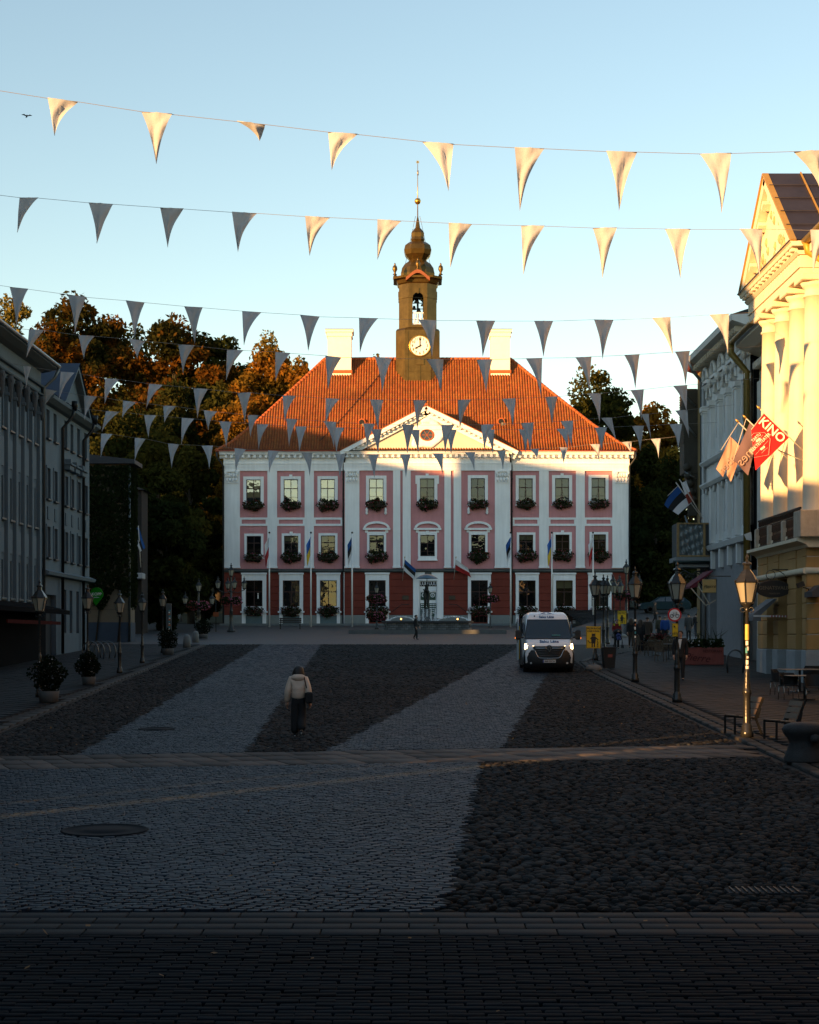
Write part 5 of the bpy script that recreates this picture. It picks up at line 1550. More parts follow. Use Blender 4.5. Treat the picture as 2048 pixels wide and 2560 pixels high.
def make_tree(name, label, x, y, z0, h, crown_w, crown_lo, n, mat, seed, size=.26, group='trees on the hill', sparse=False):
    rr = random.Random(seed)
    t = empty(name, (x, y, z0), rr.uniform(0, 6), label, 'tree', group)
    m = MB(); r0 = .018*h + .1
    lean = (rr.uniform(-.03, .03)*h, rr.uniform(-.03, .03)*h)
    trunk = [(lean[0]*k/6, lean[1]*k/6, h*.82*k/6) for k in range(7)]
    m.tube(trunk, [r0*(1-.13*k) for k in range(7)], 8)
    cents, rads = [], []
    nl = 13 if not sparse else 9
    for k in range(nl):
        f = crown_lo + (.93-crown_lo)*(k+.5)/nl
        a = k*2.4 + rr.uniform(-.4, .4)
        env = math.sin(math.pi*min(1, max(.0, (f-crown_lo*.75)/(1.04-crown_lo*.75))))**.6
        ln_ = crown_w*env*rr.uniform(.45, 1.0)
        b0 = Vector((lean[0]*f, lean[1]*f, h*f*.8)); b1 = b0 + Vector((math.cos(a)*ln_, math.sin(a)*ln_, h*.1*rr.uniform(.5, 1.4)))
        mid = b0.lerp(b1, .5) + Vector((0, 0, .25))
        m.tube([b0, mid, b1], [r0*.4*(1-f*.5), r0*.25*(1-f*.5), .04], 5)
        for q in range(3 if not sparse else 2):
            e = b1 + Vector((rr.uniform(-1, 1), rr.uniform(-1, 1), rr.uniform(-.6, .8)))*crown_w*.28
            s = crown_w*rr.uniform(.26, .46)*(.6 if sparse else 1)
            cents.append(e); rads.append((s, s, s*rr.uniform(.55, .9)))
    top = Vector((lean[0], lean[1], h*.9)); cents.append(top); rads.append((crown_w*.42, crown_w*.42, h*.12))
    for k in range(26 if not sparse else 8):
        a = rr.uniform(0, 6.28); f = rr.uniform(crown_lo, .97); env = math.sin(math.pi*min(1, max(.0, (f-crown_lo*.75)/(1.04-crown_lo*.75))))**.6
        q = crown_w*env*rr.uniform(.3, 1.0); s = crown_w*rr.uniform(.18, .36)
        cents.append(Vector((math.cos(a)*q, math.sin(a)*q, h*f))); rads.append((s, s, s*.7))
    m.build('trunk', BARK, t)
    V, Fq = leaf_cloud(n, [tuple(c) for c in cents], rads, size, seed, .25)
    link('crown', np_mesh('crown', V, Fq, mat), t)
    return t
AUT = leaf_mat('autumn maple leaves', [(.3, (.014, .018, .006)), (.47, (.032, .030, .008)), (.56, (.115, .045, .007)), (.61, (.045, .036, .008)), (.75, (.02, .022, .006))], .15)
OLV = leaf_mat('late summer green leaves', [(.3, (.016, .023, .007)), (.5, (.042, .044, .011)), (.65, (.09, .07, .013)), (.8, (.035, .04, .01))], .13)
YLW = leaf_mat('yellowing birch leaves', [(.3, (.12, .11, .03)), (.5, (.20, .15, .03)), (.7, (.28, .14, .03))], .2)
ORG = leaf_mat('orange lime leaves', [(.3, (.035, .035, .010)), (.5, (.17, .095, .014)), (.58, (.25, .105, .014)), (.72, (.08, .06, .012))], .22)
DKG = leaf_mat('dark green leaves', [(.3, (.012, .02, .008)), (.55, (.03, .035, .010)), (.75, (.06, .05, .012))], .15)
def hill_tree(name, label, px, py_top, y, crown_px, crown_lo, n, mat, seed, size=.26, sparse=False, z0=None):
    x = wx(px, y); zt = wz(py_top, y)
    z0 = hill_z(x, y) if y > 172 else gz(y)
    if z0 is None: z0 = 0
    return make_tree(name, label, x, y, z0-.3, zt-z0+.3, crown_px*1.22*y/F, crown_lo, int(n*1.6) if not sparse else n, mat, seed, size*1.12, sparse=sparse)
hill_tree('maple_tree', 'tall orange and green maple, highest of the left hill', 195, 742, 205, 105, .3, 17000, AUT, 11, .30)
hill_tree('maple_tree', 'rust coloured maple left of the highest one, half behind a roof', 112, 850, 196, 70, .2, 9000, AUT, 12, .28)
hill_tree('dark_tree', 'dark broad tree right of the highest maple, catching orange light', 440, 795, 200, 120, .25, 17000, AUT, 13, .30)
hill_tree('dark_tree', 'dark crown behind the broad autumn tree', 330, 815, 215, 100, .3, 11000, OLV, 14, .3)
hill_tree('dark_tree', 'dark tree between the broad autumn tree and the orange lime', 545, 850, 202, 90, .25, 12000, DKG, 15, .3)
hill_tree('birch_tree', 'thin pale birch showing above the orange lime', 668, 828, 215, 55, .35, 2600, YLW, 16, .24, True)
hill_tree('lime_tree', 'bright orange lime tree beside the left roof slope', 680, 868, 192, 98, .2, 16000, ORG, 17, .28)
hill_tree('lime_tree', 'golden lime tree touching the left roof slope', 748, 900, 186, 62, .1, 11000, ORG, 21, .26)
hill_tree('lime_tree', 'olive orange tree lower left of the town hall roof', 590, 1000, 184, 75, .15, 10000, ORG, 18, .26)
hill_tree('birch_tree', 'sparse yellow tree above the leftmost roof', 30, 748, 190, 70, .3, 4200, YLW, 19, .26, True)
for k, (px, pt, y, w, mt, lab) in enumerate(((300, 1000, 178, 95, OLV, 'olive green tree above the balcony house'), (405, 1075, 150, 80, OLV, 'olive green street tree behind the gabled house'), (478, 1120, 164, 62, OLV, 'olive tree left of the town hall corner'), (330, 1190, 140, 70, DKG, 'dark green tree beside the balcony house'), (420, 1260, 138, 70, DKG, 'dark low tree in the left gap'), (505, 1290, 168, 45, DKG, 'dark tree close to the town hall corner'), (255, 900, 196, 90, AUT, 'orange brown tree below the highest maple'), (545, 960, 190, 70, OLV, 'olive tree under the dark crowns, left of the roof'), (420, 960, 188, 90, DKG, 'shaded tree in the middle of the left hill'))):
    hill_tree('broadleaf_tree', lab, px, pt, y, w, .06, 11000, mt, 30+k, .24)
hill_tree('oak_tree', 'round green oak right of the town hall roof', 1462, 922, 190, 108, .2, 16000, OLV, 51, .26)
hill_tree('lime_tree', 'golden topped lime tree far right behind the flags', 1650, 1010, 185, 90, .15, 14000, ORG, 52, .26)
hill_tree('broadleaf_tree', 'green tree between the oak and the golden lime', 1560, 1030, 196, 65, .15, 10000, OLV, 53, .26)
for k, (px, pt, y, w, mt, lab) in enumerate(((1618, 1120, 172, 55, DKG, 'dark tree touching the right end of the town hall'), (1690, 1130, 165, 75, DKG, 'dark tree behind the striped flag'), (1640, 1230, 160, 70, DKG, 'dark low tree above the parked car'), (1740, 1060, 178, 60, OLV, 'olive tree behind the carved bay'), (1530, 1110, 188, 60, OLV, 'shaded green tree low behind the right roof slope'))):
    hill_tree('broadleaf_tree', lab, px, pt, y, w, .05, 10000, mt, 60+k, .24)
hill_tree('broadleaf_tree', 'small tree peeping over the ridge left of the clock tower', 945, 888, 215, 26, .4, 1500, ORG, 70, .22)
# climbing plant on the overgrown house
r = np.random.default_rng(5)
n = 14000
P = np.stack([r.uniform(-6.0, 1.45, n), -.05 - .35*r.random(n)**2 , r.uniform(2.1, wz(1165, 109)-gz(109), n)], 1)
edge = 2.2 + .9*np.sin(P[:, 0]*1.7) + .5*np.sin(P[:, 0]*4.1)
keepm = (P[:, 2] > edge*.6 + 1.4) & (r.random(n) < .85)
P = P[keepm]; n = len(P)
a = r.normal(size=(n, 3)); a[:, 1] *= .4; a /= np.linalg.norm(a, axis=1)[:, None]
b = np.cross(a, np.array([0, 1, 0]) + .3*r.normal(size=(n, 3))); b /= np.linalg.norm(b, axis=1)[:, None]
side_ = r.random(n) < .25
P[side_, 0] = 1.3 + .12*r.random(side_.sum()); P[side_, 1] = r.uniform(-.1, 2.5, side_.sum())
s = r.uniform(.07, .15, (n, 1))
V = np.stack([P-a*s, P+b*s*.8, P+a*s, P-b*s*.8], 1).reshape(-1, 3)
cl = empty('climbing_plant', (-19.2, 109-.02, gz(109)), label='thick dark climber covering the cream house wall', cat='plant')
link('foliage', np_mesh('foliage', V, np.arange(4*n).reshape(n, 4), leaf_mat('dark climber leaves', [(.3, (.008, .014, .006)), (.6, (.02, .028, .010)), (.8, (.05, .045, .02))], .5)), cl)
m = MB()
for k in range(5):
    x0_ = -5+k*1.4; m.tube([(x0_, -.06, 0), (x0_+.3, -.08, 3), (x0_-.2, -.08, 6), (x0_+.4, -.08, 9)], [.06, .05, .04, .02], 5)
m.build('stem', BARK, cl)
# ------------------------------------------------------------------ bunting: eight cords of pennants across the square
K_ = 2048/1725.0
ROWS = [
 (39.6, [((101,207),(163,214),(114,284)),((298,235),(363,241),(326,339)),((500,256),(558,262),(545,290)),((691,278),(753,283),(699,360)),((890,298),(955,304),(944,409)),((1084,311),(1146,313),(1096,440)),((1277,319),(1342,320),(1305,441)),((1474,324),(1540,323),(1517,451)),((1673,319),(1742,317),(1737,402))], (0,191), 'topmost cord of sunlit pennants, nearest to the camera'),
 (50.8, [((41,416),(81,417),(36,489)),((187,427),(238,430),(205,514)),((337,437),(387,440),(353,521)),((489,447),(540,449),(501,530)),((643,456),(694,458),(651,535)),((795,463),(845,465),(795,547)),((945,470),(994,472),(949,560)),((1098,475),(1147,476),(1103,577)),((1249,480),(1299,480),(1271,582)),((1401,482),(1454,483),(1432,588)),((1557,483),(1606,482),(1600,583)),((1706,485),(1756,484),(1712,575))], (0,411), 'second cord of pennants, grey on the left and sunlit on the right'),
 (63.0, [((20,604),(60,609),(36,686)),((142,620),(182,626),(158,702)),((265,633),(304,637),(284,711)),((388,645),(427,648),(409,722)),((510,655),(550,658),(515,730)),((632,663),(673,667),(649,739)),((756,669),(796,671),(758,744)),((881,673),(919,675),(910,752)),((1003,675),(1043,676),(1017,750)),((1125,676),(1165,676),(1144,753)),((1251,673),(1292,674),(1270,755)),((1374,670),(1412,668),(1419,746)),((1494,663),(1535,661),(1536,741))], (0,601), 'third cord of pennants, passing in front of the clock'),
 (70.0, [((61,694),(93,695),(56,753)),((165,706),(199,708),(176,755)),((271,714),(306,718),(289,755)),((375,725),(410,728),(384,785)),((478,736),(513,738),(476,800)),((580,741),(612,744),(580,803)),((685,749),(719,753),(691,822)),((790,752),(825,755),(805,828)),((898,756),(934,757),(929,826)),((1004,757),(1037,757),(1024,829)),((1108,755),(1142,754),(1139,838)),((1212,753),(1246,751),(1241,824)),((1315,748),(1347,746),(1339,818)),((1422,741),(1453,739),(1445,812))], (20,690), 'fourth cord of pennants, along the ridge of the town hall roof'),
 (76.0, [((49,770),(66,773),(55.5,817)),((128,783),(157,785),(124,841)),((222,797),(251,799),(222,852)),((314,808),(343,811),(308,860)),((407,817),(438,820),(416,880)),((500,827),(529,827),(514,889)),((595,833),(623,834),(600,890)),((686,839),(715,840),(686,895)),((779,842),(808,842),(796,905)),((871,843),(899,843),(879,904)),((964,842),(992,842),(969,903)),((1057,840),(1086,839),(1080,899)),((1148,836),(1175,835),(1164,892)),((1239,829),(1266,828),(1263,892)),((1328,822),(1356,820),(1351,884)),((1418,813),(1448,811),(1445,869))], (28,766), 'fifth cord of pennants, across the middle of the tiled roof'),
 (83.0, [((93,819),(119,823),(85,871)),((177,833),(204,835),(178,884)),((259,844),(287,847),(259,882)),((343,854),(371,856),(347,891)),((429,864),(457,867),(438,905)),((521,874),(545,875),(527,921)),((603,882),(627,883),(609,941)),((681,887),(708,889),(703,943)),((766,892),(790,893),(774,947)),((846,894),(873,895),(858,956)),((929,895),(957,895),(938,954)),((1013,894),(1041,894),(1020,949)),((1096.5,891),(1124,890),(1116.5,951)),((1180,887),(1207,886),(1203,943)),((1266,880),(1289,880),(1298,928)),((1350,872),(1366,872),(1373,923)),((1422,865),(1448,863),(1452,921))], (80,816), 'sixth cord of pennants, at the tip of the town hall pediment'),
 (87.6, [((223,866),(251,867),(215.5,910)),((303.5,873.5),(329.5,875),(312,921)),((383,880),(409,882),(382,936)),((461,887),(488,889),(477,942)),((541,893),(566,894),(543.5,946)),((621.6,898),(646,898.5),(630.5,953)),((702,900),(725.5,901),(709,956)),((782,904),(804.6,904),(796.5,957)),((862,905),(884,905.5),(881,956)),((938,905),(962,905),(950,958)),((1018,905),(1041.6,905),(1038,957)),((1092,904.5),(1114,904.5),(1107,954)),((1172,903.6),(1196,903),(1196,947)),((1252.7,900.6),(1278.4,900),(1268,950.5)),((1331,897),(1356,897),(1348.6,949)),((1410,893.5),(1436,893),(1427,949))], (150,858), 'seventh cord of pennants, just behind the sixth'),
 (99.6, [((213,913),(237,914.5),(213,963)),((283.6,922),(306.8,924),(283.6,971)),((353.6,934),(377.4,936),(361,985.6)),((423.9,938),(448.5,939),(440.8,987.6)),((494.4,944),(518.4,946),(496.7,994)),((564.7,949),(588.4,950),(568,997.6)),((634.6,952.8),(657.8,953.5),(652,1002.5)),((705.5,955.7),(728,956.6),(715.6,1007)),((774,956.6),(797.4,957),(788.5,1007)),((843.4,956.6),(865.4,956.6),(855,1007)),((910.6,955),(933,955),(932.4,999)),((979,952.7),(1000.4,952),(999,992)),((1046.6,950),(1065.4,949),(1059,989)),((1116,946),(1135,945),(1131,968.7)),((1179,942.6),(1197,942),(1186,977)),((1243,936),(1262.8,935),(1262,972.4)),((1309,931),(1330.5,929.7),(1329,953)),((1371,924.6),(1391,923),(1386.5,965)),((1436,918),(1457.6,915.6),(1461,960))], (150,905), 'lowest cord of pennants, along the town hall cornice'),
]
CLOTH = cloth_mat('white pennant cloth', (.44, .44, .46), .10)
CORD = M('thin cord', (.22, .2, .19), .8, var=0)
for ri, (Y, pens, start, label) in enumerate(ROWS):
    P3 = lambda p, dy=0.0: Vector((wx(p[0]*K_, Y+dy), Y+dy, wz(p[1]*K_, Y+dy)))
    # cord anchored on the facades
    first, last = P3(start), P3(pens[-1][1])
    pts = [P3(start)]
    for a, b, _ in pens: pts += [P3(a), P3(b)]
    d0 = (pts[1]-pts[0]); 
    if pts[0].x > XL + .3:
        t = (pts[0].x - XL)/max(.3, abs(d0.x)); pts.insert(0, pts[0] - d0*min(t, 40))
        pts[0].z = max(pts[0].z, pts[1].z)
    dl = pts[-1]-pts[-3]
    if ri == 2: pts.append(Vector((14.0, 68.9, wz(780, 68.9))))
    else:
        xr = 17.0 if ri < 2 else 15.8
        f = max(0.0, (xr - pts[-1].x)); pts.append(pts[-1] + Vector((f, 0, f*max(-.02, dl.z/max(.1, dl.x)))))
    base = pts[0].copy()
    e = empty('bunting', base, 0, label, 'bunting', 'bunting cords across the square')
    MB().tube([p-base for p in pts], .0065 if ri < 3 else .008, 5).build('cord', CORD, e)
    for pi, (a, b, c) in enumerate(pens):
        rr = random.Random(ri*100+pi)
        turn = rr.uniform(-.15, .15)
        A, B, C = P3(a)-base, P3(b)-base, P3(c)-base
        w = (B-A).length; drop = C - (A+B)/2
        A.y -= turn*w*.5; B.y += turn*w*.5
        C.y += rr.uniform(-.25, .25)
        rows = []; n = 14; m_ = 8
        lean = (C.x - (A.x+B.x)/2)/max(.2, w)
        crumple = (ri == 0 and pi == 2)
        ph = rr.uniform(0, 6)
        for i in range(n+1):
            t = i/n; t2 = t
            row = []
            for k in range(m_+1):
                s = k/m_
                top = A.lerp(B, s)
                p = top.lerp(C, t2)
                # edges bow inwards as the cloth drapes, the windward edge most
                bow = .16*w*math.sin(math.pi*t)*(1 - t*.3)
                if lean < -.15: sgn = -(s)*1.15 ; 
                elif lean > .15: sgn = (1-s)*1.15
                else: sgn = (.5-s)*1.0
                p = p + Vector((sgn*bow, 0, 0))
                amp = .07*w*(1-t*.4)
                p.y += amp*math.sin(s*7+ph+t*2.0)*min(1, t*4+.1) + .10*w*math.sin(t*2.6+ph)*t - .06*w*math.sin(math.pi*s)*(1-t) - .05*w*max(0, 1-abs(s-.5)*7)*(1-t*.5) + .025*w*math.sin(11*(s+t*1.3)+ph)*(1-t)
                row.append(p)
            rows.append(row)
        m = MB(); m.grid(rows)
        # folded back of the cloth: a hem tube along the cord gives the top its thickness
        m.tube([A, B], .012, 5)
        m.build('pennant', CLOTH, e)
# ------------------------------------------------------------------ window boxes on the town hall
LEAFG = leaf_mat('geranium leaves', [(.3, (.012, .022, .010)), (.7, (.035, .045, .018))], 6, .2)
BL_R = M('crimson blossom', (.16, .008, .014), .7, var=.3, scale=20)
BL_P = M('pink blossom', (.42, .10, .17), .7, var=.3, scale=20)
def blob_quads(n, f, size, seed, flat=.3):
    r = np.random.default_rng(seed)
    P = np.array([f(r) for _ in range(n)])
    a = r.normal(size=(n, 3)); a /= np.linalg.norm(a, axis=1)[:, None]
    b = np.cross(a, r.normal(size=(n, 3))); b /= np.linalg.norm(b, axis=1)[:, None]
    s = size*r.uniform(.6, 1.3, (n, 1))
    return np.stack([P-a*s, P+b*s*.8, P+a*s, P-b*s*.8], 1).reshape(-1, 3), np.arange(4*n).reshape(n, 4)
def box_shape(k, shrink=1.0):
    def f(r):
        while True:
            x, y, z = r.uniform(-1, 1), r.uniform(-1, 1), r.uniform(-1, 1)
            if x*x+y*y+z*z < 1: break
        bump = 1 + .22*math.sin(x*5+k)
        return (x*1.02*shrink, -.28+y*.32*shrink, (z*.54*bump - .08*(1-x*x) + .05)*shrink)
    return f
fb_proto = []
for k in range(6):
    V, Q = blob_quads(560, box_shape(k), .085, 200+k); fo = np_mesh('foliage', V, Q, LEAFG)
    V, Q = blob_quads(170 if k < 3 else 110, box_shape(k, 1.05), .055, 300+k); bl = np_mesh('blossoms', V, Q, BL_R)
    V, Q = blob_quads(8 if k < 2 else 60, box_shape(k, 1.06), .05, 400+k); b2 = np_mesh('blossoms', V, Q, BL_P)
    bx = MB(); bx.bbox(-.75, .75, -.42, -.1, -.28, .02, .03); bxm = bx.mesh('box'); bxm.materials.append(M('brown flower trough', (.04, .025, .018), .8))
    fb_proto.append((fo, bl, b2, bxm))
ORD = ['first', 'second', 'third', 'fourth', 'fifth', 'sixth', 'seventh', 'eighth', 'ninth']
pat = {0: [0,3,4,1,3,4,0,3,4], 1: [5,3,0,4,0,2,4,5,1], 2: [5,0,2,3,0,4,5,3,4]}
for row, (wins, nm) in enumerate(((upper, 'top'), (lower, 'middle'), (ground_w, 'ground floor'))):
    for i in range(9):
        w = wins[i]
        if w is None or (row == 1 and i == 4): continue
        y = (-PROJ if 3 <= i <= 5 else 0.0) - (.10 if row == 2 else .05)
        z = w[2] - (.30 if row < 2 else .42)
        k = pat[row][i]
        e = empty('flower_box', (hall.location.x + (w[0]+w[1])/2, HY + y, HB + z), 0,
                  '%s window box, %s from the left, %s row of the town hall' % (('red' if k < 2 else 'red and pink'), ORD[i], nm), 'flower box', 'window boxes of the town hall')
        fo, bl, b2, bxm = fb_proto[k]
        sc = random.uniform(.9, 1.08)
        for nme, me in (('foliage', fo), ('blossoms', bl), ('blossoms', b2), ('trough', bxm)):
            link(nme, me, e, loc=(0, 0, .02), scale=(sc, 1, sc*random.uniform(.9, 1.1)) if nme != 'trough' else None)

# ------------------------------------------------------------------ flags
FLAGC = M('printed flag cloth', (.5, .5, .5), .85, var=.05, scale=4, tint=True)
def flag_mesh(A, B, C, D, stripes, axis=1, n=16, wave=.05, seed=0, name='cloth'):
    "cloth between corners A-B (top edge) and D-C (bottom edge); stripes: list of (until, colour) along axis 1 = A to D, 0 = A to B"
    rr = random.Random(seed); ph = rr.uniform(0, 6)
    A, B, C, D = map(Vector, (A, B, C, D)); nrm = (B-A).cross(D-A)
    nrm = nrm.normalized() if nrm.length > 1e-6 else Vector((0, -1, 0))
    V, cols, Fq = [], [], []
    sts = sorted({0.0, 1.0} | {s[0] for s in stripes})
    ts = []
    for a, b in zip(sts, sts[1:]):
        m_ = max(2, int(n*(b-a))); ts += [(lerp(a, b, k/m_), lerp(a, b, (k+1)/m_)) for k in range(m_)]
    def pt(u, v):
        p = A.lerp(B, u).lerp(D.lerp(C, u), v)
        L_ = ((B-A).length + (D-A).length)/2
        return p + nrm*(wave*L_*(math.sin(5.5*u+2.4*v+ph) * (.25+.75*v) + .5*math.sin(9*v-3*u+ph)))
    us = [k/n for k in range(n+1)]
    for (t0, t1) in ts:
        tm = (t0+t1)/2; col = next(c for u, c in stripes if tm <= u + 1e-6)
        for k in range(n):
            q = [(us[k], t0), (us[k+1], t0), (us[k+1], t1), (us[k], t1)]
            if axis == 0: q = [(b, a) for a, b in q]
            o_ = len(V); V += [pt(*p) for p in q]; cols += [col]*4; Fq.append((o_, o_+1, o_+2, o_+3))
    return np_mesh(name, np.array([tuple(v) for v in V]), np.array(Fq), FLAGC, smooth=True, col=np.array(cols))
BLUE, BLK, WHT, REDC, YELC = (.012, .075, .26), (.012, .012, .014), (.62, .62, .64), (.36, .02, .02), (.62, .40, .03)
EST = [(1/3, BLUE), (2/3, BLK), (1, WHT)]; CITY = [(.5, WHT), (1, REDC)]; UKR = [(.5, (.03, .12, .42)), (1, YELC)]
PW = M('white flagpole', (.7, .7, .7), .4, .2, var=.05)
def hang(e, z, stripes, w, h, seed, side=-1):
    "limp flag: stripes fold into narrow vertical pleats beside the pole"
    A, D = (0, 0, z), (side*.05, 0, z-h*.62)
    link('flag', flag_mesh(A, (side*w, -.05, z-h*.28), (side*w*.8, .04, z-h), D, stripes, 1, 14, .10, seed), e)
poles = [(673.5, CITY, 'red and white'), (777.5, UKR, 'blue and yellow'), (880.5, EST, 'blue, black and white'), (1277, EST, 'blue, black and white'), (1380, UKR, 'blue and yellow'), (1483, CITY, 'red and white')]
for k, (px, st, cn) in enumerate(poles):
    y = 150.0
    e = empty('flagpole', (wx(px, y), y, gz(y)), 0, '%s flagpole from the left before the town hall, limp %s flag' % (ORD[k], cn), 'flagpole', 'flagpoles before the town hall')
    h = wz(1334, y) - gz(y)
    MB().tube([(0, 0, 0), (0, 0, h*.5), (0, 0, h)], [.075, .065, .045], 10).build('pole', PW, e)
    MB().lathe([(.02, -.02), (.09, .05), (.09, .1), (.02, .18)], 10, (0, 0, h)).build('finial', IRON, e)
    hang(e, h-.25, st, .42, 2.7, 40+k)
def wall_flag(name, label, Y, base_px, tip_px, corners_px, stripes, axis=1, wave=.04, seed=1, dy=0.0, tipdy=-.6, group=None):
    b = Vector((wx(base_px[0], Y), Y, wz(base_px[1], Y)))
    e = empty(name, b, 0, label, 'flag', group)
    P = lambda p, d: Vector((wx(p[0], Y+d), Y+d, wz(p[1], Y+d))) - b
    MB().tube([(0, 0, 0), P(tip_px, tipdy)], [.022, .016], 8).build('pole', M('pale flag staff', (.5, .46, .4), .6), e)
    tp = P(tip_px, tipdy); d = tp.normalized()
    MB().tube([tp, tp+d*.1, tp+d*.24], [.03, .045, .004], 8).build('finial', M('brass spearhead', (.45, .28, .08), .4, .7), e)
    link('cloth', flag_mesh(*[P(c, tipdy*.8 + .12*i) for i, c in enumerate(corners_px)], stripes, axis, 16, wave, seed), e)
    return e, P
wall_flag('wall_flag', 'blue, black and white flag left of the town hall door', HY-.6, (1006, 1451), (1012, 1396), ((1012, 1399), (1040, 1423), (1036, 1451), (1009, 1424)), EST, seed=3, tipdy=-.9)
wall_flag('wall_flag', 'red and white flag right of the town hall door', HY-.6, (1135, 1449), (1140, 1396), ((1140, 1399), (1170, 1420), (1178, 1444), (1137, 1423)), CITY, seed=4, tipdy=-.9)
# flag with the stripes running away from the spreader bar
def big_flag():
    Y = 88.0
    b = Vector((wx(1757, Y), Y, wz(1297, Y)))
    e = empty('wall_flag', b, 0, 'large blue, black and white flag beside the arcaded house', 'flag')
    P = lambda x, y, d=0: Vector((wx(x, Y+d), Y+d, wz(y, Y+d))) - b
    STF = M('pale flag staff', (.5, .46, .4), .6)
    m = MB(); m.tube([(0, 0, 0), P(1690, 1206)], .03, 8); m.tube([P(1696, 1214), P(1669, 1240)], .018, 6); m.build('pole', STF, e)
    c = [P(1696.5, 1214), P(1669, 1240), P(1660.5, 1261), P(1696, 1286), P(1730, 1256)]
    # three diagonal stripes from upper left to lower right edge
    top = [P(1696.5, 1214), P(1707.5, 1228), P(1718.5, 1243), P(1730, 1257)]
    bot = [P(1661, 1262), P(1670.5, 1271), P(1682, 1278), P(1696, 1287)]
    mid = [P(1669, 1240), P(1683, 1247, .1), P(1697, 1258, .15), P(1712, 1271, .1)]
    for k, col in enumerate((BLUE, BLK, WHT)):
        V = [top[k], top[k+1], mid[k], mid[k+1], bot[k], bot[k+1]]
        rows = []
        for q in range(9):
            t = q/8
            def bez(a, m_, c_): return a*(1-t)**2 + m_*2*t*(1-t) + c_*t**2
            rows.append((bez(top[k], mid[k], bot[k]), bez(top[k+1], mid[k+1], bot[k+1])))
        VV = np.array([tuple(p) for r_ in rows for p in r_]); FF = np.array([(2*i, 2*i+1, 2*i+3, 2*i+2) for i in range(8)])
        link('stripe', np_mesh('stripe', VV, FF, FLAGC, smooth=True, col=np.array(col)), e)
big_flag()
def city_flag():
    Y = 87.4
    b = Vector((wx(1754, Y), Y, wz(1288, Y)))
    e = empty('wall_flag', b, 0, 'white and red flag hanging behind the large striped flag', 'flag')
    P = lambda x, y, d=0: Vector((wx(x, Y+d), Y+d, wz(y, Y+d))) - b
    MB().tube([(0, 0, 0), P(1699, 1198)], .03, 8).build('pole', M('pale flag staff', (.5, .46, .4), .6), e)
    link('cloth', flag_mesh(P(1703, 1208), P(1716, 1202), P(1733, 1250), P(1722, 1262), [(.55, WHT), (1, (.25, .04, .02))], 1, 10, .05, 9), e)
city_flag()
def left_flag():
    Y = 126.0
    b = Vector((wx(352, Y), Y, wz(1418, Y)))
    e = empty('wall_flag', b, 0, 'dark blue, black and white flag hanging by the balcony on the left', 'flag')
    P = lambda x, y, d=0: Vector((wx(x, Y+d), Y+d, wz(y, Y+d))) - b
    MB().tube([(0, 0, 0), P(346, 1314)], .03, 8).build('pole', M('pale flag staff', (.5, .46, .4), .6), e)
    link('cloth', flag_mesh(P(347, 1317), P(331, 1328), P(350, 1380), P(363, 1370), EST, 0, 12, .04, 11), e)
left_flag()

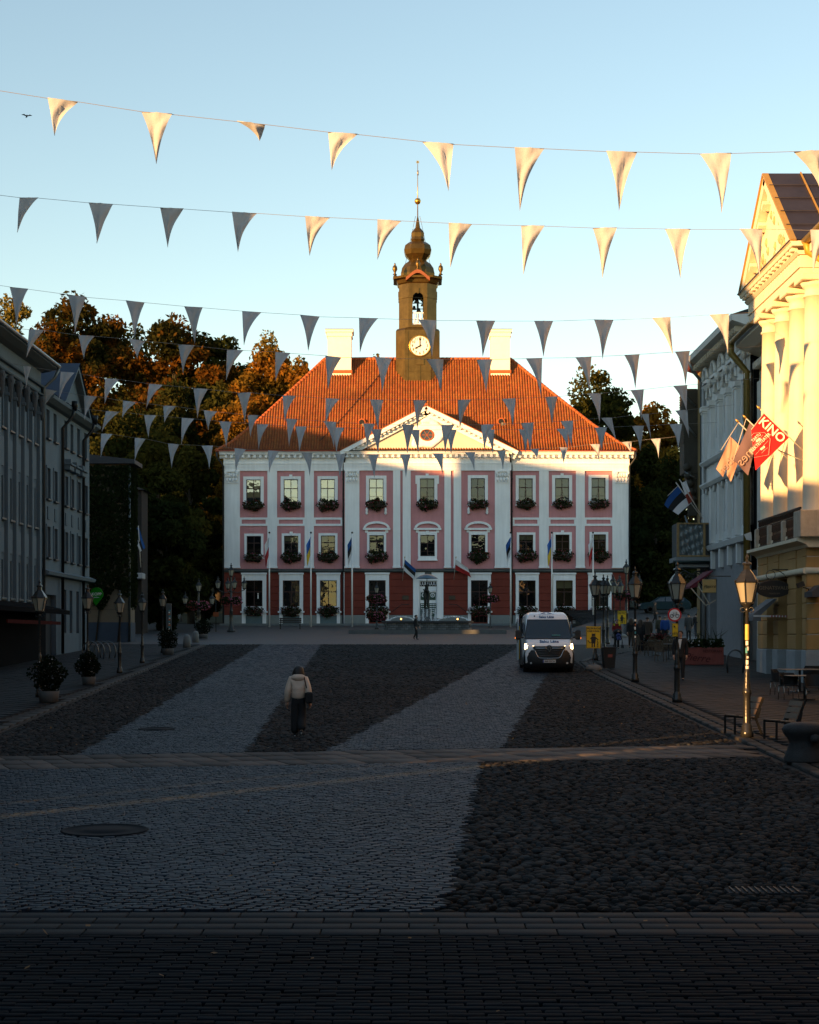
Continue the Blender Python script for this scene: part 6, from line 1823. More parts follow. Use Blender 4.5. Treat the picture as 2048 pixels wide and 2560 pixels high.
# the four flag staffs of the cinema, three with banners
def cinema_flags():
    Y = 61.3
    spec = [
      ('red banner reading KINO, nearest on the cinema portico', 61.2, (2015, 1133), (1901, 1023), ((1911, 1032), (1974.8, 1092.2), (1889, 1175.9), (1878.8, 1074)), (.55, .008, .012)),
      ('greyish purple banner behind the red one, on the cinema portico', 63.6, (1977, 1154), (1866, 1046), ((1876, 1054), (1898, 1076), (1871, 1188.5), (1834, 1150)), (.14, .088, .10)),
      ('peach coloured banner, farthest on the cinema portico', 65.8, (1976, 1186), (1847, 1056), ((1825, 1090), (1860, 1125), (1828, 1204), (1803, 1125)), (.42, .25, .185)),
    ]
    for k, (lab, Y, bp, tp, cs_, col) in enumerate(spec):
        b = Vector((wx(bp[0], Y), Y, wz(bp[1], Y)))
        e = empty('banner', b, 0, lab, 'banner', 'banners of the cinema')
        P = lambda p, d=0.0: Vector((wx(p[0], Y+d), Y+d, wz(p[1], Y+d))) - b
        STF = M('pale flag staff', (.5, .46, .4), .6)
        t = P(tp); d = t.normalized()
        m = MB(); m.tube([(0, 0, 0), t], .02, 8); m.tube([P(cs_[0]), P(cs_[3])] if k == 0 else [t, P(cs_[3])], .014, 6); m.build('staff', STF, e)
        MB().tube([t, t+d*.08, t+d*.2], [.025, .045, .004], 8).build('finial', M('brass spearhead', (.45, .28, .08), .4, .7), e)
        A, B, C, D = [P(c, .0) for c in cs_]
        wv = .012 if k == 0 else .035
        if k == 2:
            # two hanging lobes
            A, B, C, D = P((1827, 1091)), P((1862, 1126)), P((1828, 1204)), P((1803, 1124))
            link('cloth', flag_mesh(P((1827, 1091)), P((1858, 1124)), P((1828, 1204)), P((1817, 1188)), [(1, col)], 1, 14, .03, 21), e)
            link('cloth', flag_mesh(P((1827, 1091)), P((1828, 1140)), P((1808, 1193)), P((1791, 1172)), [(1, tuple(v*.9 for v in col))], 1, 14, .03, 22), e)
        else:
            link('cloth', flag_mesh(A, B, C, D, [(1, col)], 1, 16, wv, 20+k), e)
        def put(txt, p, ang_, size, mirror=False, bold=0.0, sx=1.0, mat=None):
            me = text_mesh(txt, size, mirror, .002, bold)
            o = link('lettering', me, e, mat or M('cream print', (.85, .78, .66), .7, var=0))
            v = P(p, -.06); o.location = v; o.rotation_euler = (0, R(ang_), 0); o.scale = (sx, 1, 1)
        s = Y/F
        if k == 0:
            put('KINO', (1930.5, 1075.5), 42, 31*s, bold=.008)
            put('TARTU', (1891, 1094), -43, 11*s, bold=.001, sx=.8)
            put('ELEKTRITEATER', (1901, 1107), -43, 12*s, bold=.001, sx=.78)
            m = MB()
            hexp = [(1879.5, 1089), (1884, 1083), (1912, 1081), (1926, 1097), (1922, 1137), (1885, 1144)]
            for a, b_ in zip(hexp, hexp[1:]): m.bar(P(a, -.05), P(b_, -.05), .022, .004)
            for a, b_ in (((1883, 1114), (1908, 1087)), ((1889, 1137), (1921, 1101)), ((1879, 1130), (1884, 1136)), ((1905, 1133), (1912, 1124)), ((1909, 1128), (1919, 1119))): m.bar(P(a, -.05), P(b_, -.05), .018, .004)
            for c in ((1896, 1100), (1907, 1120)):
                for dx in (-3, 0, 3): q = P((c[0]+dx, c[1]-dx*.8), -.05); m.tube([q+Vector((0, -.004, 0)), q+Vector((0, .004, 0))], .045, 8)
            m.build('emblem', M('cream print', (.85, .78, .66), .7, var=0), e)
        if k == 1: put('mes', (1865, 1140), -48, 33*s, True, .0, mat=M('faint banner print', (.36, .26, .22), .8, var=0))
        if k == 2: put('mber', (1822, 1157), -48, 27*s, True, .0, mat=M('faint banner print', (.36, .26, .22), .8, var=0))
cinema_flags()
e = empty('flag_staff', (wx(2014, 61.9), 61.9, wz(1155, 61.9)), 0, 'bare flag staff on the cinema portico beside the banners', 'flag staff')
MB().tube([(0, 0, 0), Vector((wx(1946, 61.9)-wx(2014, 61.9), 0, wz(1125, 61.9)-wz(1155, 61.9)))], .02, 8).build('staff', M('pale flag staff', (.5, .46, .4), .6), e)

# ------------------------------------------------------------------ street lamps
PANE = M('milky lamp glass', (.30, .28, .22), .35, var=.06, spec=.5)
def lantern(parent, base, s=1.0):
    bz_ = base
    n = 6
    f = MB(); r0, r1, h = .155*s, .275*s, .47*s
    for k in range(n):
        a = math.pi/6 + k*math.pi/3
        f.bar((bz_[0]+r0*math.cos(a), bz_[1]+r0*math.sin(a), bz_[2]), (bz_[0]+r1*math.cos(a), bz_[1]+r1*math.sin(a), bz_[2]+h), .022*s)
        a2 = a + math.pi/3
        for r_, z in ((r0, 0), (r1, h)): f.bar((bz_[0]+r_*math.cos(a), bz_[1]+r_*math.sin(a), bz_[2]+z), (bz_[0]+r_*math.cos(a2), bz_[1]+r_*math.sin(a2), bz_[2]+z), .03*s)
        f.lathe([(.02*s, 0), (.012*s, .05*s), (.002, .07*s)], 5, (bz_[0]+r1*math.cos(a)*1.03, bz_[1]+r1*math.sin(a)*1.03, bz_[2]+h))
    L = f.build('lantern', IRON, parent)
    for k in range(n):
        a, a2 = math.pi/6 + k*math.pi/3, math.pi/6 + (k+1)*math.pi/3; q = .975
        P = lambda t, r_, z: (bz_[0]+r_*q*math.cos(t), bz_[1]+r_*q*math.sin(t), bz_[2]+z)
        MB().quad(P(a, r0, .01), P(a2, r0, .01), P(a2, r1, h-.005), P(a, r1, h-.005)).build('pane', PANE, L)
    c = MB(); c.lathe([(.30*s, h), (.27*s, h+.03*s), (.16*s, h+.20*s), (.08*s, h+.29*s), (.075*s, h+.38*s), (.12*s, h+.41*s), (.10*s, h+.45*s), (.04*s, h+.47*s), (.03*s, h+.52*s), (.045*s, h+.57*s), (.005, h+.66*s)], 6, bz_, smooth=False, a0=math.pi/6)
    c.build('lantern_roof', IRON, L)
    c = MB(); c.lathe([(.04*s, -.18*s), (.05*s, -.12*s), (.16*s, -.03*s), (.165*s, .0)], 8, bz_); c.build('lantern_holder', IRON, L)
    return L
def lamp_proto():
    e = empty('street_lamp', (0, 0, 0))
    p = MB(); p.lathe([(.15, 0), (.15, .12), (.125, .16), (.125, .26), (.095, .3), (.088, .34), (.082, .92), (.088, .96), (.105, 1.0), (.105, 1.06), (.08, 1.1), (.085, 1.14), (.07, 1.25), (.055, 1.4), (.06, 1.5), (.045, 1.53), (.045, 1.6), (.04, 2.85), (.055, 2.88), (.055, 2.94), (.035, 2.98), (.05, 3.04), (.03, 3.1), (.03, 3.22)], 12)
    p.build('post', IRON, e)
    r_ = MB()
    for s in (-1, 1): r_.tube([(s*(.095+.055*math.cos(t)), 0, 2.91+.055*math.sin(t)) for t in np.linspace(0, 2*math.pi, 11)], .011, 5, caps=False)
    r_.build('ring_handle', IRON, e)
    lantern(e, (0, 0, 3.07))
    return e
lp = lamp_proto()
lamps = [(1868, 1846, 1.0, 'black street lamp bathed in sunlight beside the two slatted chairs'), (1693, 1759, 1.0, 'black street lamp carrying the round no cycling sign'), (1588, 1707, 1.0, 'black street lamp left of the no cycling sign'),
         (1488, 1652, 1.0, 'black street lamp behind the yellow sign and beside the bin'), (1509, 1622, 1.0, 'black street lamp just right of the one by the bin'), (1519, 1612, 1.0, 'black street lamp half hidden behind its neighbour near the bin'),
         (1535, 1597, 1.0, 'black street lamp in front of the red wall corner, left of a pair'), (1551, 1592, 1.0, 'black street lamp in front of the red wall corner, right of a pair'),
         (99, 1745, .876, 'dark street lamp on the left, behind the nearest planter'), (219, 1694, .852, 'dark street lamp on the left beside the green sign'), (299, 1685, .793, 'dark street lamp in front of the climber covered house'),
         (355.5, 1659, .776, 'dark street lamp on the left between the overgrown house and the third planter'), (407, 1634, .80, 'dark street lamp on the left above the third planter')]
first = True
for px, py, s, lab in lamps:
    o = lp if first else copy_tree(lp)
    first = False
    g = ground_at(px, py); o.location = g + Vector((0, 0, PAVE)); o.scale = (s, s, s); o.rotation_euler = (0, 0, random.uniform(-.4, .4))
    tag(o, lab, 'street lamp', 'street lamps of the square')
# stickers on the lamp posts
stick = [M('white sticker', (.75, .72, .65), .6), M('teal sticker', (.05, .25, .28), .6), M('orange sticker', (.5, .12, .03), .6), M('yellow paper notice', (.62, .44, .10), .7, var=.15, scale=12)]
def stickers(px, py, zs):
    g = ground_at(px, py) + Vector((0, 0, PAVE))
    for k, (z, w, h, mt, off) in enumerate(zs):
        m = MB(); r_ = .05 if z > 1.5 else .088
        a0 = -math.pi/2 + off
        rows = [[(r_*math.cos(a0 + (u-.5)*w/r_), r_*math.sin(a0 + (u-.5)*w/r_), zz) for u in np.linspace(0, 1, 6)] for zz in (0, h)]
        m.grid(rows); o = m.build('sticker', stick[mt], None, (g.x, g.y, g.z+z))
        tag(o, ('%s sticker, %s from the bottom on the lamp post %s' % (['white', 'teal', 'orange', 'yellow paper'][mt], ORD[k], 'by the slatted chairs' if px > 1800 else 'left of the no cycling sign')), 'sticker', 'stickers on lamp posts')
stickers(1868, 1846, [(1.56, .09, .07, 0, .1), (1.66, .06, .10, 0, -.1), (1.80, .05, .05, 0, .2), (1.92, .05, .12, 1, -.5), (1.98, .05, .09, 0, .3), (2.10, .06, .10, 0, -.2), (2.22, .12, .36, 3, 0.0)])
stickers(1588, 1707, [(1.6, .06, .08, 0, 0), (1.75, .06, .08, 1, .2), (1.9, .06, .1, 0, -.2), (2.05, .05, .06, 2, .1), (2.2, .08, .07, 0, 0)])
# many-armed lamps with hanging flowers
BASK = []
for k in range(2):
    V, Q = blob_quads(260, lambda r: tuple(np.array([1, 1, .8])*(lambda d: d/np.linalg.norm(d)*.42*r.random()**.3)(r.normal(size=3))), .07, 500+k); f_ = np_mesh('foliage', V, Q, LEAFG)
    V, Q = blob_quads(90, lambda r: tuple(np.array([1, 1, .8])*(lambda d: d/np.linalg.norm(d)*.45)(r.normal(size=3))), .05, 510+k); b_ = np_mesh('blossoms', V, Q, BL_P if k else BL_R)
    BASK.append((f_, b_))
def cluster_lamp(px, py, lab, H, arms, basket_z, group='many armed lamps'):
    g = ground_at(px, py)
    e = empty('many_armed_lamp', g, 0, lab, 'street lamp', group)
    p = MB(); p.lathe([(.32, 0), (.32, .12), (.22, .2), (.2, .5), (.15, .6), (.14, 1.6), (.16, 1.65), (.09, 1.75), (.07, H-1.0), (.05, H-.66)], 12); p.build('post', IRON, e)
    lantern(e, (0, 0, H-1.0+.2), .9)
    for k in range(arms):
        a = .35 + k*2*math.pi/arms; r_ = 1.05
        m = MB(); z = H-1.9
        m.tube([(0, 0, z-.1), (r_*.5*math.cos(a), r_*.5*math.sin(a), z-.25), (r_*math.cos(a), r_*math.sin(a), z)], .03, 6); m.build('arm', IRON, e)
        lantern(e, (r_*math.cos(a), r_*math.sin(a), z+.12), .85)
    for k in range(4):
        a = k*math.pi/2+.8; f_, b_ = BASK[k % 2]
        bs = link('flower_basket', f_, e, loc=(.62*math.cos(a), .62*math.sin(a), basket_z)); link('blossoms', b_, bs)
cluster_lamp(578, 1580, 'many armed lamp with flower baskets at the left corner of the town hall', 5.2, 4, 2.45)
cluster_lamp(1566, 1590, 'many armed lamp with flower baskets at the right corner of the town hall', 5.3, 4, 2.9)
cluster_lamp(497, 1582, 'two armed lamp with flower baskets on the left by the trees', 4.0, 2, 2.1)
for px, py, lab in ((942, 1573, 'lamp with two tiers of flower baskets left of the fountain'), (1226, 1569, 'lamp with flower baskets right of the fountain')):
    g = ground_at(px, py)
    e = empty('basket_lamp', g, 0, lab, 'street lamp', 'basket lamps by the fountain')
    H = 4.1
    MB().lathe([(.16, 0), (.16, .1), (.09, .2), (.07, .9), (.05, 1.0), (.045, H-1.1)], 10).build('post', IRON, e)
    lantern(e, (0, 0, H-1.05), .82)
    for z in ((2.55, 1.1) if px < 1000 else (2.5,)):
        for k in range(4):
            a = k*math.pi/2+.4; f_, b_ = BASK[k % 2]
            bs = link('flower_basket', f_, e, loc=(.5*math.cos(a), .5*math.sin(a), z)); link('blossoms', b_, bs)

# ------------------------------------------------------------------ signs, bin, planter boxes
SYEL = M('yellow sign sheet', (.70, .42, .01), .5, var=.04)
g = ground_at(1483, 1676)
def palun(g, lab, s=1.0, base=True):
    e = empty('notice_sign', g, 0, lab, 'sign', 'yellow cyclist notices')
    MB().tube([(0, 0, .1), (0, 0, 1.55*s)], .025, 8).build('post', M('steel post', (.25, .26, .27), .4, .7), e)
    bd = MB().bbox(-.31*s, .31*s, -.035, -.02, .92*s, 1.84*s, .01).build('board', SYEL, e)
    m = MB(); a, b, c, d = -.29*s, .29*s, .94*s, 1.82*s
    for p, q in (((a, c), (b, c)), ((b, c), (b, d)), ((b, d), (a, d)), ((a, d), (a, c))): m.bar((p[0], -.038, p[1]), (q[0], -.038, q[1]), .018, .004)
    m.build('border', INK, bd)
    link('lettering', text_mesh('PALUN RATAS', .105*s, bold=.004), bd, INK, (0, -.037, 1.745*s), scale=(.86, 1, 1)); link('lettering', text_mesh('KÄEKÕRVAL', .105*s, bold=.004), bd, INK, (0, -.037, 1.63*s), scale=(.86, 1, 1))
    # pictogram: a cat-eared walker pushing a bicycle
    m = MB(); Z = lambda v: v*s; y0_, y1_ = -.040, -.034
    def poly(pts): m.prism([(x*s, z*s) for x, z in pts], y0_, y1_)
    poly([(-.075, 1.43), (.075, 1.43), (.075, 1.53), (.06, 1.56), (.045, 1.53), (-.045, 1.53), (-.06, 1.56), (-.075, 1.53)])
    poly([(-.085, 1.12), (.075, 1.12), (.10, 1.30), (.08, 1.42), (-.08, 1.42), (-.10, 1.30)])
    poly([(-.085, .97), (-.03, .97), (-.03, 1.12), (-.085, 1.12)]); poly([(.01, .97), (.065, .97), (.065, 1.12), (.01, 1.12)])
    poly([(.08, 1.40), (.19, 1.31), (.21, 1.27), (.17, 1.27), (.07, 1.34)]); poly([(-.08, 1.40), (-.15, 1.33), (-.11, 1.30), (-.06, 1.36)])
    m.tube([(-.09*s, -.037, 1.17*s), (-.16*s, -.037, 1.14*s), (-.19*s, -.037, 1.19*s), (-.22*s, -.037, 1.25*s), (-.25*s, -.037, 1.23*s)], .018*s, 5)
    m.bar((.15*s, -.037, .97*s), (.15*s, -.037, 1.26*s), .025*s, .006)
    for z in (1.03, 1.14): m.tube([(.18*s+.025*s*math.cos(t), -.037, z*s+.06*s*math.sin(t)) for t in np.linspace(0, 6.28, 11)], .008*s, 4, caps=False)
    m.build('pictogram', INK, bd)
    if base: MB().lathe([(.36, 0), (.34, .12), (.22, .22), (.06, .25)], 14).build('base_stone', STONE, e)
    return e
palun(ground_at(1484, 1676), 'yellow notice PALUN RATAS KÄEKÕRVAL on a post beside the van')
palun(ground_at(1555, 1593), 'second yellow cyclist notice farther away behind the lamps', 1.0)
g = ground_at(1693, 1759)
e = empty('traffic_sign', g + Vector((0, 0, PAVE)), 0, 'round no cycling sign with red rim on the lamp post', 'sign')
sx_, sz_ = wx(1687, g.y-.1)-g.x, wz(1537, g.y-.1)-g.z-PAVE
MB().tube([(sx_, -.09, sz_), (sx_, -.075, sz_)], .205, 32, smooth=False).build('red_rim', M('signal red', (.48, .012, .018), .45), e)
MB().tube([(sx_, -.097, sz_), (sx_, -.09, sz_)], .158, 32, smooth=False).build('white_disc', M('sign white', (.72, .72, .70), .45), e)
def bicycle_picto(mb, cx, cz, s, y):
    for dx in (-.085, .085): mb.tube([(cx+dx*s+.052*s*math.cos(t), y, cz-.03*s+.052*s*math.sin(t)) for t in np.linspace(0, 6.283, 17)], .009*s, 5, caps=False)
    P = {'r': (-.085, -.03), 'f': (.085, -.03), 'b': (-.01, -.03), 's': (-.035, .055), 'h': (.06, .055), 'hb': (.055, .085), 'st': (-.042, .085)}
    for a, b in (('r', 'b'), ('b', 's'), ('r', 's'), ('s', 'h'), ('b', 'h'), ('h', 'f'), ('h', 'hb'), ('s', 'st')):
        mb.bar((cx+P[a][0]*s, y, cz+P[a][1]*s), (cx+P[b][0]*s, y, cz+P[b][1]*s), .014*s, .004)
    mb.bar((cx-.06*s, y, cz+.087*s), (cx-.02*s, y, cz+.087*s), .016*s, .004); mb.bar((cx+.03*s, y, cz+.088*s), (cx+.075*s, y, cz+.082*s), .014*s, .004)
m = MB(); bicycle_picto(m, sx_, sz_-.005, .95, -.101); m.build('bicycle_mark', INK, e)
MB().box(sx_-.05, sx_+.1, -.075, -.03, sz_-.02, sz_+.02).build('clamp', IRON, e)
e = empty('arrow_sign', g + Vector((0, 0, PAVE)), 0, 'small yellow sign with an arrow and bicycle below the no cycling sign', 'sign')
ax, az = wx(1688.5, g.y-.1)-g.x, wz(1575, g.y-.1)-g.z-PAVE
MB().bbox(ax-.093, ax+.093, -.09, -.075, az-.195, az+.195, .006).build('plate', SYEL, e)
m = MB(); bicycle_picto(m, ax, az-.105, .55, -.094); m.bar((ax+.03, -.094, az+.04), (ax-.02, -.094, az+.1), .025, .005); m.prism([(ax-.05, az+.135), (ax+.012, az+.118), (ax-.035, az+.06)], -.096, -.092)
for p, q in (((-.085, -.187), (.085, -.187)), ((.085, -.187), (.085, .187)), ((.085, .187), (-.085, .187)), ((-.085, .187), (-.085, -.187))): m.bar((ax+p[0], -.093, az+p[1]), (ax+q[0], -.093, az+q[1]), .01, .004)
m.build('marks', INK, e)
# litter bin
g = ground_at(1522, 1674)
e = empty('litter_bin', g + Vector((0, 0, PAVE)), R(8), 'dark grey litter bin with a red label beside the yellow sign', 'bin')
BINM = M('dark bin', (.02, .021, .023), .5, .2, var=.15)
m = MB(); m.add([(-.21, -.21, .04), (.21, -.21, .04), (.21, .21, .04), (-.21, .21, .04), (-.27, -.25, .86), (.27, -.25, .86), (.27, .25, .86), (-.27, .25, .86)], [(3,2,1,0),(4,5,6,7),(0,1,5,4),(1,2,6,5),(2,3,7,6),(3,0,4,7)]); m.build('body', BINM, e)
MB().bbox(-.29, .29, -.27, .27, .86, .93, .02).build('lid', BINM, e)
MB().obox((-.0, -.243, .55), (.2, .01, .12), (-.05, 0, 0)).build('label', M('faded red label', (.20, .05, .04), .6, var=.3, scale=20), e)
# restaurant planter
g = ground_at(1758, 1664)
e = empty('restaurant_planter', (g.x, g.y, g.z+PAVE), R(-2), 'pink red restaurant planter box lettered Pierre, full of plants', 'planter')
PB = M('faded red planter board', (.20, .055, .045), .8, var=.2, scale=3, streak=.1)
w2 = 51.5*g.y/F; hh = 44*g.y/F
MB().bbox(-w2, w2, 0, .5, 0, hh, .02).build('box', PB, e)
link('lettering', text_mesh('RESTORAN', .17, bold=.002), e, M('dark red ink', (.06, .008, .008), .7), (w2*.45, -.012, hh*.78))
link('lettering', text_mesh('Pierre', .46, shear=.35), e, M('dark red ink', (.06, .008, .008), .7), (-w2*.3, -.012, hh*.4), (0, R(6), 0))
V, Q = blob_quads(700, lambda r: (r.uniform(-w2, w2), .25+r.uniform(-.3, .3), hh+.02+.35*r.random()**1.5), .07, 611); link('foliage', np_mesh('foliage', V, Q, LEAFG), e)
V, Q = blob_quads(60, lambda r: (r.uniform(-w2, w2), .2+r.uniform(-.3, .3), hh+.1+.25*r.random()), .04, 612); link('blossoms', np_mesh('blossoms', V, Q, M('white blossom', (.6, .6, .58), .7)), e)
m = MB()
for k in range(16): 
    x = .3+random.uniform(-.5, .6); m.tube([(x, .3, hh), (x+random.uniform(-.1, .1), .3, hh+.5), (x+random.uniform(-.4, .4), .3, hh+random.uniform(.7, 1.0))], [.02, .015, .003], 4)
m.build('tall_blades', LEAFG, e)
# square sign and oval sign, awnings
def square_sign():
    Y = 79.0; b = Vector((wx(1773.5, Y), Y, wz(1465.5, Y)))
    e = empty('square_sign', b, 0, 'square tan sign with handwritten Pierre on the arcaded house', 'sign')
    h = 16.8*Y/F
    MB().bbox(-h, h, -.04, .04, -h, h, .02).build('board', M('tan sign board', (.36, .26, .10), .6, var=.06), e)
    link('lettering', text_mesh('Pierre', h*.75, shear=.4), e, M('brown ink', (.05, .03, .01), .6), (0, -.048, -.02), (0, R(-4), 0))
    MB().bar((-h*.2, 0, h), (-h*.2, 0, h+.15), .03).build('hanger', IRON, e); MB().bar((-h*.2, 0, h+.15), (1.0, 0, h+.15), .04).build('bracket', IRON, e)
square_sign()
def oval_sign():
    Y = 64.3; b = Vector((wx(1931, Y), Y-.2, wz(1472.5, Y)))
    e = empty('oval_sign', b, 0, 'dark oval GENATSVALE sign hanging from a scrolled iron bracket', 'sign')
    a, c = 44*Y/F, 22*Y/F
    ov = lambda k, y: [(a*k*math.cos(t), y, c*k*math.sin(t)) for t in np.linspace(0, 2*math.pi, 41)]
    m = MB(); m.grid([ov(.98, .03), ov(1, .02), ov(1, -.03), ov(.96, -.05)]); m.add(ov(.96, -.05)[:-1], [tuple(reversed(range(40)))]); m.add(ov(.98, .03)[:-1], [tuple(range(40))])
    m.build('board', M('black brown board', (.018, .013, .011), .5, var=.2), e)
    PR = M('dull gold print', (.17, .12, .07), .6)
    link('lettering', text_mesh('GENATSVALE', .185, bold=.002), e, PR, (0, -.056, .03)); link('lettering', text_mesh('restoran', .12, shear=.3), e, PR, (.02, -.056, -.17))
    m = MB(); m.tube([(.99*a*math.cos(t)*.95, -.055, .95*c*math.sin(t)) for t in np.linspace(.4, 2.74, 15)], .006, 4); m.build('gold_line', PR, e)
    m = MB(); zt = 48*Y/F; m.bar((-.05, 0, zt), (.72, 0, zt), .035); m.bar((.72, 0, zt), (.72, 0, -.15), .05)
    m.tube([(.70, 0, .1), (.55, 0, .45), (.2, 0, .68), (-.05, 0, zt)], .016, 6)
    m.tube([(.55+.13*math.cos(t), 0, .55+.13*math.sin(t)) for t in np.linspace(0, 6.28, 15)], .014, 5, caps=False); m.tube([(-.1-.17*math.cos(t), 0, .52+.17*math.sin(t)) for t in np.linspace(-1.2, 4.2, 17)], .014, 5)
    m.build('iron_bracket', IRON, e); MB().bar((-.1, 0, c), (-.1, 0, .36), .015).build('hanger', IRON, e)
oval_sign()
def awning(name, label, Y, pts_px, depth, mat, stripes=None):
    b = Vector((wx(pts_px[0][0], Y), Y, wz(pts_px[0][1], Y)))
    e = empty(name, b, 0, label, 'awning')
    P = lambda p: Vector((wx(p[0], Y), 0, wz(p[1], Y))) - Vector((b.x, 0, b.z))
    q = [P(p) for p in pts_px]
    m = MB(); n = len(q)
    m.add([tuple(v) for v in q] + [(v.x, depth, v.z) for v in q] , [tuple(range(n))] + [(i, (i+1) % n, n+(i+1) % n, n+i) for i in range(n)] + [tuple(reversed(range(n, 2*n)))])
    m.build('canvas', mat, e)
    return e, P
e, P = awning('awning', 'maroon awning with pale folding arms beside the square sign', 80.0, ((1725, 1466), (1783, 1425), (1783, 1429), (1745, 1458), (1745, 1467), (1725, 1471)), 2.6, M('maroon canvas', (.10, .012, .025), .85, var=.1))
m = MB()
for a, b_ in (((1728, 1470), (1765, 1514)), ((1747, 1466), (1775, 1512)), ((1765, 1514), (1790, 1500))): m.bar(P(a), P(b_), .05)
m.build('folding_arm', M('cream metal arm', (.42, .38, .30), .5), e)
e, P = awning('awning', 'grey awning with a red and white bar beside the oval sign', 65.5, ((1882, 1541), (1884, 1535), (1937, 1496), (1943, 1498), (1903, 1538), (1903, 1552), (1882, 1552)), 1.5, M('grey canvas', (.14, .14, .145), .85, var=.1))
m = MB(); m.bar(P((1884, 1540)), P((1972, 1541)), .07); m.build('front_bar', M('white bar', (.6, .58, .55), .5), e)
for k in range(6):
    x = 1928 + k*7.5; MB().bar(P((x, 1540.7)), P((x+3.6, 1540.8)), .075).build('red_stripe', M('bar red', (.36, .03, .03), .5), e)
e, P = awning('awning', 'dark awning edge at the right rim of the picture', 60.2, ((2031, 1479), (2052, 1462), (2060, 1462), (2060, 1492), (2031, 1492)), 1.2, M('dark grey canvas', (.06, .055, .06), .85))
g = Vector((wx(1990, 62), 60.9, wz(1464, 62)))
e = empty('wall_floodlight', g, 0, 'black floodlight on an arm beside the oval sign', 'floodlight'); MB().obox((-.08, 0, 0), (.26, .16, .18), (0, R(-20), 0)).build('head', IRON, e); MB().tube([(0, 0, -.1), (.2, .0, -.15), (.3, .25, -.3)], .018, 6).build('arm', IRON, e)
# ------------------------------------------------------------------ planters, bollards, racks, benches, tables
POT = M('pale concrete pot', (.085, .085, .085), .85, var=.15, bump=.1)
def tub_plant(px, py, w_px, h_px, lab, seed, pot_frac=.24):
    g = ground_at(px, py); s = g.y/F
    e = empty('planter', g + Vector((0, 0, PAVE)), 0, lab, 'planter', 'flower tubs on the left pavement')
    rw, h = w_px*s/2, h_px*s; hp = h*pot_frac
    MB().lathe([(rw*.50, 0), (rw*.54, hp*.6), (rw*.58, hp), (rw*.5, hp), (rw*.48, hp*.8)], 20, caps=True).build('pot', POT, e)
    def sh(r):
        d = r.normal(size=3); d /= np.linalg.norm(d); k = r.random()**.35
        z = d[2]*k
        wd = (1.0 - .35*max(0, z)**2 - .25*max(0, -z))*(1 + .14*math.sin(3*math.atan2(d[1], d[0])+seed) + .12*math.sin(5*z+seed*2))
        return (d[0]*k*rw*wd, d[1]*k*rw*wd, hp*.55 + (h-hp*.5)*(z*.5+.5))
    V, Q = blob_quads(1500, sh, .045, seed); link('foliage', np_mesh('foliage', V, Q, leaf_mat('tub foliage', [(.3, (.006, .010, .006)), (.7, (.018, .024, .012))], 5, .2)), e)
    V, Q = blob_quads(90, lambda r: tuple(np.array(sh(r))*np.array([1.03, 1.03, 1])), .022, seed+1); link('blossoms', np_mesh('blossoms', V, Q, M('pale lilac blossom', (.42, .36, .34), .7)), e)
tub_plant(122, 1758, 92, 118, 'largest round flower tub at the lower left', 701)
tub_plant(222, 1714, 62, 84, 'second flower tub from the camera on the left', 702)
tub_plant(420, 1638, 54, 66, 'third flower tub from the camera on the left', 703)
tub_plant(508, 1598, 44, 50, 'farthest flower tub on the left, near the town hall corner', 704)
for px, py, h, lab in ((467, 1620, 33, 'rounded stone bollard left of the square entrance'), (489, 1608, 30, 'rounded stone bollard beside the farthest flower tub'), (401, 1556, 22, 'small far bollard on the left, left of a pair'), (450, 1556, 22, 'small far bollard on the left, right of a pair')):
    g = ground_at(px, py); hh = h*g.y/F; r_ = hh*.28
    o = MB().lathe([(r_*1.05, 0), (r_, hh*.5), (r_*.95, hh*.75), (r_*.7, hh*.92), (.02, hh)], 14).build('bollard', STONE, None, g + Vector((0, 0, PAVE))); tag(o, lab, 'bollard', 'stone bollards')
g = ground_at(422, 1600)
e = empty('sticker_pillar', g + Vector((0, 0, PAVE)), 0, 'slim steel pillar covered in stickers behind the third tub', 'pillar')
hh = 90*g.y/F
MB().bbox(-.17, .17, -.12, .12, 0, hh, .02).build('body', M('grey steel cabinet', (.07, .08, .085), .5, .4), e)
for k in range(14): MB().box(.02+random.uniform(-.02, .0), .02+random.uniform(.06, .13), -.128, -.121, .3+k*.12, .3+k*.12+random.uniform(.05, .1)).build('sticker', stick[k % 3], e)
STEEL = M('brushed steel tube', (.12, .125, .13), .35, .8, var=.1)
def rack(px, py, lab, hoops, dx, r_, h):
    g = ground_at(px, py)
    e = empty('bicycle_rack', g + Vector((0, 0, PAVE)), 0, lab, 'bicycle rack', 'hoop bicycle racks')
    for k in range(hoops):
        y = k*.55
        MB().tube([(dx*k - r_, y, 0), (dx*k-r_*1.15, y, h*.45)] + [(dx*k + r_*1.1*math.cos(t), y, h*.55 + h*.45*math.sin(t)) for t in np.linspace(math.pi, 0, 11)] + [(dx*k+r_*1.15, y, h*.45), (dx*k + r_, y, 0)], .03, 8).build('hoop', STEEL, e)
rack(1838, 1684, 'two steel hoop bicycle racks before the grey ground floor', 2, .12, .30, .92)
rack(226, 1650, 'row of steel bicycle hoops behind the second flower tub', 4, .18, .34, .85)
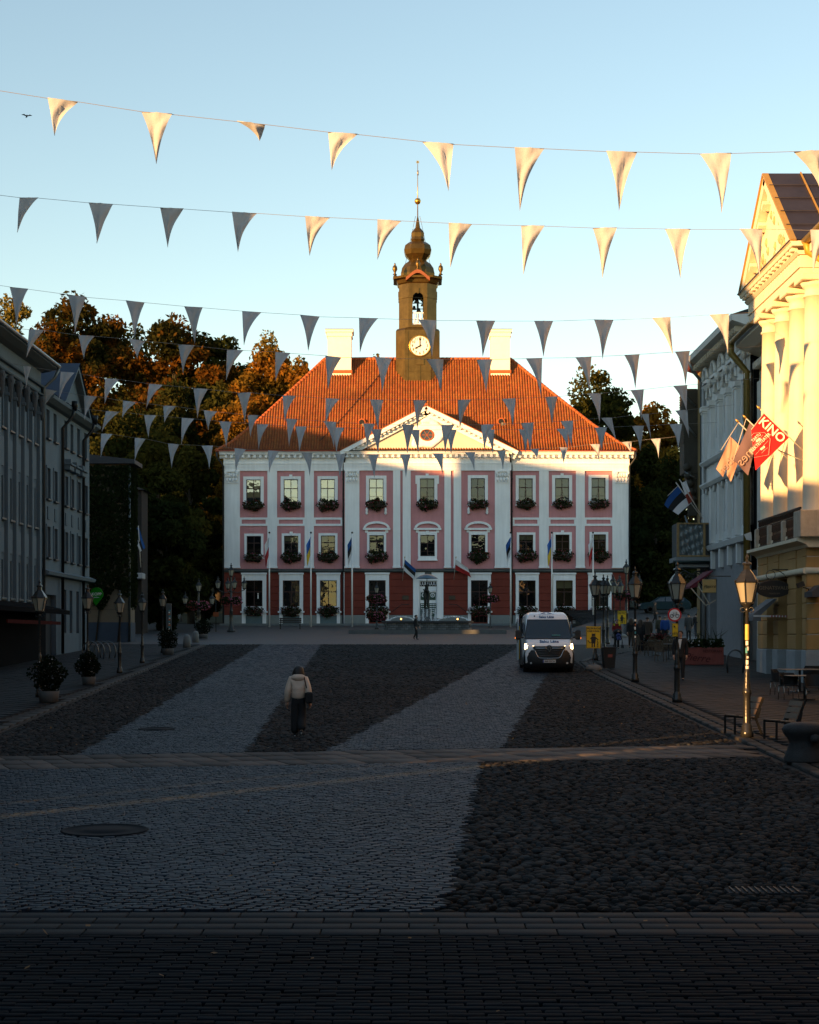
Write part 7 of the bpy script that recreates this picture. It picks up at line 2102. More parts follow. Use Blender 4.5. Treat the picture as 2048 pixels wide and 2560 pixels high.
# slatted public chairs by the sunlit lamp
SLAT = M('grey brown hardwood slat', (.16, .11, .075), .7, var=.2, scale=8)
def slat_chair(px, py, rz, lab):
    g = ground_at(px, py)
    e = empty('slatted_chair', g + Vector((0, 0, PAVE)), rz, lab, 'chair', 'slatted chairs by the lamp')
    # local: sitter faces -x; width along y
    for s in (-1, 1):
        y = s*.27
        MB().bar((-.30, y, 0), (-.30, y, .43), .04).build('leg', IRON, e)
        MB().bar((.22, y, .38), (.38, y, 0), .045).build('leg', IRON, e)
        m = MB(); m.bar((-.32, y, .41), (.26, y, .37), .035); m.bar((.2, y, .34), (.42, y, .86), .045); m.prism([(.14, .34), (.30, .38), (.36, .62), (.30, .60)], y-.02, y+.02); m.build('side_frame', IRON, e)
    for k in range(5):
        x = -.31 + k*.115; z = .445 - .012*math.sin(k*.8) - k*.01
        MB().bbox(x, x+.10, -.29, .29, z-.012, z+.012, .004).build('slat', SLAT, e)
    for k in range(3):
        f = .25 + k*.28; c = (lerp(.2, .42, f)-.03, 0, lerp(.36, .86, f)+.04)
        MB().obox(c, (.02, .56, .125), (0, R(23), 0)).build('slat', SLAT, e)
slat_chair(1855, 1838, R(14), 'slatted chair directly behind the sunlit lamp post')
slat_chair(1956, 1852, R(18), 'slatted chair between the sunlit lamp post and the stone seat')
# hat shaped stone seat
g = ground_at(2012, 1908)
e = empty('stone_seat', g + Vector((0, 0, PAVE)), 0, 'dark hat shaped stone seat at the right edge', 'stone seat')
MB().lathe([(.42, 0), (.42, .03), (.36, .2), (.30, .36), (.33, .44), (.42, .56), (.45, .64), (.40, .72), (.25, .77), (.02, .78)], 22, sy=.8).build('body', M('dark wet stone', (.022, .023, .024), .7, var=.3, scale=5, bump=.25), e)
MB().lathe([(.01, -.09), (.08, -.06), (.1, 0), (.08, .06), (.01, .09)], 12, (.13, -.33, .47)).build('knob', M('dark wet stone', (.022, .023, .024), .7), e)
# cafe tables and black chairs at the right edge
WTOP = M('pale table top', (.20, .175, .145), .6, var=.12)
def cafe_table(px, py, w, d, lab):
    g = ground_at(px, py); e = empty('cafe_table', g + Vector((0, 0, PAVE)), R(8), lab, 'table', 'cafe tables on the right')
    MB().bbox(-w/2, w/2, -d/2, d/2, .72, .75, .008).build('table_top', WTOP, e)
    MB().tube([(0, 0, .03), (0, 0, .72)], .04, 8).build('leg', IRON, e); MB().bbox(-.25, .25, -.25, .25, 0, .03, .01).build('foot', IRON, e)
BCH = M('black rattan', (.014, .013, .013), .7, var=.3, scale=20)
CHROME = M('polished tube', (.30, .28, .25), .25, 1.0, var=.05)
def cafe_chair(px, py, rz, lab, mat=BCH, tub=True):
    g = ground_at(px, py); e = empty('cafe_chair', g + Vector((0, 0, PAVE)), rz, lab, 'chair', 'black cafe chairs on the right')
    for sx in (-1, 1):
        for sy in (-1, 1): MB().tube([(sx*.24, sy*.23, 0), (sx*.22, sy*.2, .44)], .012, 6).build('leg', CHROME, e)
    MB().bbox(-.25, .25, -.24, .24, .42, .46, .015).build('seat', mat, e)
    rows = []
    for z, k in ((.46, .96), (.62, 1.02), (.82, 1.08)):
        rows.append([(.27*k*math.cos(t), .25*k*math.sin(t), z - (.10 if abs(t-math.pi/2) > 1.2 and z > .6 else 0)) for t in np.linspace(-.25, math.pi+.25, 13)])
    rows2 = [[(x*.93, y*.93, z) for x, y, z in r_] for r_ in rows]
    m = MB(); m.grid(rows); m.grid([list(reversed(r_)) for r_ in rows2]); m.grid([rows[-1], rows2[-1]]); m.build('backrest', mat, e)
    MB().tube([(-.27, -.05, .66), (-.27, -.2, .64), (-.25, -.24, .46)], .014, 6).build('arm', mat, e); MB().tube([(.27, -.05, .66), (.27, -.2, .64), (.25, -.24, .46)], .014, 6).build('arm', mat, e)
cafe_table(2012, 1752, 1.1, .8, 'cafe table with a pale top at the right edge, nearer'); cafe_table(2000, 1732, 1.3, .8, 'cafe table with a pale top at the right edge, behind')
cafe_chair(1972, 1752, R(10), 'black cafe chair with tubular legs, nearest the stone seat', BCH); cafe_chair(1949, 1740, R(60), 'black cafe chair leftmost at the cafe tables')
cafe_chair(2036, 1758, R(-15), 'black cafe chair at the right rim of the picture'); cafe_chair(2030, 1728, R(170), 'black cafe chair behind the farther cafe table')
# wicker chairs and tables of the restaurant
WICK = M('tan wicker', (.11, .075, .045), .8, var=.25, scale=15)
def wicker(px, py, rz, lab):
    g = ground_at(px, py); e = empty('wicker_chair', g + Vector((0, 0, PAVE)), rz, lab, 'chair', 'wicker chairs of the restaurant')
    for sx in (-1, 1):
        for sy in (-1, 1): MB().tube([(sx*.22, sy*.21, 0), (sx*.2, sy*.18, .45)], .016, 6).build('leg', WICK, e)
    MB().lathe([(.02, .44), (.25, .44), (.26, .47), (.02, .48)], 14).build('seat', WICK, e)
    MB().tube([(-.22, .18, .46), (-.24, .24, .75), (-.16, .27, .95), (0, .28, 1.0), (.16, .27, .95), (.24, .24, .75), (.22, .18, .46)], .022, 7).build('back_frame', WICK, e)
    m = MB()
    for k in range(6): m.box(-.2+k*.075, -.165+k*.075, .235, .255, .47, .92)
    for k in range(4): m.box(-.2, .2, .24, .26, .52+k*.1, .545+k*.1)
    m.build('backrest', WICK, e)
    for s in (-1, 1): MB().tube([(s*.24, .22, .68), (s*.27, 0, .66), (s*.22, -.2, .47)], .016, 6).build('arm', WICK, e)
wicker(1626, 1642, R(200), 'wicker chair left of the no cycling sign, back turned'); wicker(1652, 1655, R(150), 'wicker chair closest to the no cycling sign post'); wicker(1607, 1636, R(100), 'wicker chair leftmost at the restaurant tables'); wicker(1668, 1640, R(-20), 'wicker chair half hidden behind the no cycling sign post')
for px, py, lab in ((1640, 1640, 'small restaurant table among the wicker chairs, left'), (1672, 1650, 'small restaurant table among the wicker chairs, right')):
    g = ground_at(px, py); e = empty('bistro_table', g + Vector((0, 0, PAVE)), 0, lab, 'table', 'bistro tables')
    MB().lathe([(.33, .72), (.34, .74), (.33, .75), (.02, .75)], 18).build('table_top', M('pale grey top', (.22, .22, .22), .5), e); MB().lathe([(.2, 0), (.2, .02), (.03, .05), (.03, .72)], 10).build('leg', IRON, e)
g = ground_at(1640, 1628)
e = empty('flower_trough', g + Vector((0, 0, PAVE)), 0, 'dark red flower mound behind the wicker chairs', 'planter')
MB().bbox(-1.0, 1.0, -.2, .2, 0, .5, .02).build('box', M('brown trough', (.05, .03, .02), .8), e)
V, Q = blob_quads(300, lambda r: (r.uniform(-1, 1), r.uniform(-.3, .3), .5+.35*r.random()), .07, 801); link('foliage', np_mesh('foliage', V, Q, LEAFG), e)
V, Q = blob_quads(260, lambda r: (r.normal()*.35, r.uniform(-.3, .3), .6+.35*r.random()), .05, 802); link('blossoms', np_mesh('blossoms', V, Q, BL_R), e)
# benches before the town hall
def bench(px, py, w_px, lab, mat):
    g = ground_at(px, py); e = empty('park_bench', g + Vector((0, 0, PAVE)), 0, lab, 'bench', 'benches before the town hall'); w = w_px*g.y/F/2
    for k in range(3): MB().bbox(-w, w, -.45+k*.15, -.32+k*.15, .42, .46, .01).build('slat', mat, e)
    for k in range(3): MB().bbox(-w, w, .06+.03*k, .10+.03*k, .52+k*.15, .64+k*.15, .01).build('slat', mat, e)
    for s in (-1, 1):
        m = MB(); m.bar((s*(w-.1), -.42, 0), (s*(w-.1), -.42, .42), .06); m.bar((s*(w-.1), .05, 0), (s*(w-.1), .16, .95), .06); m.bar((s*(w-.1), -.45, .40), (s*(w-.1), .08, .40), .05); m.build('leg', IRON, e)
bench(726, 1574, 55, 'dark slatted bench before the left wing of the town hall', M('dark bench slat', (.03, .025, .022), .7)); bench(1442, 1566, 54, 'brown slatted bench before the right wing of the town hall', M('brown bench slat', (.06, .035, .022), .7))
g = ground_at(540, 1580)
e = empty('orange_notice', g, 0, 'small orange notice on a thin post left of the town hall', 'sign'); MB().tube([(0, 0, 0), (0, 0, 2.6)], .03, 6).build('post', IRON, e); MB().box(-.22, .22, -.06, -.03, 1.2, 1.55).build('board', M('dull orange sheet', (.22, .05, .01), .6), e)

# ------------------------------------------------------------------ fountain with statue under an umbrella
fg = ground_at(1069, 1584); FY = fg.y
f_ = empty('fountain', fg, 0, 'round stone fountain with water jets before the town hall door', 'fountain')
FS = M('grey fountain stone', (.10, .105, .105), .8, var=.2, bump=.15)
RW = 110*FY/F
MB().box(-RW-2.6, RW+2.6, -.6, 7.6, -.2, .28).build('step', FS, f_)
MB().box(-RW+.1, RW-.1, .1, 7.0, .2, .78).build('basin_wall', M('mortar', (.05, .05, .05), .9), f_)
n = 21
for r_ in range(3):
    for k in range(n):
        x0_, x1_ = lerp(-RW, RW, (k + (.5 if r_ % 2 else 0))/n), lerp(-RW, RW, (k + 1 + (.5 if r_ % 2 else 0))/n)
        if x1_ > RW+.01: continue
        MB().bbox(x0_+.012, x1_-.012, .02, .2, .29+r_*.17, .29+r_*.17+.155, .015).build('basin_block', M('fountain block %d' % ((k*7+r_*3) % 3), (.085+.03*((k*7+r_*3) % 3), .09+.03*((k*7+r_*3) % 3), .09+.03*((k*7+r_*3) % 3)), .8, var=.2), f_)
MB().bbox(-RW-.15, RW+.15, -.12, .5, .8, .96, .02).build('rim', M('dark rim stone', (.03, .03, .032), .5), f_)
WATER = M('basin water', (.02, .03, .035), .06, spec=.8, var=0)
MB().box(-RW+.2, RW-.2, .5, 6.8, .6, .86).build('water', WATER, f_)
MB().lathe([(.9, .8), (.8, 1.25), (.42, 1.35), (.4, 1.9)], 20, (-.05, 3.2, 0)).build('pedestal', FS, f_)
SPRAY = M('white water spray', (.75, .78, .8), .4, var=.1)
rs = np.random.default_rng(31)
for k, dx in enumerate((-.62, -.30, .30, .62, .0)):
    n_ = 420; t = rs.random(n_); side = rs.normal(size=n_)*.055*(1.3-t); ang_ = rs.random(n_)*6.28
    z = .9 + 1.05*t*(1-.15*rs.random(n_)); P = np.stack([dx + side*np.cos(ang_), 2.3 + (.3 if k == 4 else 0) + side*np.sin(ang_), z], 1)
    s = rs.uniform(.012, .032, (n_, 1)); a = np.tile(np.array([[0, 0, 1.6]]), (n_, 1)); b = np.stack([np.cos(ang_), np.sin(ang_), np.zeros(n_)], 1)
    V = np.stack([P-a*s, P+b*s, P+a*s, P-b*s], 1).reshape(-1, 3)
    tag(link('water_jet', np_mesh('water_jet', V, np.arange(4*n_).reshape(n_, 4), SPRAY), f_), kind='stuff')
for cx_, w_ in ((-1.95, 1.0), (2.0, 1.25)):
    n_ = 700; t = rs.random(n_)*math.pi; rad = 1+.05*rs.normal(size=n_)
    P = np.stack([cx_ + w_*rad*np.cos(t), 1.6+rs.normal(size=n_)*.4, .88 + .42*rad*np.sin(t)], 1)
    s = rs.uniform(.01, .03, (n_, 1)); a = rs.normal(size=(n_, 3)); a /= np.linalg.norm(a, axis=1)[:, None]; b = np.cross(a, rs.normal(size=(n_, 3))); b /= np.linalg.norm(b, axis=1)[:, None]
    V = np.stack([P-a*s*1.6, P+b*s, P+a*s*1.6, P-b*s], 1).reshape(-1, 3)
    tag(link('water_arch', np_mesh('water_arch', V, np.arange(4*n_).reshape(n_, 4), SPRAY), f_), kind='stuff')
for px, nm in ((1003, 'left'), (1144, 'right')):
    e = empty('fountain_light', (wx(px, FY+.2), FY+.1, fg.z+.96), 0, 'small lit warm lamp on the %s of the fountain rim' % nm, 'light', 'fountain lights')
    MB().lathe([(.07, 0), (.07, .06), (.03, .08)], 10).build('housing', IRON, e); MB().lathe([(.05, .08), (.06, .14), (.03, .2)], 10).build('bulb', M('warm bulb', (1, .6, .2), .4, emit=(1, .5, .12), estr=2.0), e)

# ------------------------------------------------------------------ rising street and parked car behind
ramp = MB()
def ramp_z(y): 
    t = min(max((y-124)/40, 0), 1); return gz(y) + .02 + 1.5*t*t*(3-2*t)
ramp.grid([[(x, y, ramp_z(y)) for x in (9.5 + max(0, (y-124))*.32, 14, 20, 32)] for y in (122, 130, 138, 146, 154, 162, 171)])
rp = ramp.build('road', M('street setts', (.026, .030, .034), .85, var=.25, scale=4, bump=.4, bscale=9)); tag(rp, 'side street rising to the right of the town hall', kind='structure')
# ------------------------------------------------------------------ white minibus
VW = M('white van paint', (.78, .80, .82), .25, var=.03, spec=.6, coat=.5)
VBLK = M('black van plastic', (.014, .014, .015), .5, var=.1)
VGL = M('dark windscreen', (.010, .012, .014), .04, spec=.8, var=0, coat=.6)
RUB = M('tyre rubber', (.012, .012, .012), .85, var=.2)
g = ground_at(1373, 1683)
van = empty('van', g + Vector((0, 0, .01)), R(-1.6), 'white minibus with open sliding door and headlights on, driving towards the camera', 'van')
van.rotation_euler = (0, 0, R(-1.6))
# local: front towards -y, x right as seen by the camera
def ring(y, zb, zt, wb, wt, r=.14, n=6):
    "closed cross section: flat floor, slightly leaning sides, rounded roof edges"
    pts = [(-wb, zb), (wb, zb)]
    zs = lerp(zb, zt, .5)
    pts.append((wb+.015, zs))
    for k in range(n+1):
        a = k/n*math.pi/2; pts.append((wt - r + r*math.cos(a), zt - r + r*math.sin(a)))
    for k in range(n+1):
        a = math.pi/2 + k/n*math.pi/2; pts.append((-wt + r + r*math.cos(a), zt - r + r*math.sin(a)))
    pts.append((-wb-.015, zs))
    return [(x, y, z) for x, z in pts]
secs = [ring(.02, .48, 1.02, .80, .74, .06), ring(.06, .40, 1.12, .93, .86, .07), ring(.22, .36, 1.22, .99, .90, .09), ring(.50, .34, 1.34, 1.02, .93, .10), ring(.72, .33, 1.42, 1.03, .94, .10),
        ring(1.02, .33, 1.78, 1.03, .92, .11), ring(1.36, .33, 2.14, 1.03, .89, .13), ring(1.46, .33, 2.24, 1.03, .88, .15), ring(1.62, .33, 2.36, 1.03, .87, .20), ring(1.95, .33, 2.46, 1.03, .86, .24), ring(2.5, .33, 2.49, 1.03, .87, .24), ring(5.3, .33, 2.47, 1.03, .87, .22), ring(5.55, .38, 2.40, 1.0, .84, .2)]
vs = [p for s in secs for p in s]; k_ = len(secs[0])
fs = [(i*k_+j, i*k_+(j+1) % k_, (i+1)*k_+(j+1) % k_, (i+1)*k_+j) for i in range(len(secs)-1) for j in range(k_)] + [tuple(reversed(range(k_))), tuple(range((len(secs)-1)*k_, len(secs)*k_))]
fs = [tuple(reversed(f)) for f in fs]
body = MB(); body.add(vs, fs, True); body = body.build('body', VW, van)
def nose(x, z):   # y of the bonnet / screen slope at height z
    for (y0_, z0_), (y1_, z1_) in (((.06, 1.10), (.50, 1.34)), ((.50, 1.34), (.72, 1.42)), ((.72, 1.42), (1.02, 1.78)), ((1.02, 1.78), (1.36, 2.14)), ((1.36, 2.14), (1.62, 2.36)), ((1.62, 2.36), (1.95, 2.46))):
        if z <= z1_: return lerp(y0_, y1_, (z-z0_)/(z1_-z0_))
    return 1.95
def screen_pt(u, z, o=.012):
    hw = lerp(.93, .80, (z-1.40)/.76); y = nose(0, z)
    return (u*hw, y-.012-o*1.2, z+o)
m = MB(); m.grid([[screen_pt(u, z) for u in np.linspace(-1, 1, 13)] for z in np.linspace(1.395, 2.13, 9)]); ws = m.build('windscreen', VGL, van)
m = MB(); m.grid([[screen_pt(u, z, .006) for u in np.linspace(-1.04, 1.04, 13)] for z in np.linspace(1.36, 2.17, 9)]); m.build('screen_surround', VBLK, van)
m = MB(); m.box(.15, .5, .72, .76, 1.50, 1.55); m.build('dashboard_card', M('teal card', (.10, .28, .28), .6), van)
for s in (-1, 1): MB().bar((s*.5, .76, 1.43), (s*.02, .80, 1.47), .025).build('wiper', VBLK, van)
# bumper, grille
m = MB()
def fp(x, z, o=0.0): # front face bulge
    return (x, -.10 + .30*(abs(x)/1.03)**3 - .0 - o, z)
rows = []
for z, k, o in ((.20, .90, -.10), (.26, .97, .0), (.45, 1.0, .04), (.62, 1.0, .05), (.80, .98, .03), (.92, .94, -.02)):
    rows.append([fp(u*1.03*k, z, o) for u in np.linspace(-1, 1, 17)])
m.grid(rows); back = [[(x, .5, z) for x, y, z in r_] for r_ in rows]
m.grid([rows[0], back[0]]); m.grid([back[-1], rows[-1]]); m.build('bumper', VBLK, van)
m = MB(); m.grid([[fp(u*w, z, .055) for u in np.linspace(-1, 1, 15)] for z, w in ((.60, .40), (.70, .46), (.86, .56), (1.0, .64), (1.08, .66))]); m.build('grille', M('grille black', (.008, .008, .009), .4), van)
CHR = M('chrome', (.55, .55, .56), .12, 1.0, var=0)
for z, w in ((.70, .40), (.80, .48), (.90, .53), (1.0, .58)):
    for s in (-1, 1):
        MB().tube([fp(s*lerp(.10 if z > .85 else .0, w, u), z, .075) for u in np.linspace(0, 1, 7)], .010 if z < .95 else .018, 5).build('grille_bar', CHR if z > .95 else M('dark chrome', (.15, .15, .155), .2, 1.0), van)
MB().tube([fp(-.66, .99, .07), fp(-.57, .90, .07), fp(-.46, .66, .08), fp(-.38, .605, .08), fp(0, .59, .08), fp(.38, .605, .08), fp(.46, .66, .08), fp(.57, .90, .07), fp(.66, .99, .07)], .013, 6).build('chrome_surround', CHR, van)
m = MB(); c = fp(0, .97, .10)
m.prism([(c[0], c[2]+.14), (c[0]+.095, c[2]), (c[0], c[2]-.14), (c[0]-.095, c[2])], c[1]-.02, c[1]+.02); m.build('emblem', CHR, van)
m = MB(); m.tube([(c[0], c[1]+.015, c[2]), (c[0], c[1]+.09, c[2])], .15, 20); m.build('emblem_disc', VBLK, van)
m = MB(); m.prism([(c[0], c[2]+.07), (c[0]+.04, c[2]), (c[0], c[2]-.07), (c[0]-.04, c[2])], c[1]-.025, c[1]-.02); m.build('emblem_centre', VBLK, van)
# headlights: dark shell, lit strip and lamp
LIT = M('lit headlight', (1, .85, .6), .3, emit=(1.0, .72, .36), estr=3.5)
LIT2 = M('lit running strip', (1, .85, .6), .3, emit=(1.0, .70, .34), estr=3.5)
for s in (-1, 1):
    P = lambda x, z, o=.05: (s*x, -.02 + .34*(x/1.03)**3 - o*.6 + max(0, z-1.0)*.35, z)
    m = MB(); m.add([P(.60, 1.02), P(.63, 1.10), P(.97, 1.20), P(.99, .96), P(.80, .93), P(.66, .98)], [(0, 1, 2, 3, 4, 5) if s < 0 else (5, 4, 3, 2, 1, 0)])
    hl = m.build('headlight', M('headlight shell', (.03, .03, .03), .1, spec=.8), van)
    m = MB()
    for a, b in ((P(.62, 1.085, .07), P(.955, 1.175, .07)), (P(.955, 1.175, .07), P(.97, .97, .07)), (P(.97, .97, .07), P(.86, .95, .07))): m.bar(a, b, .024)
    m.build('running_light', LIT2, hl)
    c = P(.84, 1.03, .08); MB().lathe([(.01, -.01), (.075, 0), (.08, .05)], 12, (0, 0, 0)).build('lamp', LIT, hl, c, (R(90), 0, 0))
    c = fp(s*.73, .40, .06); MB().tube([(c[0], c[1]-.015, c[2]), (c[0], c[1]+.03, c[2])], .04, 12).build('fog_lamp', M('fog lens', (.5, .5, .5), .15, spec=.8), van)
    # mirrors
    m = MB(); m.bbox(s*1.22-.11, s*1.22+.11, .78, .95, 1.34, 1.74, .05); mr = m.build('mirror', VBLK, van)
    MB().bar((s*1.0, .9, 1.42), (s*1.16, .88, 1.45), .07).build('mirror_arm', VBLK, mr); MB().bar((s*1.0, .9, 1.62), (s*1.16, .88, 1.62), .05).build('mirror_arm', VBLK, mr)
    MB().box(s*1.33-.015, s*1.33+.015, .79, .86, 1.38, 1.44).build('indicator', M('amber lit', (1, .3, .05), .4, emit=(1, .22, .02), estr=1.2), mr)
    for y in (.95, 4.65):
        wheel = MB(); prof_ = [(.22, -.11), (.31, -.11), (.345, -.07), (.345, .07), (.31, .11), (.22, .11)]
        t = MB(); t.lathe(prof_, 22); ty = t.build('wheel', RUB, van, (s*.90, y, .345), (0, R(90), 0))
        MB().lathe([(.02, .07*s), (.12, .08*s), (.2, .10*s), (.22, .09*s)], 14).build('rim', M('grey rim', (.2, .2, .21), .4, .6), ty)
    m = MB(); m.box(min(s*.97, s*1.045), max(s*.97, s*1.045), .55, 5.2, .3, .62); m.build('side_skirt', VBLK, van)
# front door windows, sliding door (open, slid back along the side seen on the left)
for s in (-1, 1):
    m = MB(); m.prism([(.95, 1.50), (1.75, 1.50), (1.78, 2.08), (1.42, 2.06)], min(s*.945, s*1.0), max(s*.945, s*1.0), 'x'); m.build('side_window', VGL, van)
m = MB(); m.box(-1.05, -1.0, 2.05, 3.3, .50, 2.22); m.build('door_opening', DARK, van)
m = MB(); m.bbox(-1.16, -1.10, 3.0, 4.4, .48, 2.24, .02); sd = m.build('sliding_door', VW, van)
MB().bbox(-1.175, -1.15, 3.1, 4.3, 1.45, 2.1, .01).build('door_window', VGL, sd); MB().box(-1.19, -1.15, 3.05, 3.1, 1.2, 1.4).build('handle', VBLK, sd)
MB().tube([(-1.10, 3.0, .5), (-1.10, 3.0, 2.2)], .02, 6).build('door_edge', VBLK, sd)
MB().bar((-1.12, 2.06, .55), (-1.12, 2.06, 1.9), .03).build('grab_rail', M('yellow rail', (.5, .3, .02), .5), van)
# plate, lettering, roof mark
m = MB(); c = fp(0, .47, .075); m.bbox(-.26, .26, c[1]-.012, c[1]+.01, .415, .53, .005); pl = m.build('number_plate', M('plate white', (.6, .6, .58), .4, var=.02), van)
MB().box(-.26, -.215, c[1]-.014, c[1]-.008, .417, .528).build('plate_band', M('plate blue', (.02, .06, .3), .4), pl)
link('lettering', text_mesh('868 BXW', .105, bold=.003), pl, INK, (.025, c[1]-.016, .472))
NAVY = M('navy lettering', (.012, .05, .16), .5, var=0)
def wordmark(z, size, name):
    y = nose(0, z); o = link('lettering', text_mesh('Saku Läte', size, bold=.004), van, NAVY, (0.0, y-.03, z+.015)); return o
w1 = wordmark(1.245, .17, 'bonnet'); w1.rotation_euler = (R(-55), 0, 0); w1.scale = (1.18, 1, 1.6); w1.location = (0.02, .30-.02, 1.265)
w2 = wordmark(2.255, .15, 'roof'); w2.rotation_euler = (R(-45), 0, 0); w2.scale = (1.05, 1, 1.25); w2.location = (-.03, 1.485, 2.275)
m = MB()
for s in (-1, 1):
    for a0, ln_, z in ((.03, .30, .0), (.02, .2, .05), (.01, .10, .095)):
        m.prism([(s*a0, z), (s*(a0+ln_*.4), z+.055), (s*(a0+ln_), z-.01), (s*(a0+ln_*.5), z+.02)] if s > 0 else [(s*(a0+ln_*.5), z+.02), (s*(a0+ln_), z-.01), (s*(a0+ln_*.4), z+.055), (s*a0, z)], -.004, .004)
m.build('roof_mark', NAVY, van, (-.03, 1.60, 2.395), (R(-50), 0, 0))
MB().tube([(0, 0, -.01), (0, 0, .02)], .03, 10).build('roof_dot', VBLK, van, (-.52, 1.53, 2.31), (R(45), 0, 0))

# ------------------------------------------------------------------ parked car behind, seen from the side
Yc = 152.0
cz_ = ramp_z(Yc)
car = empty('parked_car', (wx(1662, Yc), Yc, cz_), R(0), 'dark teal estate car parked in the rising street on the right', 'car')
prof_c = [(-2.2, .35), (-2.25, .7), (-2.1, .9), (-1.2, 1.0), (-.5, 1.45), (.9, 1.5), (1.7, 1.35), (2.15, .95), (2.25, .7), (2.2, .35)]
CP = M('teal car paint', (.008, .026, .034), .6, .0, var=.05, coat=.0, spec=.15)
rows = []
for f, inset in ((-.85, .0), (-.8, .0), (.8, .0), (.85, .0)):
    k = .94 if abs(f) > .82 else 1.0
    rows.append([(x*k, f*(1 if z < 1.05 else .82), z*(1 if z < 1.0 else (1.0 if k == 1 else .99))) for x, z in prof_c])
m = MB(); m.grid([[p for p in r_] + [r_[0]] for r_ in rows]); m.add(rows[0], [tuple(range(len(prof_c)))]); m.add(rows[-1], [tuple(reversed(range(len(prof_c))))]); m.build('body', CP, car)
for a, b in (((-1.05, 1.03), (-.1, 1.40)), ((-.02, 1.03), (.85, 1.42)), ((.93, 1.03), (1.6, 1.33))):
    m = MB(); m.add([(a[0]+.0, -.86, a[1]), (b[0], -.86, a[1]), (b[0], -.72, b[1]), (a[0]+(.55 if a[0] < -1 else .0), -.72, b[1]-(.03 if a[0] < -1 else 0))], [(0, 1, 2, 3)]); m.build('side_window', VGL, car)
for x in (-1.4, 1.35):
    for y in (-.78, .78):
        t = MB(); t.lathe([(.18, -.1), (.29, -.1), (.32, -.06), (.32, .06), (.29, .1), (.18, .1)], 18); w = t.build('wheel', RUB, car, (x, y, .32), (R(90), 0, 0)); MB().lathe([(.02, .09), (.18, .1)], 12).build('rim', M('grey rim', (.2, .2, .21), .4, .6), w)
MB().box(-2.26, -2.15, -.7, .7, .62, .78).build('headlight', M('headlight glass', (.4, .4, .4), .1), car)
# ------------------------------------------------------------------ people
def skin_bake(name, pts, edges, radii, root=0, sub=2, extra=None):
    "continuous surface grown round a skeleton, baked to a mesh"
    me = bpy.data.meshes.new(name); me.from_pydata([tuple(p) for p in pts], edges, []); me.update()
    o = bpy.data.objects.new(name, me)
    sk = o.modifiers.new('skin', 'SKIN'); sk.use_smooth_shade = True
    for i, r_ in enumerate(radii):
        d = me.skin_vertices[0].data[i]; d.radius = r_ if isinstance(r_, tuple) else (r_, r_); d.use_root = (i == root)
    sb = o.modifiers.new('sub', 'SUBSURF'); sb.levels = sub; sb.render_levels = sub
    out = bake_obj(o); out.name = name
    bpy.data.objects.remove(o, do_unlink=True); bpy.data.meshes.remove(me)
    if extra and extra.v:
        bm = bmesh.new(); bm.from_mesh(out); t = extra.mesh('x'); bm.from_mesh(t); bm.to_mesh(out); bm.free(); bpy.data.meshes.remove(t)
        out.polygons.foreach_set('use_smooth', [True]*len(out.polygons))
    return out
SKINM = M('skin', (.40, .23, .16), .6, var=.06, scale=10)
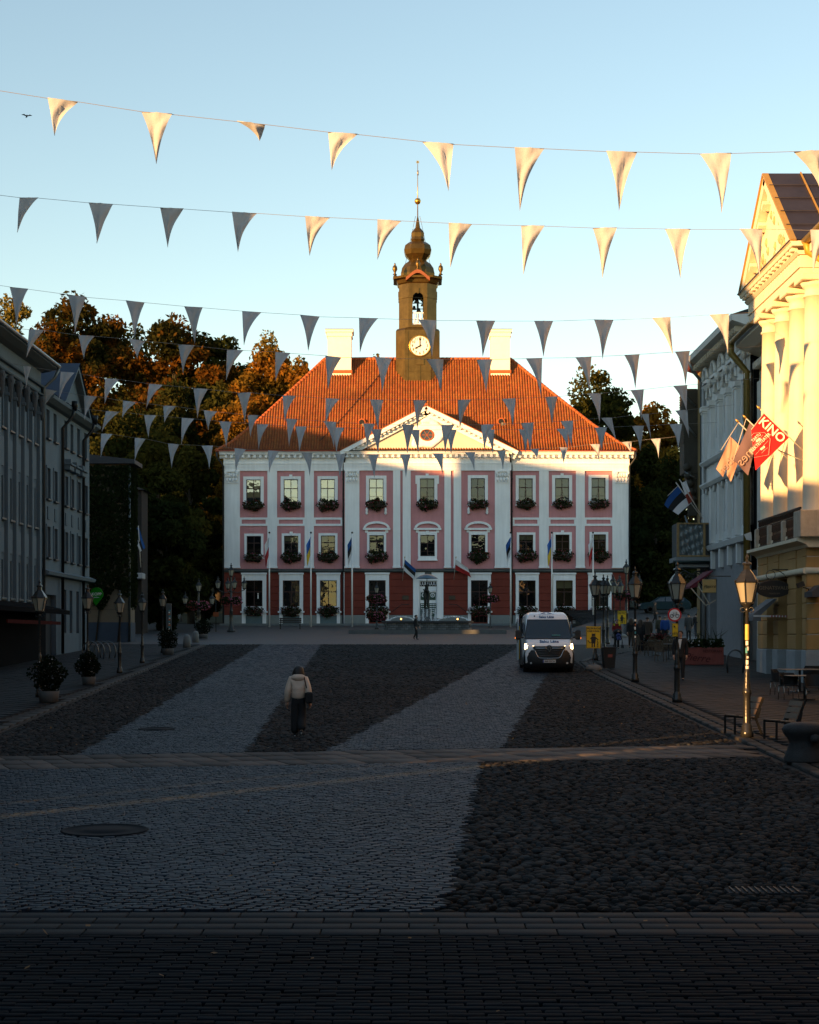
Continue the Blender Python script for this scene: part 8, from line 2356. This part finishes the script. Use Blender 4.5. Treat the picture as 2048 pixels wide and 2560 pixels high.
def make_person(label, loc, rz, H, pose, top, legs, hair, shoes, puffy=0.0, hair_len=.0, wide=0.0, hood=False, group=None, skirt=False):
    e = empty('person', loc, rz, label, 'person', group)
    S = lambda x, y, z: Vector((x*H, y*H, z*H))
    hipz = pose.get('hip', .50); ln = pose.get('lean', 0.0)
    J = {'pel': S(0, 0, hipz+.03), 'bel': S(0, -ln*.3, .62), 'che': S(0, -ln*.7, .735), 'nb': S(0, -ln, .825), 'nk': S(0, -ln-.005, .855), 'hd': S(0, -ln-.014, .915), 'ht': S(0, -ln-.010, .965)}
    for s, n in ((-1, 'l'), (1, 'r')):
        J['sh'+n] = S(s*.108, -ln, .80)
        J['el'+n], J['wr'+n] = S(*pose['arm'+n][0]), S(*pose['arm'+n][1])
        J['hp'+n] = S(s*.05, 0, hipz)
        J['kn'+n], J['an'+n], J['to'+n] = [S(*p) for p in pose['leg'+n]]
    names = list(J); idx = {n: i for i, n in enumerate(names)}
    rad = {'pel': (.075, .062), 'bel': (.066, .052), 'che': (.082, .058), 'nb': (.05, .042), 'nk': (.032, .033), 'hd': (.048, .056), 'ht': (.036, .044)}
    for n in 'lr': rad.update({'sh'+n: .036, 'el'+n: .026, 'wr'+n: .017, 'hp'+n: .056, 'kn'+n: .036, 'an'+n: .023, 'to'+n: .020})
    E = [('pel', 'bel'), ('bel', 'che'), ('che', 'nb'), ('nb', 'nk'), ('nk', 'hd'), ('hd', 'ht')]
    for n in 'lr': E += [('che', 'sh'+n), ('sh'+n, 'el'+n), ('el'+n, 'wr'+n), ('pel', 'hp'+n), ('hp'+n, 'kn'+n), ('kn'+n, 'an'+n), ('an'+n, 'to'+n)]
    sc = lambda r_: tuple(v*H for v in r_) if isinstance(r_, tuple) else r_*H
    ex = MB()
    for n, s in (('l', -1), ('r', 1)):     # palm and five bent fingers
        d = (J['wr'+n]-J['el'+n]).normalized(); w = J['wr'+n]; side = Vector((0, 1, 0)) - d*d.y; side.normalize(); inn = Vector((-s, 0, 0))
        ex.tube([w-d*.01*H, w+d*.03*H, w+d*.055*H], [.016*H, .022*H, .019*H], 8)
        for q in range(4):
            b0 = w + d*.052*H + side*(.014*(q-1.5))*H; L_ = (.036, .044, .041, .031)[q]*H
            ex.tube([b0, b0+d*L_*.5, b0+d*L_*.85+inn*L_*.35, b0+d*L_*.95+inn*L_*.62], [.0062*H, .006*H, .0054*H, .004*H], 6)
        b0 = w + d*.022*H - side*.018*H
        ex.tube([b0, b0-side*.014*H+d*.018*H, b0-side*.016*H+d*.038*H+inn*.008*H], [.0075*H, .0068*H, .005*H], 6)
    hd = J['hd']     # nose and ears
    ex.lathe([(.001, -.012*H), (.007*H, -.004*H), (.005*H, .006*H), (.001, .016*H)], 6, (hd.x, hd.y-.056*H, hd.z-.006*H))
    for s in (-1, 1): ex.lathe([(.001, -.016*H), (.007*H, -.004*H), (.008*H, .008*H), (.001, .018*H)], 6, (hd.x+s*.048*H, hd.y+.004*H, hd.z-.004*H), sx=.5)
    me = skin_bake('body', [J[n] for n in names], [(idx[a], idx[b]) for a, b in E], [sc(rad[n]) for n in names], idx['pel'], 2, ex)
    me.materials.append(SKINM); link('body', me, e)
    for s in (-1, 1): MB().lathe([(.001, -.004*H), (.005*H, 0), (.001, .004*H)], 6, (hd.x+s*.018*H, hd.y-.052*H, hd.z+.008*H)).build('eye', INK, e)
    MB().obox((hd.x, hd.y-.051*H, hd.z-.03*H), (.022*H, .004*H, .005*H), (0, 0, 0)).build('mouth', M('lips', (.25, .08, .06), .6), e)
    # top: jacket or shirt
    p = puffy
    tn = ['hem', 'bel', 'che', 'nb', 'shl', 'ell', 'wrl', 'shr', 'elr', 'wrr']
    TJ = dict(J); TJ['hem'] = S(0, 0, hipz + pose.get('hem', -.01) - .02); TJ['nb'] = J['nb'] + S(0, 0, .012)
    for n in 'lr': TJ['wr'+n] = J['el'+n].lerp(J['wr'+n], .97)
    tr = {'hem': (.094+p*1.2, .082+p*1.2), 'bel': (.078+p, .066+p), 'che': (.094+p*.8, .07+p*.8), 'nb': (.052+p*.3, .046+p*.3)}
    for n in 'lr': tr.update({'sh'+n: .046+p*.6, 'el'+n: .036+p*.7, 'wr'+n: .026+p*.6})
    te = [(0, 1), (1, 2), (2, 3), (2, 4), (4, 5), (5, 6), (2, 7), (7, 8), (8, 9)]
    me = skin_bake('jacket', [TJ[n] for n in tn], te, [sc(tr[n]) for n in tn], 2, 2); me.materials.append(top); link('jacket', me, e)
    # trousers
    ln_ = ['pel', 'hpl', 'knl', 'anl', 'hpr', 'knr', 'anr', 'seat']
    LJ = dict(J); LJ['pel'] = S(0, 0, hipz+.11); LJ['seat'] = S(0, .004, hipz+.02)
    for n in 'lr': LJ['an'+n] = J['kn'+n].lerp(J['an'+n], 1.03)
    lr = {'seat': (.088, .078), 'pel': (.080, .068), 'hpl': .064, 'knl': .046+wide, 'anl': .036+wide*1.4, 'hpr': .064, 'knr': .046+wide, 'anr': .036+wide*1.4}
    me = skin_bake('trousers', [LJ[n] for n in ln_], [(0, 7), (7, 1), (1, 2), (2, 3), (7, 4), (4, 5), (5, 6)], [sc(lr[n]) for n in ln_], 7, 2); me.materials.append(legs); link('trousers', me, e)
    for n in 'lr':
        a, t = J['an'+n], J['to'+n]; d = t - a
        me = skin_bake('shoe', [a - d*.35 - S(0, 0, .006), a + d*.35 - S(0, 0, .008), t + d*.15], [(0, 1), (1, 2)], [sc((.026, .030)), sc((.026, .026)), sc((.022, .016))], 0, 2); me.materials.append(shoes); link('shoe', me, e)
    # hair: cap that follows the skull, longer at the back
    rows = []
    for i in range(9):
        v = i/8; row = []
        for k in range(17):
            a = 2*math.pi*k/16; back = .5+.5*math.sin(a)      # +y is the back of the head
            ph = v*lerp(.98, 1.9 + hair_len*.25, back)
            r_ = 1.0 + .06*math.sin(a*3+i)
            x = .060*math.sin(min(ph, math.pi*.62))*math.cos(a)*r_; y = .068*math.sin(min(ph, math.pi*.62))*math.sin(a)*r_; z = .066*math.cos(min(ph, 1.75))
            if ph > 1.2: z -= (ph-1.2)*hair_len*.10*(.35+.65*back); x *= 1 + hair_len*.32*(ph-1.2); y *= 1+.1*hair_len
            hs = 1 + .16*hair_len; row.append(hd + S(x*hs, y*(1+.08*hair_len)+.006, z*(1+.08*hair_len)+.012))
        rows.append(row)
    m = MB(); m.grid(rows); m.build('hair', hair, e)
    if hood:
        hz = J['nb']; rows = []
        for i in range(7):
            f = i/6; row = []
            for k in range(13):
                a = math.pi*k/12
                rr_ = .105*math.sin(math.pi*min(1, .18+f*.82))**.7
                row.append(hz + S(math.cos(a)*rr_*1.05, .035 + math.sin(a)*rr_*.62, .045 - f*.115 + .01*math.sin(a)))
            rows.append(row)
        m = MB(); m.grid(rows); m.grid([[p_*1.0 - S(0, .03, 0) for p_ in reversed(r_)] for r_ in rows]); m.build('hood', top, e)
    return e, J
STAND = {'arml': [(-.125, .02, .63), (-.125, -.02, .49)], 'armr': [(.125, .02, .63), (.125, -.02, .49)], 'legl': [(-.05, -.005, .27), (-.052, .012, .035), (-.058, -.05, .016)], 'legr': [(.05, -.005, .27), (.052, .012, .035), (.058, -.05, .016)]}
def walk(k=1, swing=.07):
    return {'arml': [(-.125, .04*k, .635), (-.12, -.03*k, .50)], 'armr': [(.125, -.03*k+.02, .635), (.12, -.10*k, .51)],
            'legl': [(-.045, -.05*k, .275), (-.045, -.06*k+.01, .04), (-.05, -.125*k, .022)], 'legr': [(.045, .0*k, .265), (.048, .10*k, .075), (.05, .055*k, .018)]}
BLACKC = M('black cloth', (.012, .012, .013), .85, var=.15, scale=10)
DKBLUE = M('dark blue cloth', (.02, .025, .035), .85, var=.15, scale=10)
BROWNC = M('brown cloth', (.06, .042, .03), .85, var=.15, scale=10)
BEIGE = M('beige quilted nylon', (.62, .46, .35), .5, var=.08, scale=5, bump=.35, bscale=7)
HAIRB = M('black hair', (.008, .007, .006), .5, var=.2, scale=30); HAIRL = M('brown hair', (.05, .03, .018), .55, var=.2, scale=30); HAIRG = M('greying hair', (.12, .11, .10), .6, var=.2)
SHOE = M('dark shoe', (.012, .012, .013), .6)
# the woman walking away over the cobbles
g = ground_at(746, 1841)
wp = {'hip': .49, 'lean': .02, 'hem': .03, 'arml': [(-.145, .03, .635), (-.158, -.03, .475)], 'armr': [(.150, .015, .625), (.165, -.04, .475)],
      'legl': [(-.047, -.03, .27), (-.052, .105, .085), (-.054, .075, .03)], 'legr': [(.045, -.012, .265), (.048, -.012, .036), (.056, -.075, .018)]}
w, WJ = make_person('woman with dark hair in a short beige hooded jacket and black trousers, walking away', g, R(180), 1.64, wp, BEIGE, BLACKC, HAIRB, M('black trainer', (.02, .02, .02), .6), puffy=.022, hair_len=1.5, wide=.022, hood=True)
H = 1.64
for n in 'lr':
    a, t = WJ['an'+n], WJ['to'+n]
    MB().tube([a + Vector((0, .03, -.045*1)), (a+t)/2 + Vector((0, 0, -.03)), t + Vector((0, 0, -.018))], .018, 6).build('sole', M('white rubber sole', (.5, .5, .48), .7), w)
# seams of the quilted jacket
for z in (.62, .68): MB().tube([(.125*H*math.cos(t), .108*H*math.sin(t)+.0, z*H+.01*math.sin(3*t)) for t in np.linspace(0, 2*math.pi, 25)], .006, 4, caps=False).build('jacket_seam', BEIGE, w)
b = empty('shoulder_bag', g + Vector((.235, -.05, .93)), R(8), 'black shoulder bag at the hip of the woman in beige', 'bag')
MB().bbox(-.07, .09, -.14, .12, -.16, .10, .03).build('pouch', BLACKC, b)
MB().tube([(.0, 0, .08), (-.06, -.06, .25), (-.10, -.02, .45), (-.11, .03, .47)], .012, 5).build('strap', BLACKC, b)
# person walking past the fountain
make_person('person in dark clothes walking past the fountain', ground_at(1040, 1599), R(75), 1.66, walk(1), BLACKC, BLACKC, HAIRB, SHOE, puffy=.01, hair_len=.3)
# man standing behind the no cycling sign, facing the camera
mn, MJ = make_person('man in a black suit and white shirt standing behind the no cycling sign', ground_at(1701, 1703) + Vector((0, 0, PAVE)), R(-12), 1.86, {**STAND, 'hem': -.06}, BLACKC, BLACKC, HAIRB, SHOE, puffy=.008)
m = MB(); m.add([(-.07, -.158, 1.52), (.07, -.158, 1.52), (.0, -.185, 1.14)], [(0, 1, 2)]); m.build('shirt', M('white shirt', (.6, .58, .55), .8), mn)
# the people among the cafe tables and lamps
GR = 'passers-by on the right pavement'
make_person('long haired person in a black backpack jacket walking away by the lamps', ground_at(1578, 1620), R(175), 1.74, walk(-1), BLACKC, BROWNC, HAIRL, SHOE, puffy=.012, hair_len=1.4, group=GR)
make_person('dark clad person with long hair, left of a close pair', ground_at(1601, 1629), R(160), 1.76, walk(1), BLACKC, BLACKC, HAIRL, SHOE, puffy=.015, hair_len=1.5, group=GR)
make_person('tall person in a dark coat, right of a close pair', ground_at(1619, 1624), R(190), 1.86, {**STAND, 'hem': -.15}, BROWNC, BLACKC, HAIRB, SHOE, puffy=.02, group=GR)
make_person('man in a bright blue jacket seen from behind', ground_at(1663, 1613), R(180), 1.78, STAND, M('bright blue fleece', (.012, .06, .26), .85), BLACKC, HAIRG, SHOE, puffy=.018, group=GR)
make_person('person in olive clothes left of the blue jacket', ground_at(1650, 1609), R(185), 1.76, STAND, M('olive cloth', (.05, .05, .035), .85), BLACKC, HAIRB, SHOE, puffy=.015, group=GR)
make_person('person in a grey coat near the restaurant corner', ground_at(1722, 1600), R(180), 1.78, {**STAND, 'hem': -.2}, M('grey coat', (.05, .052, .055), .85), BLACKC, HAIRB, SHOE, puffy=.018, group=GR)
make_person('person in black beside the grey coat, near the restaurant corner', ground_at(1742, 1596), R(180), 1.74, walk(1), BLACKC, DKBLUE, HAIRB, SHOE, puffy=.01, group=GR)
far_p = Vector((wx(1638, 140), 140, ramp_z(140)))
make_person('brown coated pedestrian crossing the rising street', far_p, R(90), 1.75, {**walk(1), 'hem': -.12}, BROWNC, BLACKC, HAIRL, SHOE, puffy=.012, hair_len=.6, group=GR)
# worker pushing a pushchair
pp = ground_at(1542, 1622)
wk, _ = make_person('person in a red top and yellow shoulder patches pushing a pushchair', pp, R(0), 1.68, {**STAND, 'arml': [(-.13, -.03, .64), (-.10, -.15, .56)], 'armr': [(.13, -.03, .64), (.10, -.15, .56)]}, M('dark red top', (.16, .012, .012), .85), BLACKC, M('blue cap', (.03, .05, .16), .8), SHOE, puffy=.012, group=GR)
for s in (-1, 1): MB().obox((s*.15, -.10, 1.36), (.07, .03, .12), (0, R(10*s), 0)).build('yellow_patch', M('hi-vis yellow', (.5, .55, .02), .7), wk)
pc = empty('pushchair', pp + Vector((0, -.75, .03)), 0, 'black pushchair with a child in a blue hood', 'pushchair')
for x in (-.24, .24):
    for y in (-.3, .3): MB().tube([(x-.02, y, .1), (x+.02, y, .1)], .1, 14).build('wheel', RUB, pc)
m = MB()
for x in (-.22, .22): m.tube([(x, -.3, .1), (x, 0, .5), (x, .42, 1.0)], .014, 6); m.tube([(x, .3, .1), (x, -.05, .5)], .014, 6)
m.tube([(-.22, .42, 1.0), (.22, .42, 1.0)], .016, 6); m.build('frame', IRON, pc)
m = MB(); m.obox((0, .02, .52), (.38, .36, .05), (-.2, 0, 0)); m.obox((0, .22, .75), (.38, .05, .5), (-.35, 0, 0)); m.build('seat', BLACKC, pc)
MB().lathe([(.24, 0), (.22, .12), (.14, .2), (.02, .24)], 14, (0, .18, .86)).build('hood', BLACKC, pc)
ch = empty('person', pp + Vector((0, -.80, .62)), 0, 'child in a blue hood sitting in the pushchair', 'person')
me = skin_bake('body', [(0, 0, 0), (0, .05, .14), (0, .06, .26), (0, .05, .36), (-.1, -.04, .16), (-.12, -.14, .08), (.1, -.04, .16), (.12, -.14, .08), (-.06, -.2, .0), (-.07, -.3, -.14), (.06, -.2, .0), (.07, -.3, -.14)], [(0, 1), (1, 2), (2, 3), (1, 4), (4, 5), (1, 6), (6, 7), (0, 8), (8, 9), (0, 10), (10, 11)], [.09, .09, .045, .075, .045, .035, .045, .035, .055, .04, .055, .04], 0, 2)
me.materials.append(M('child blue suit', (.04, .05, .16), .8)); link('body', me, ch)
MB().lathe([(.01, -.05), (.05, -.02), (.05, .03), (.01, .06)], 10, (0, -.045, .37), sy=.5).build('face', SKINM, ch)

# statue: an embracing bronze couple under an umbrella
st_b = M('dark statue bronze', (.022, .024, .022), .45, .6, var=.25, scale=8)
sx0, sy0, sz0 = -.05, fg.y + 3.2, fg.z + 1.9
stt = empty('statue', (wx(1067, sy0), sy0, sz0), 0, 'dark bronze embracing couple under an umbrella in the fountain', 'statue')
def figure(dx, ry, H, arms):
    rot = Matrix.Rotation(ry, 3, 'Z'); S = lambda x, y, z: rot @ Vector((x*H, y*H, z*H)) + Vector((dx, 0, 0))
    pts = [S(0, 0, .52), S(0, 0, .63), S(0, -.02, .74), S(0, -.03, .83), S(0, -.045, .92), S(0, -.05, .97), S(-.1, -.03, .80), S(*arms[0]), S(*arms[1]), S(.1, -.03, .80), S(*arms[2]), S(*arms[3]), S(-.05, 0, .5), S(-.05, -.01, .27), S(-.045, .01, .03), S(-.045, -.07, .01), S(.05, 0, .5), S(.055, -.02, .27), S(.05, .0, .03), S(.05, -.08, .01)]
    ed = [(0, 1), (1, 2), (2, 3), (3, 4), (4, 5), (2, 6), (6, 7), (7, 8), (2, 9), (9, 10), (10, 11), (0, 12), (12, 13), (13, 14), (14, 15), (0, 16), (16, 17), (17, 18), (18, 19)]
    ra = [.08, .07, .085, .04, .055, .04, .04, .03, .022, .04, .03, .022, .06, .045, .03, .025, .06, .045, .03, .025]
    return skin_bake('figure', pts, ed, [r_*H for r_ in ra], 0, 2)
a1 = [(-.2, -.1, .72), (-.08, -.2, .68), (.14, -.1, .90), (.06, -.12, 1.05)]; a2 = [(-.15, -.16, .78), (-.02, -.22, .84), (.15, -.15, .78), (.02, -.22, .84)]
for dx, ry, h_, ar in ((-.13, R(80), 1.95, a1), (.13, R(-95), 1.82, a2)):
    me = figure(dx, ry, h_, ar); me.materials.append(st_b); link('figure', me, stt)
um = MB(); um.grid([[(.02 + r_*math.cos(a), r_*math.sin(a), 2.36 + .36*(1-(r_/.85)**2)) for a in np.linspace(0, 2*math.pi, 17)] for r_ in (.02, .3, .55, .75, .85)]); um.build('umbrella', M('blue grey bronze umbrella', (.10, .16, .20), .35, .5, var=.2), stt)
MB().tube([(.02, 0, 1.7), (.02, 0, 2.74)], .02, 6).build('umbrella_stick', st_b, stt)

# a bird on the wing
bd = empty('bird', (wx(67, 60), 60, wz(290, 60)), R(20), 'small dark bird flying in the upper left sky', 'bird')
me = skin_bake('body', [(0, -.11, 0), (0, -.07, .01), (0, 0, 0), (0, .09, -.01)], [(0, 1), (1, 2), (2, 3)], [.012, .024, .032, .014], 2, 2); me.materials.append(M('dark plumage', (.02, .018, .016), .8)); link('body', me, bd)
for s in (-1, 1): MB().add([(s*.02, -.04, .01), (s*.10, -.06, .05), (s*.19, .0, .035), (s*.09, .04, .03), (s*.02, .05, .0), (s*.10, -.06, .045), (s*.19, .0, .03), (s*.09, .04, .025)], [(0, 1, 2, 3, 4), (4, 7, 6, 5, 0)]).build('wing', M('dark plumage', (.02, .018, .016), .8), bd)
MB().add([(-.012, .08, -.008), (.012, .08, -.008), (.035, .16, -.01), (-.035, .16, -.01)], [(0, 1, 2, 3)]).build('tail', M('dark plumage', (.02, .018, .016), .8), bd)
bpy.context.view_layer.update()
if _bench: bpy.data.scenes.remove(_bench.pop())
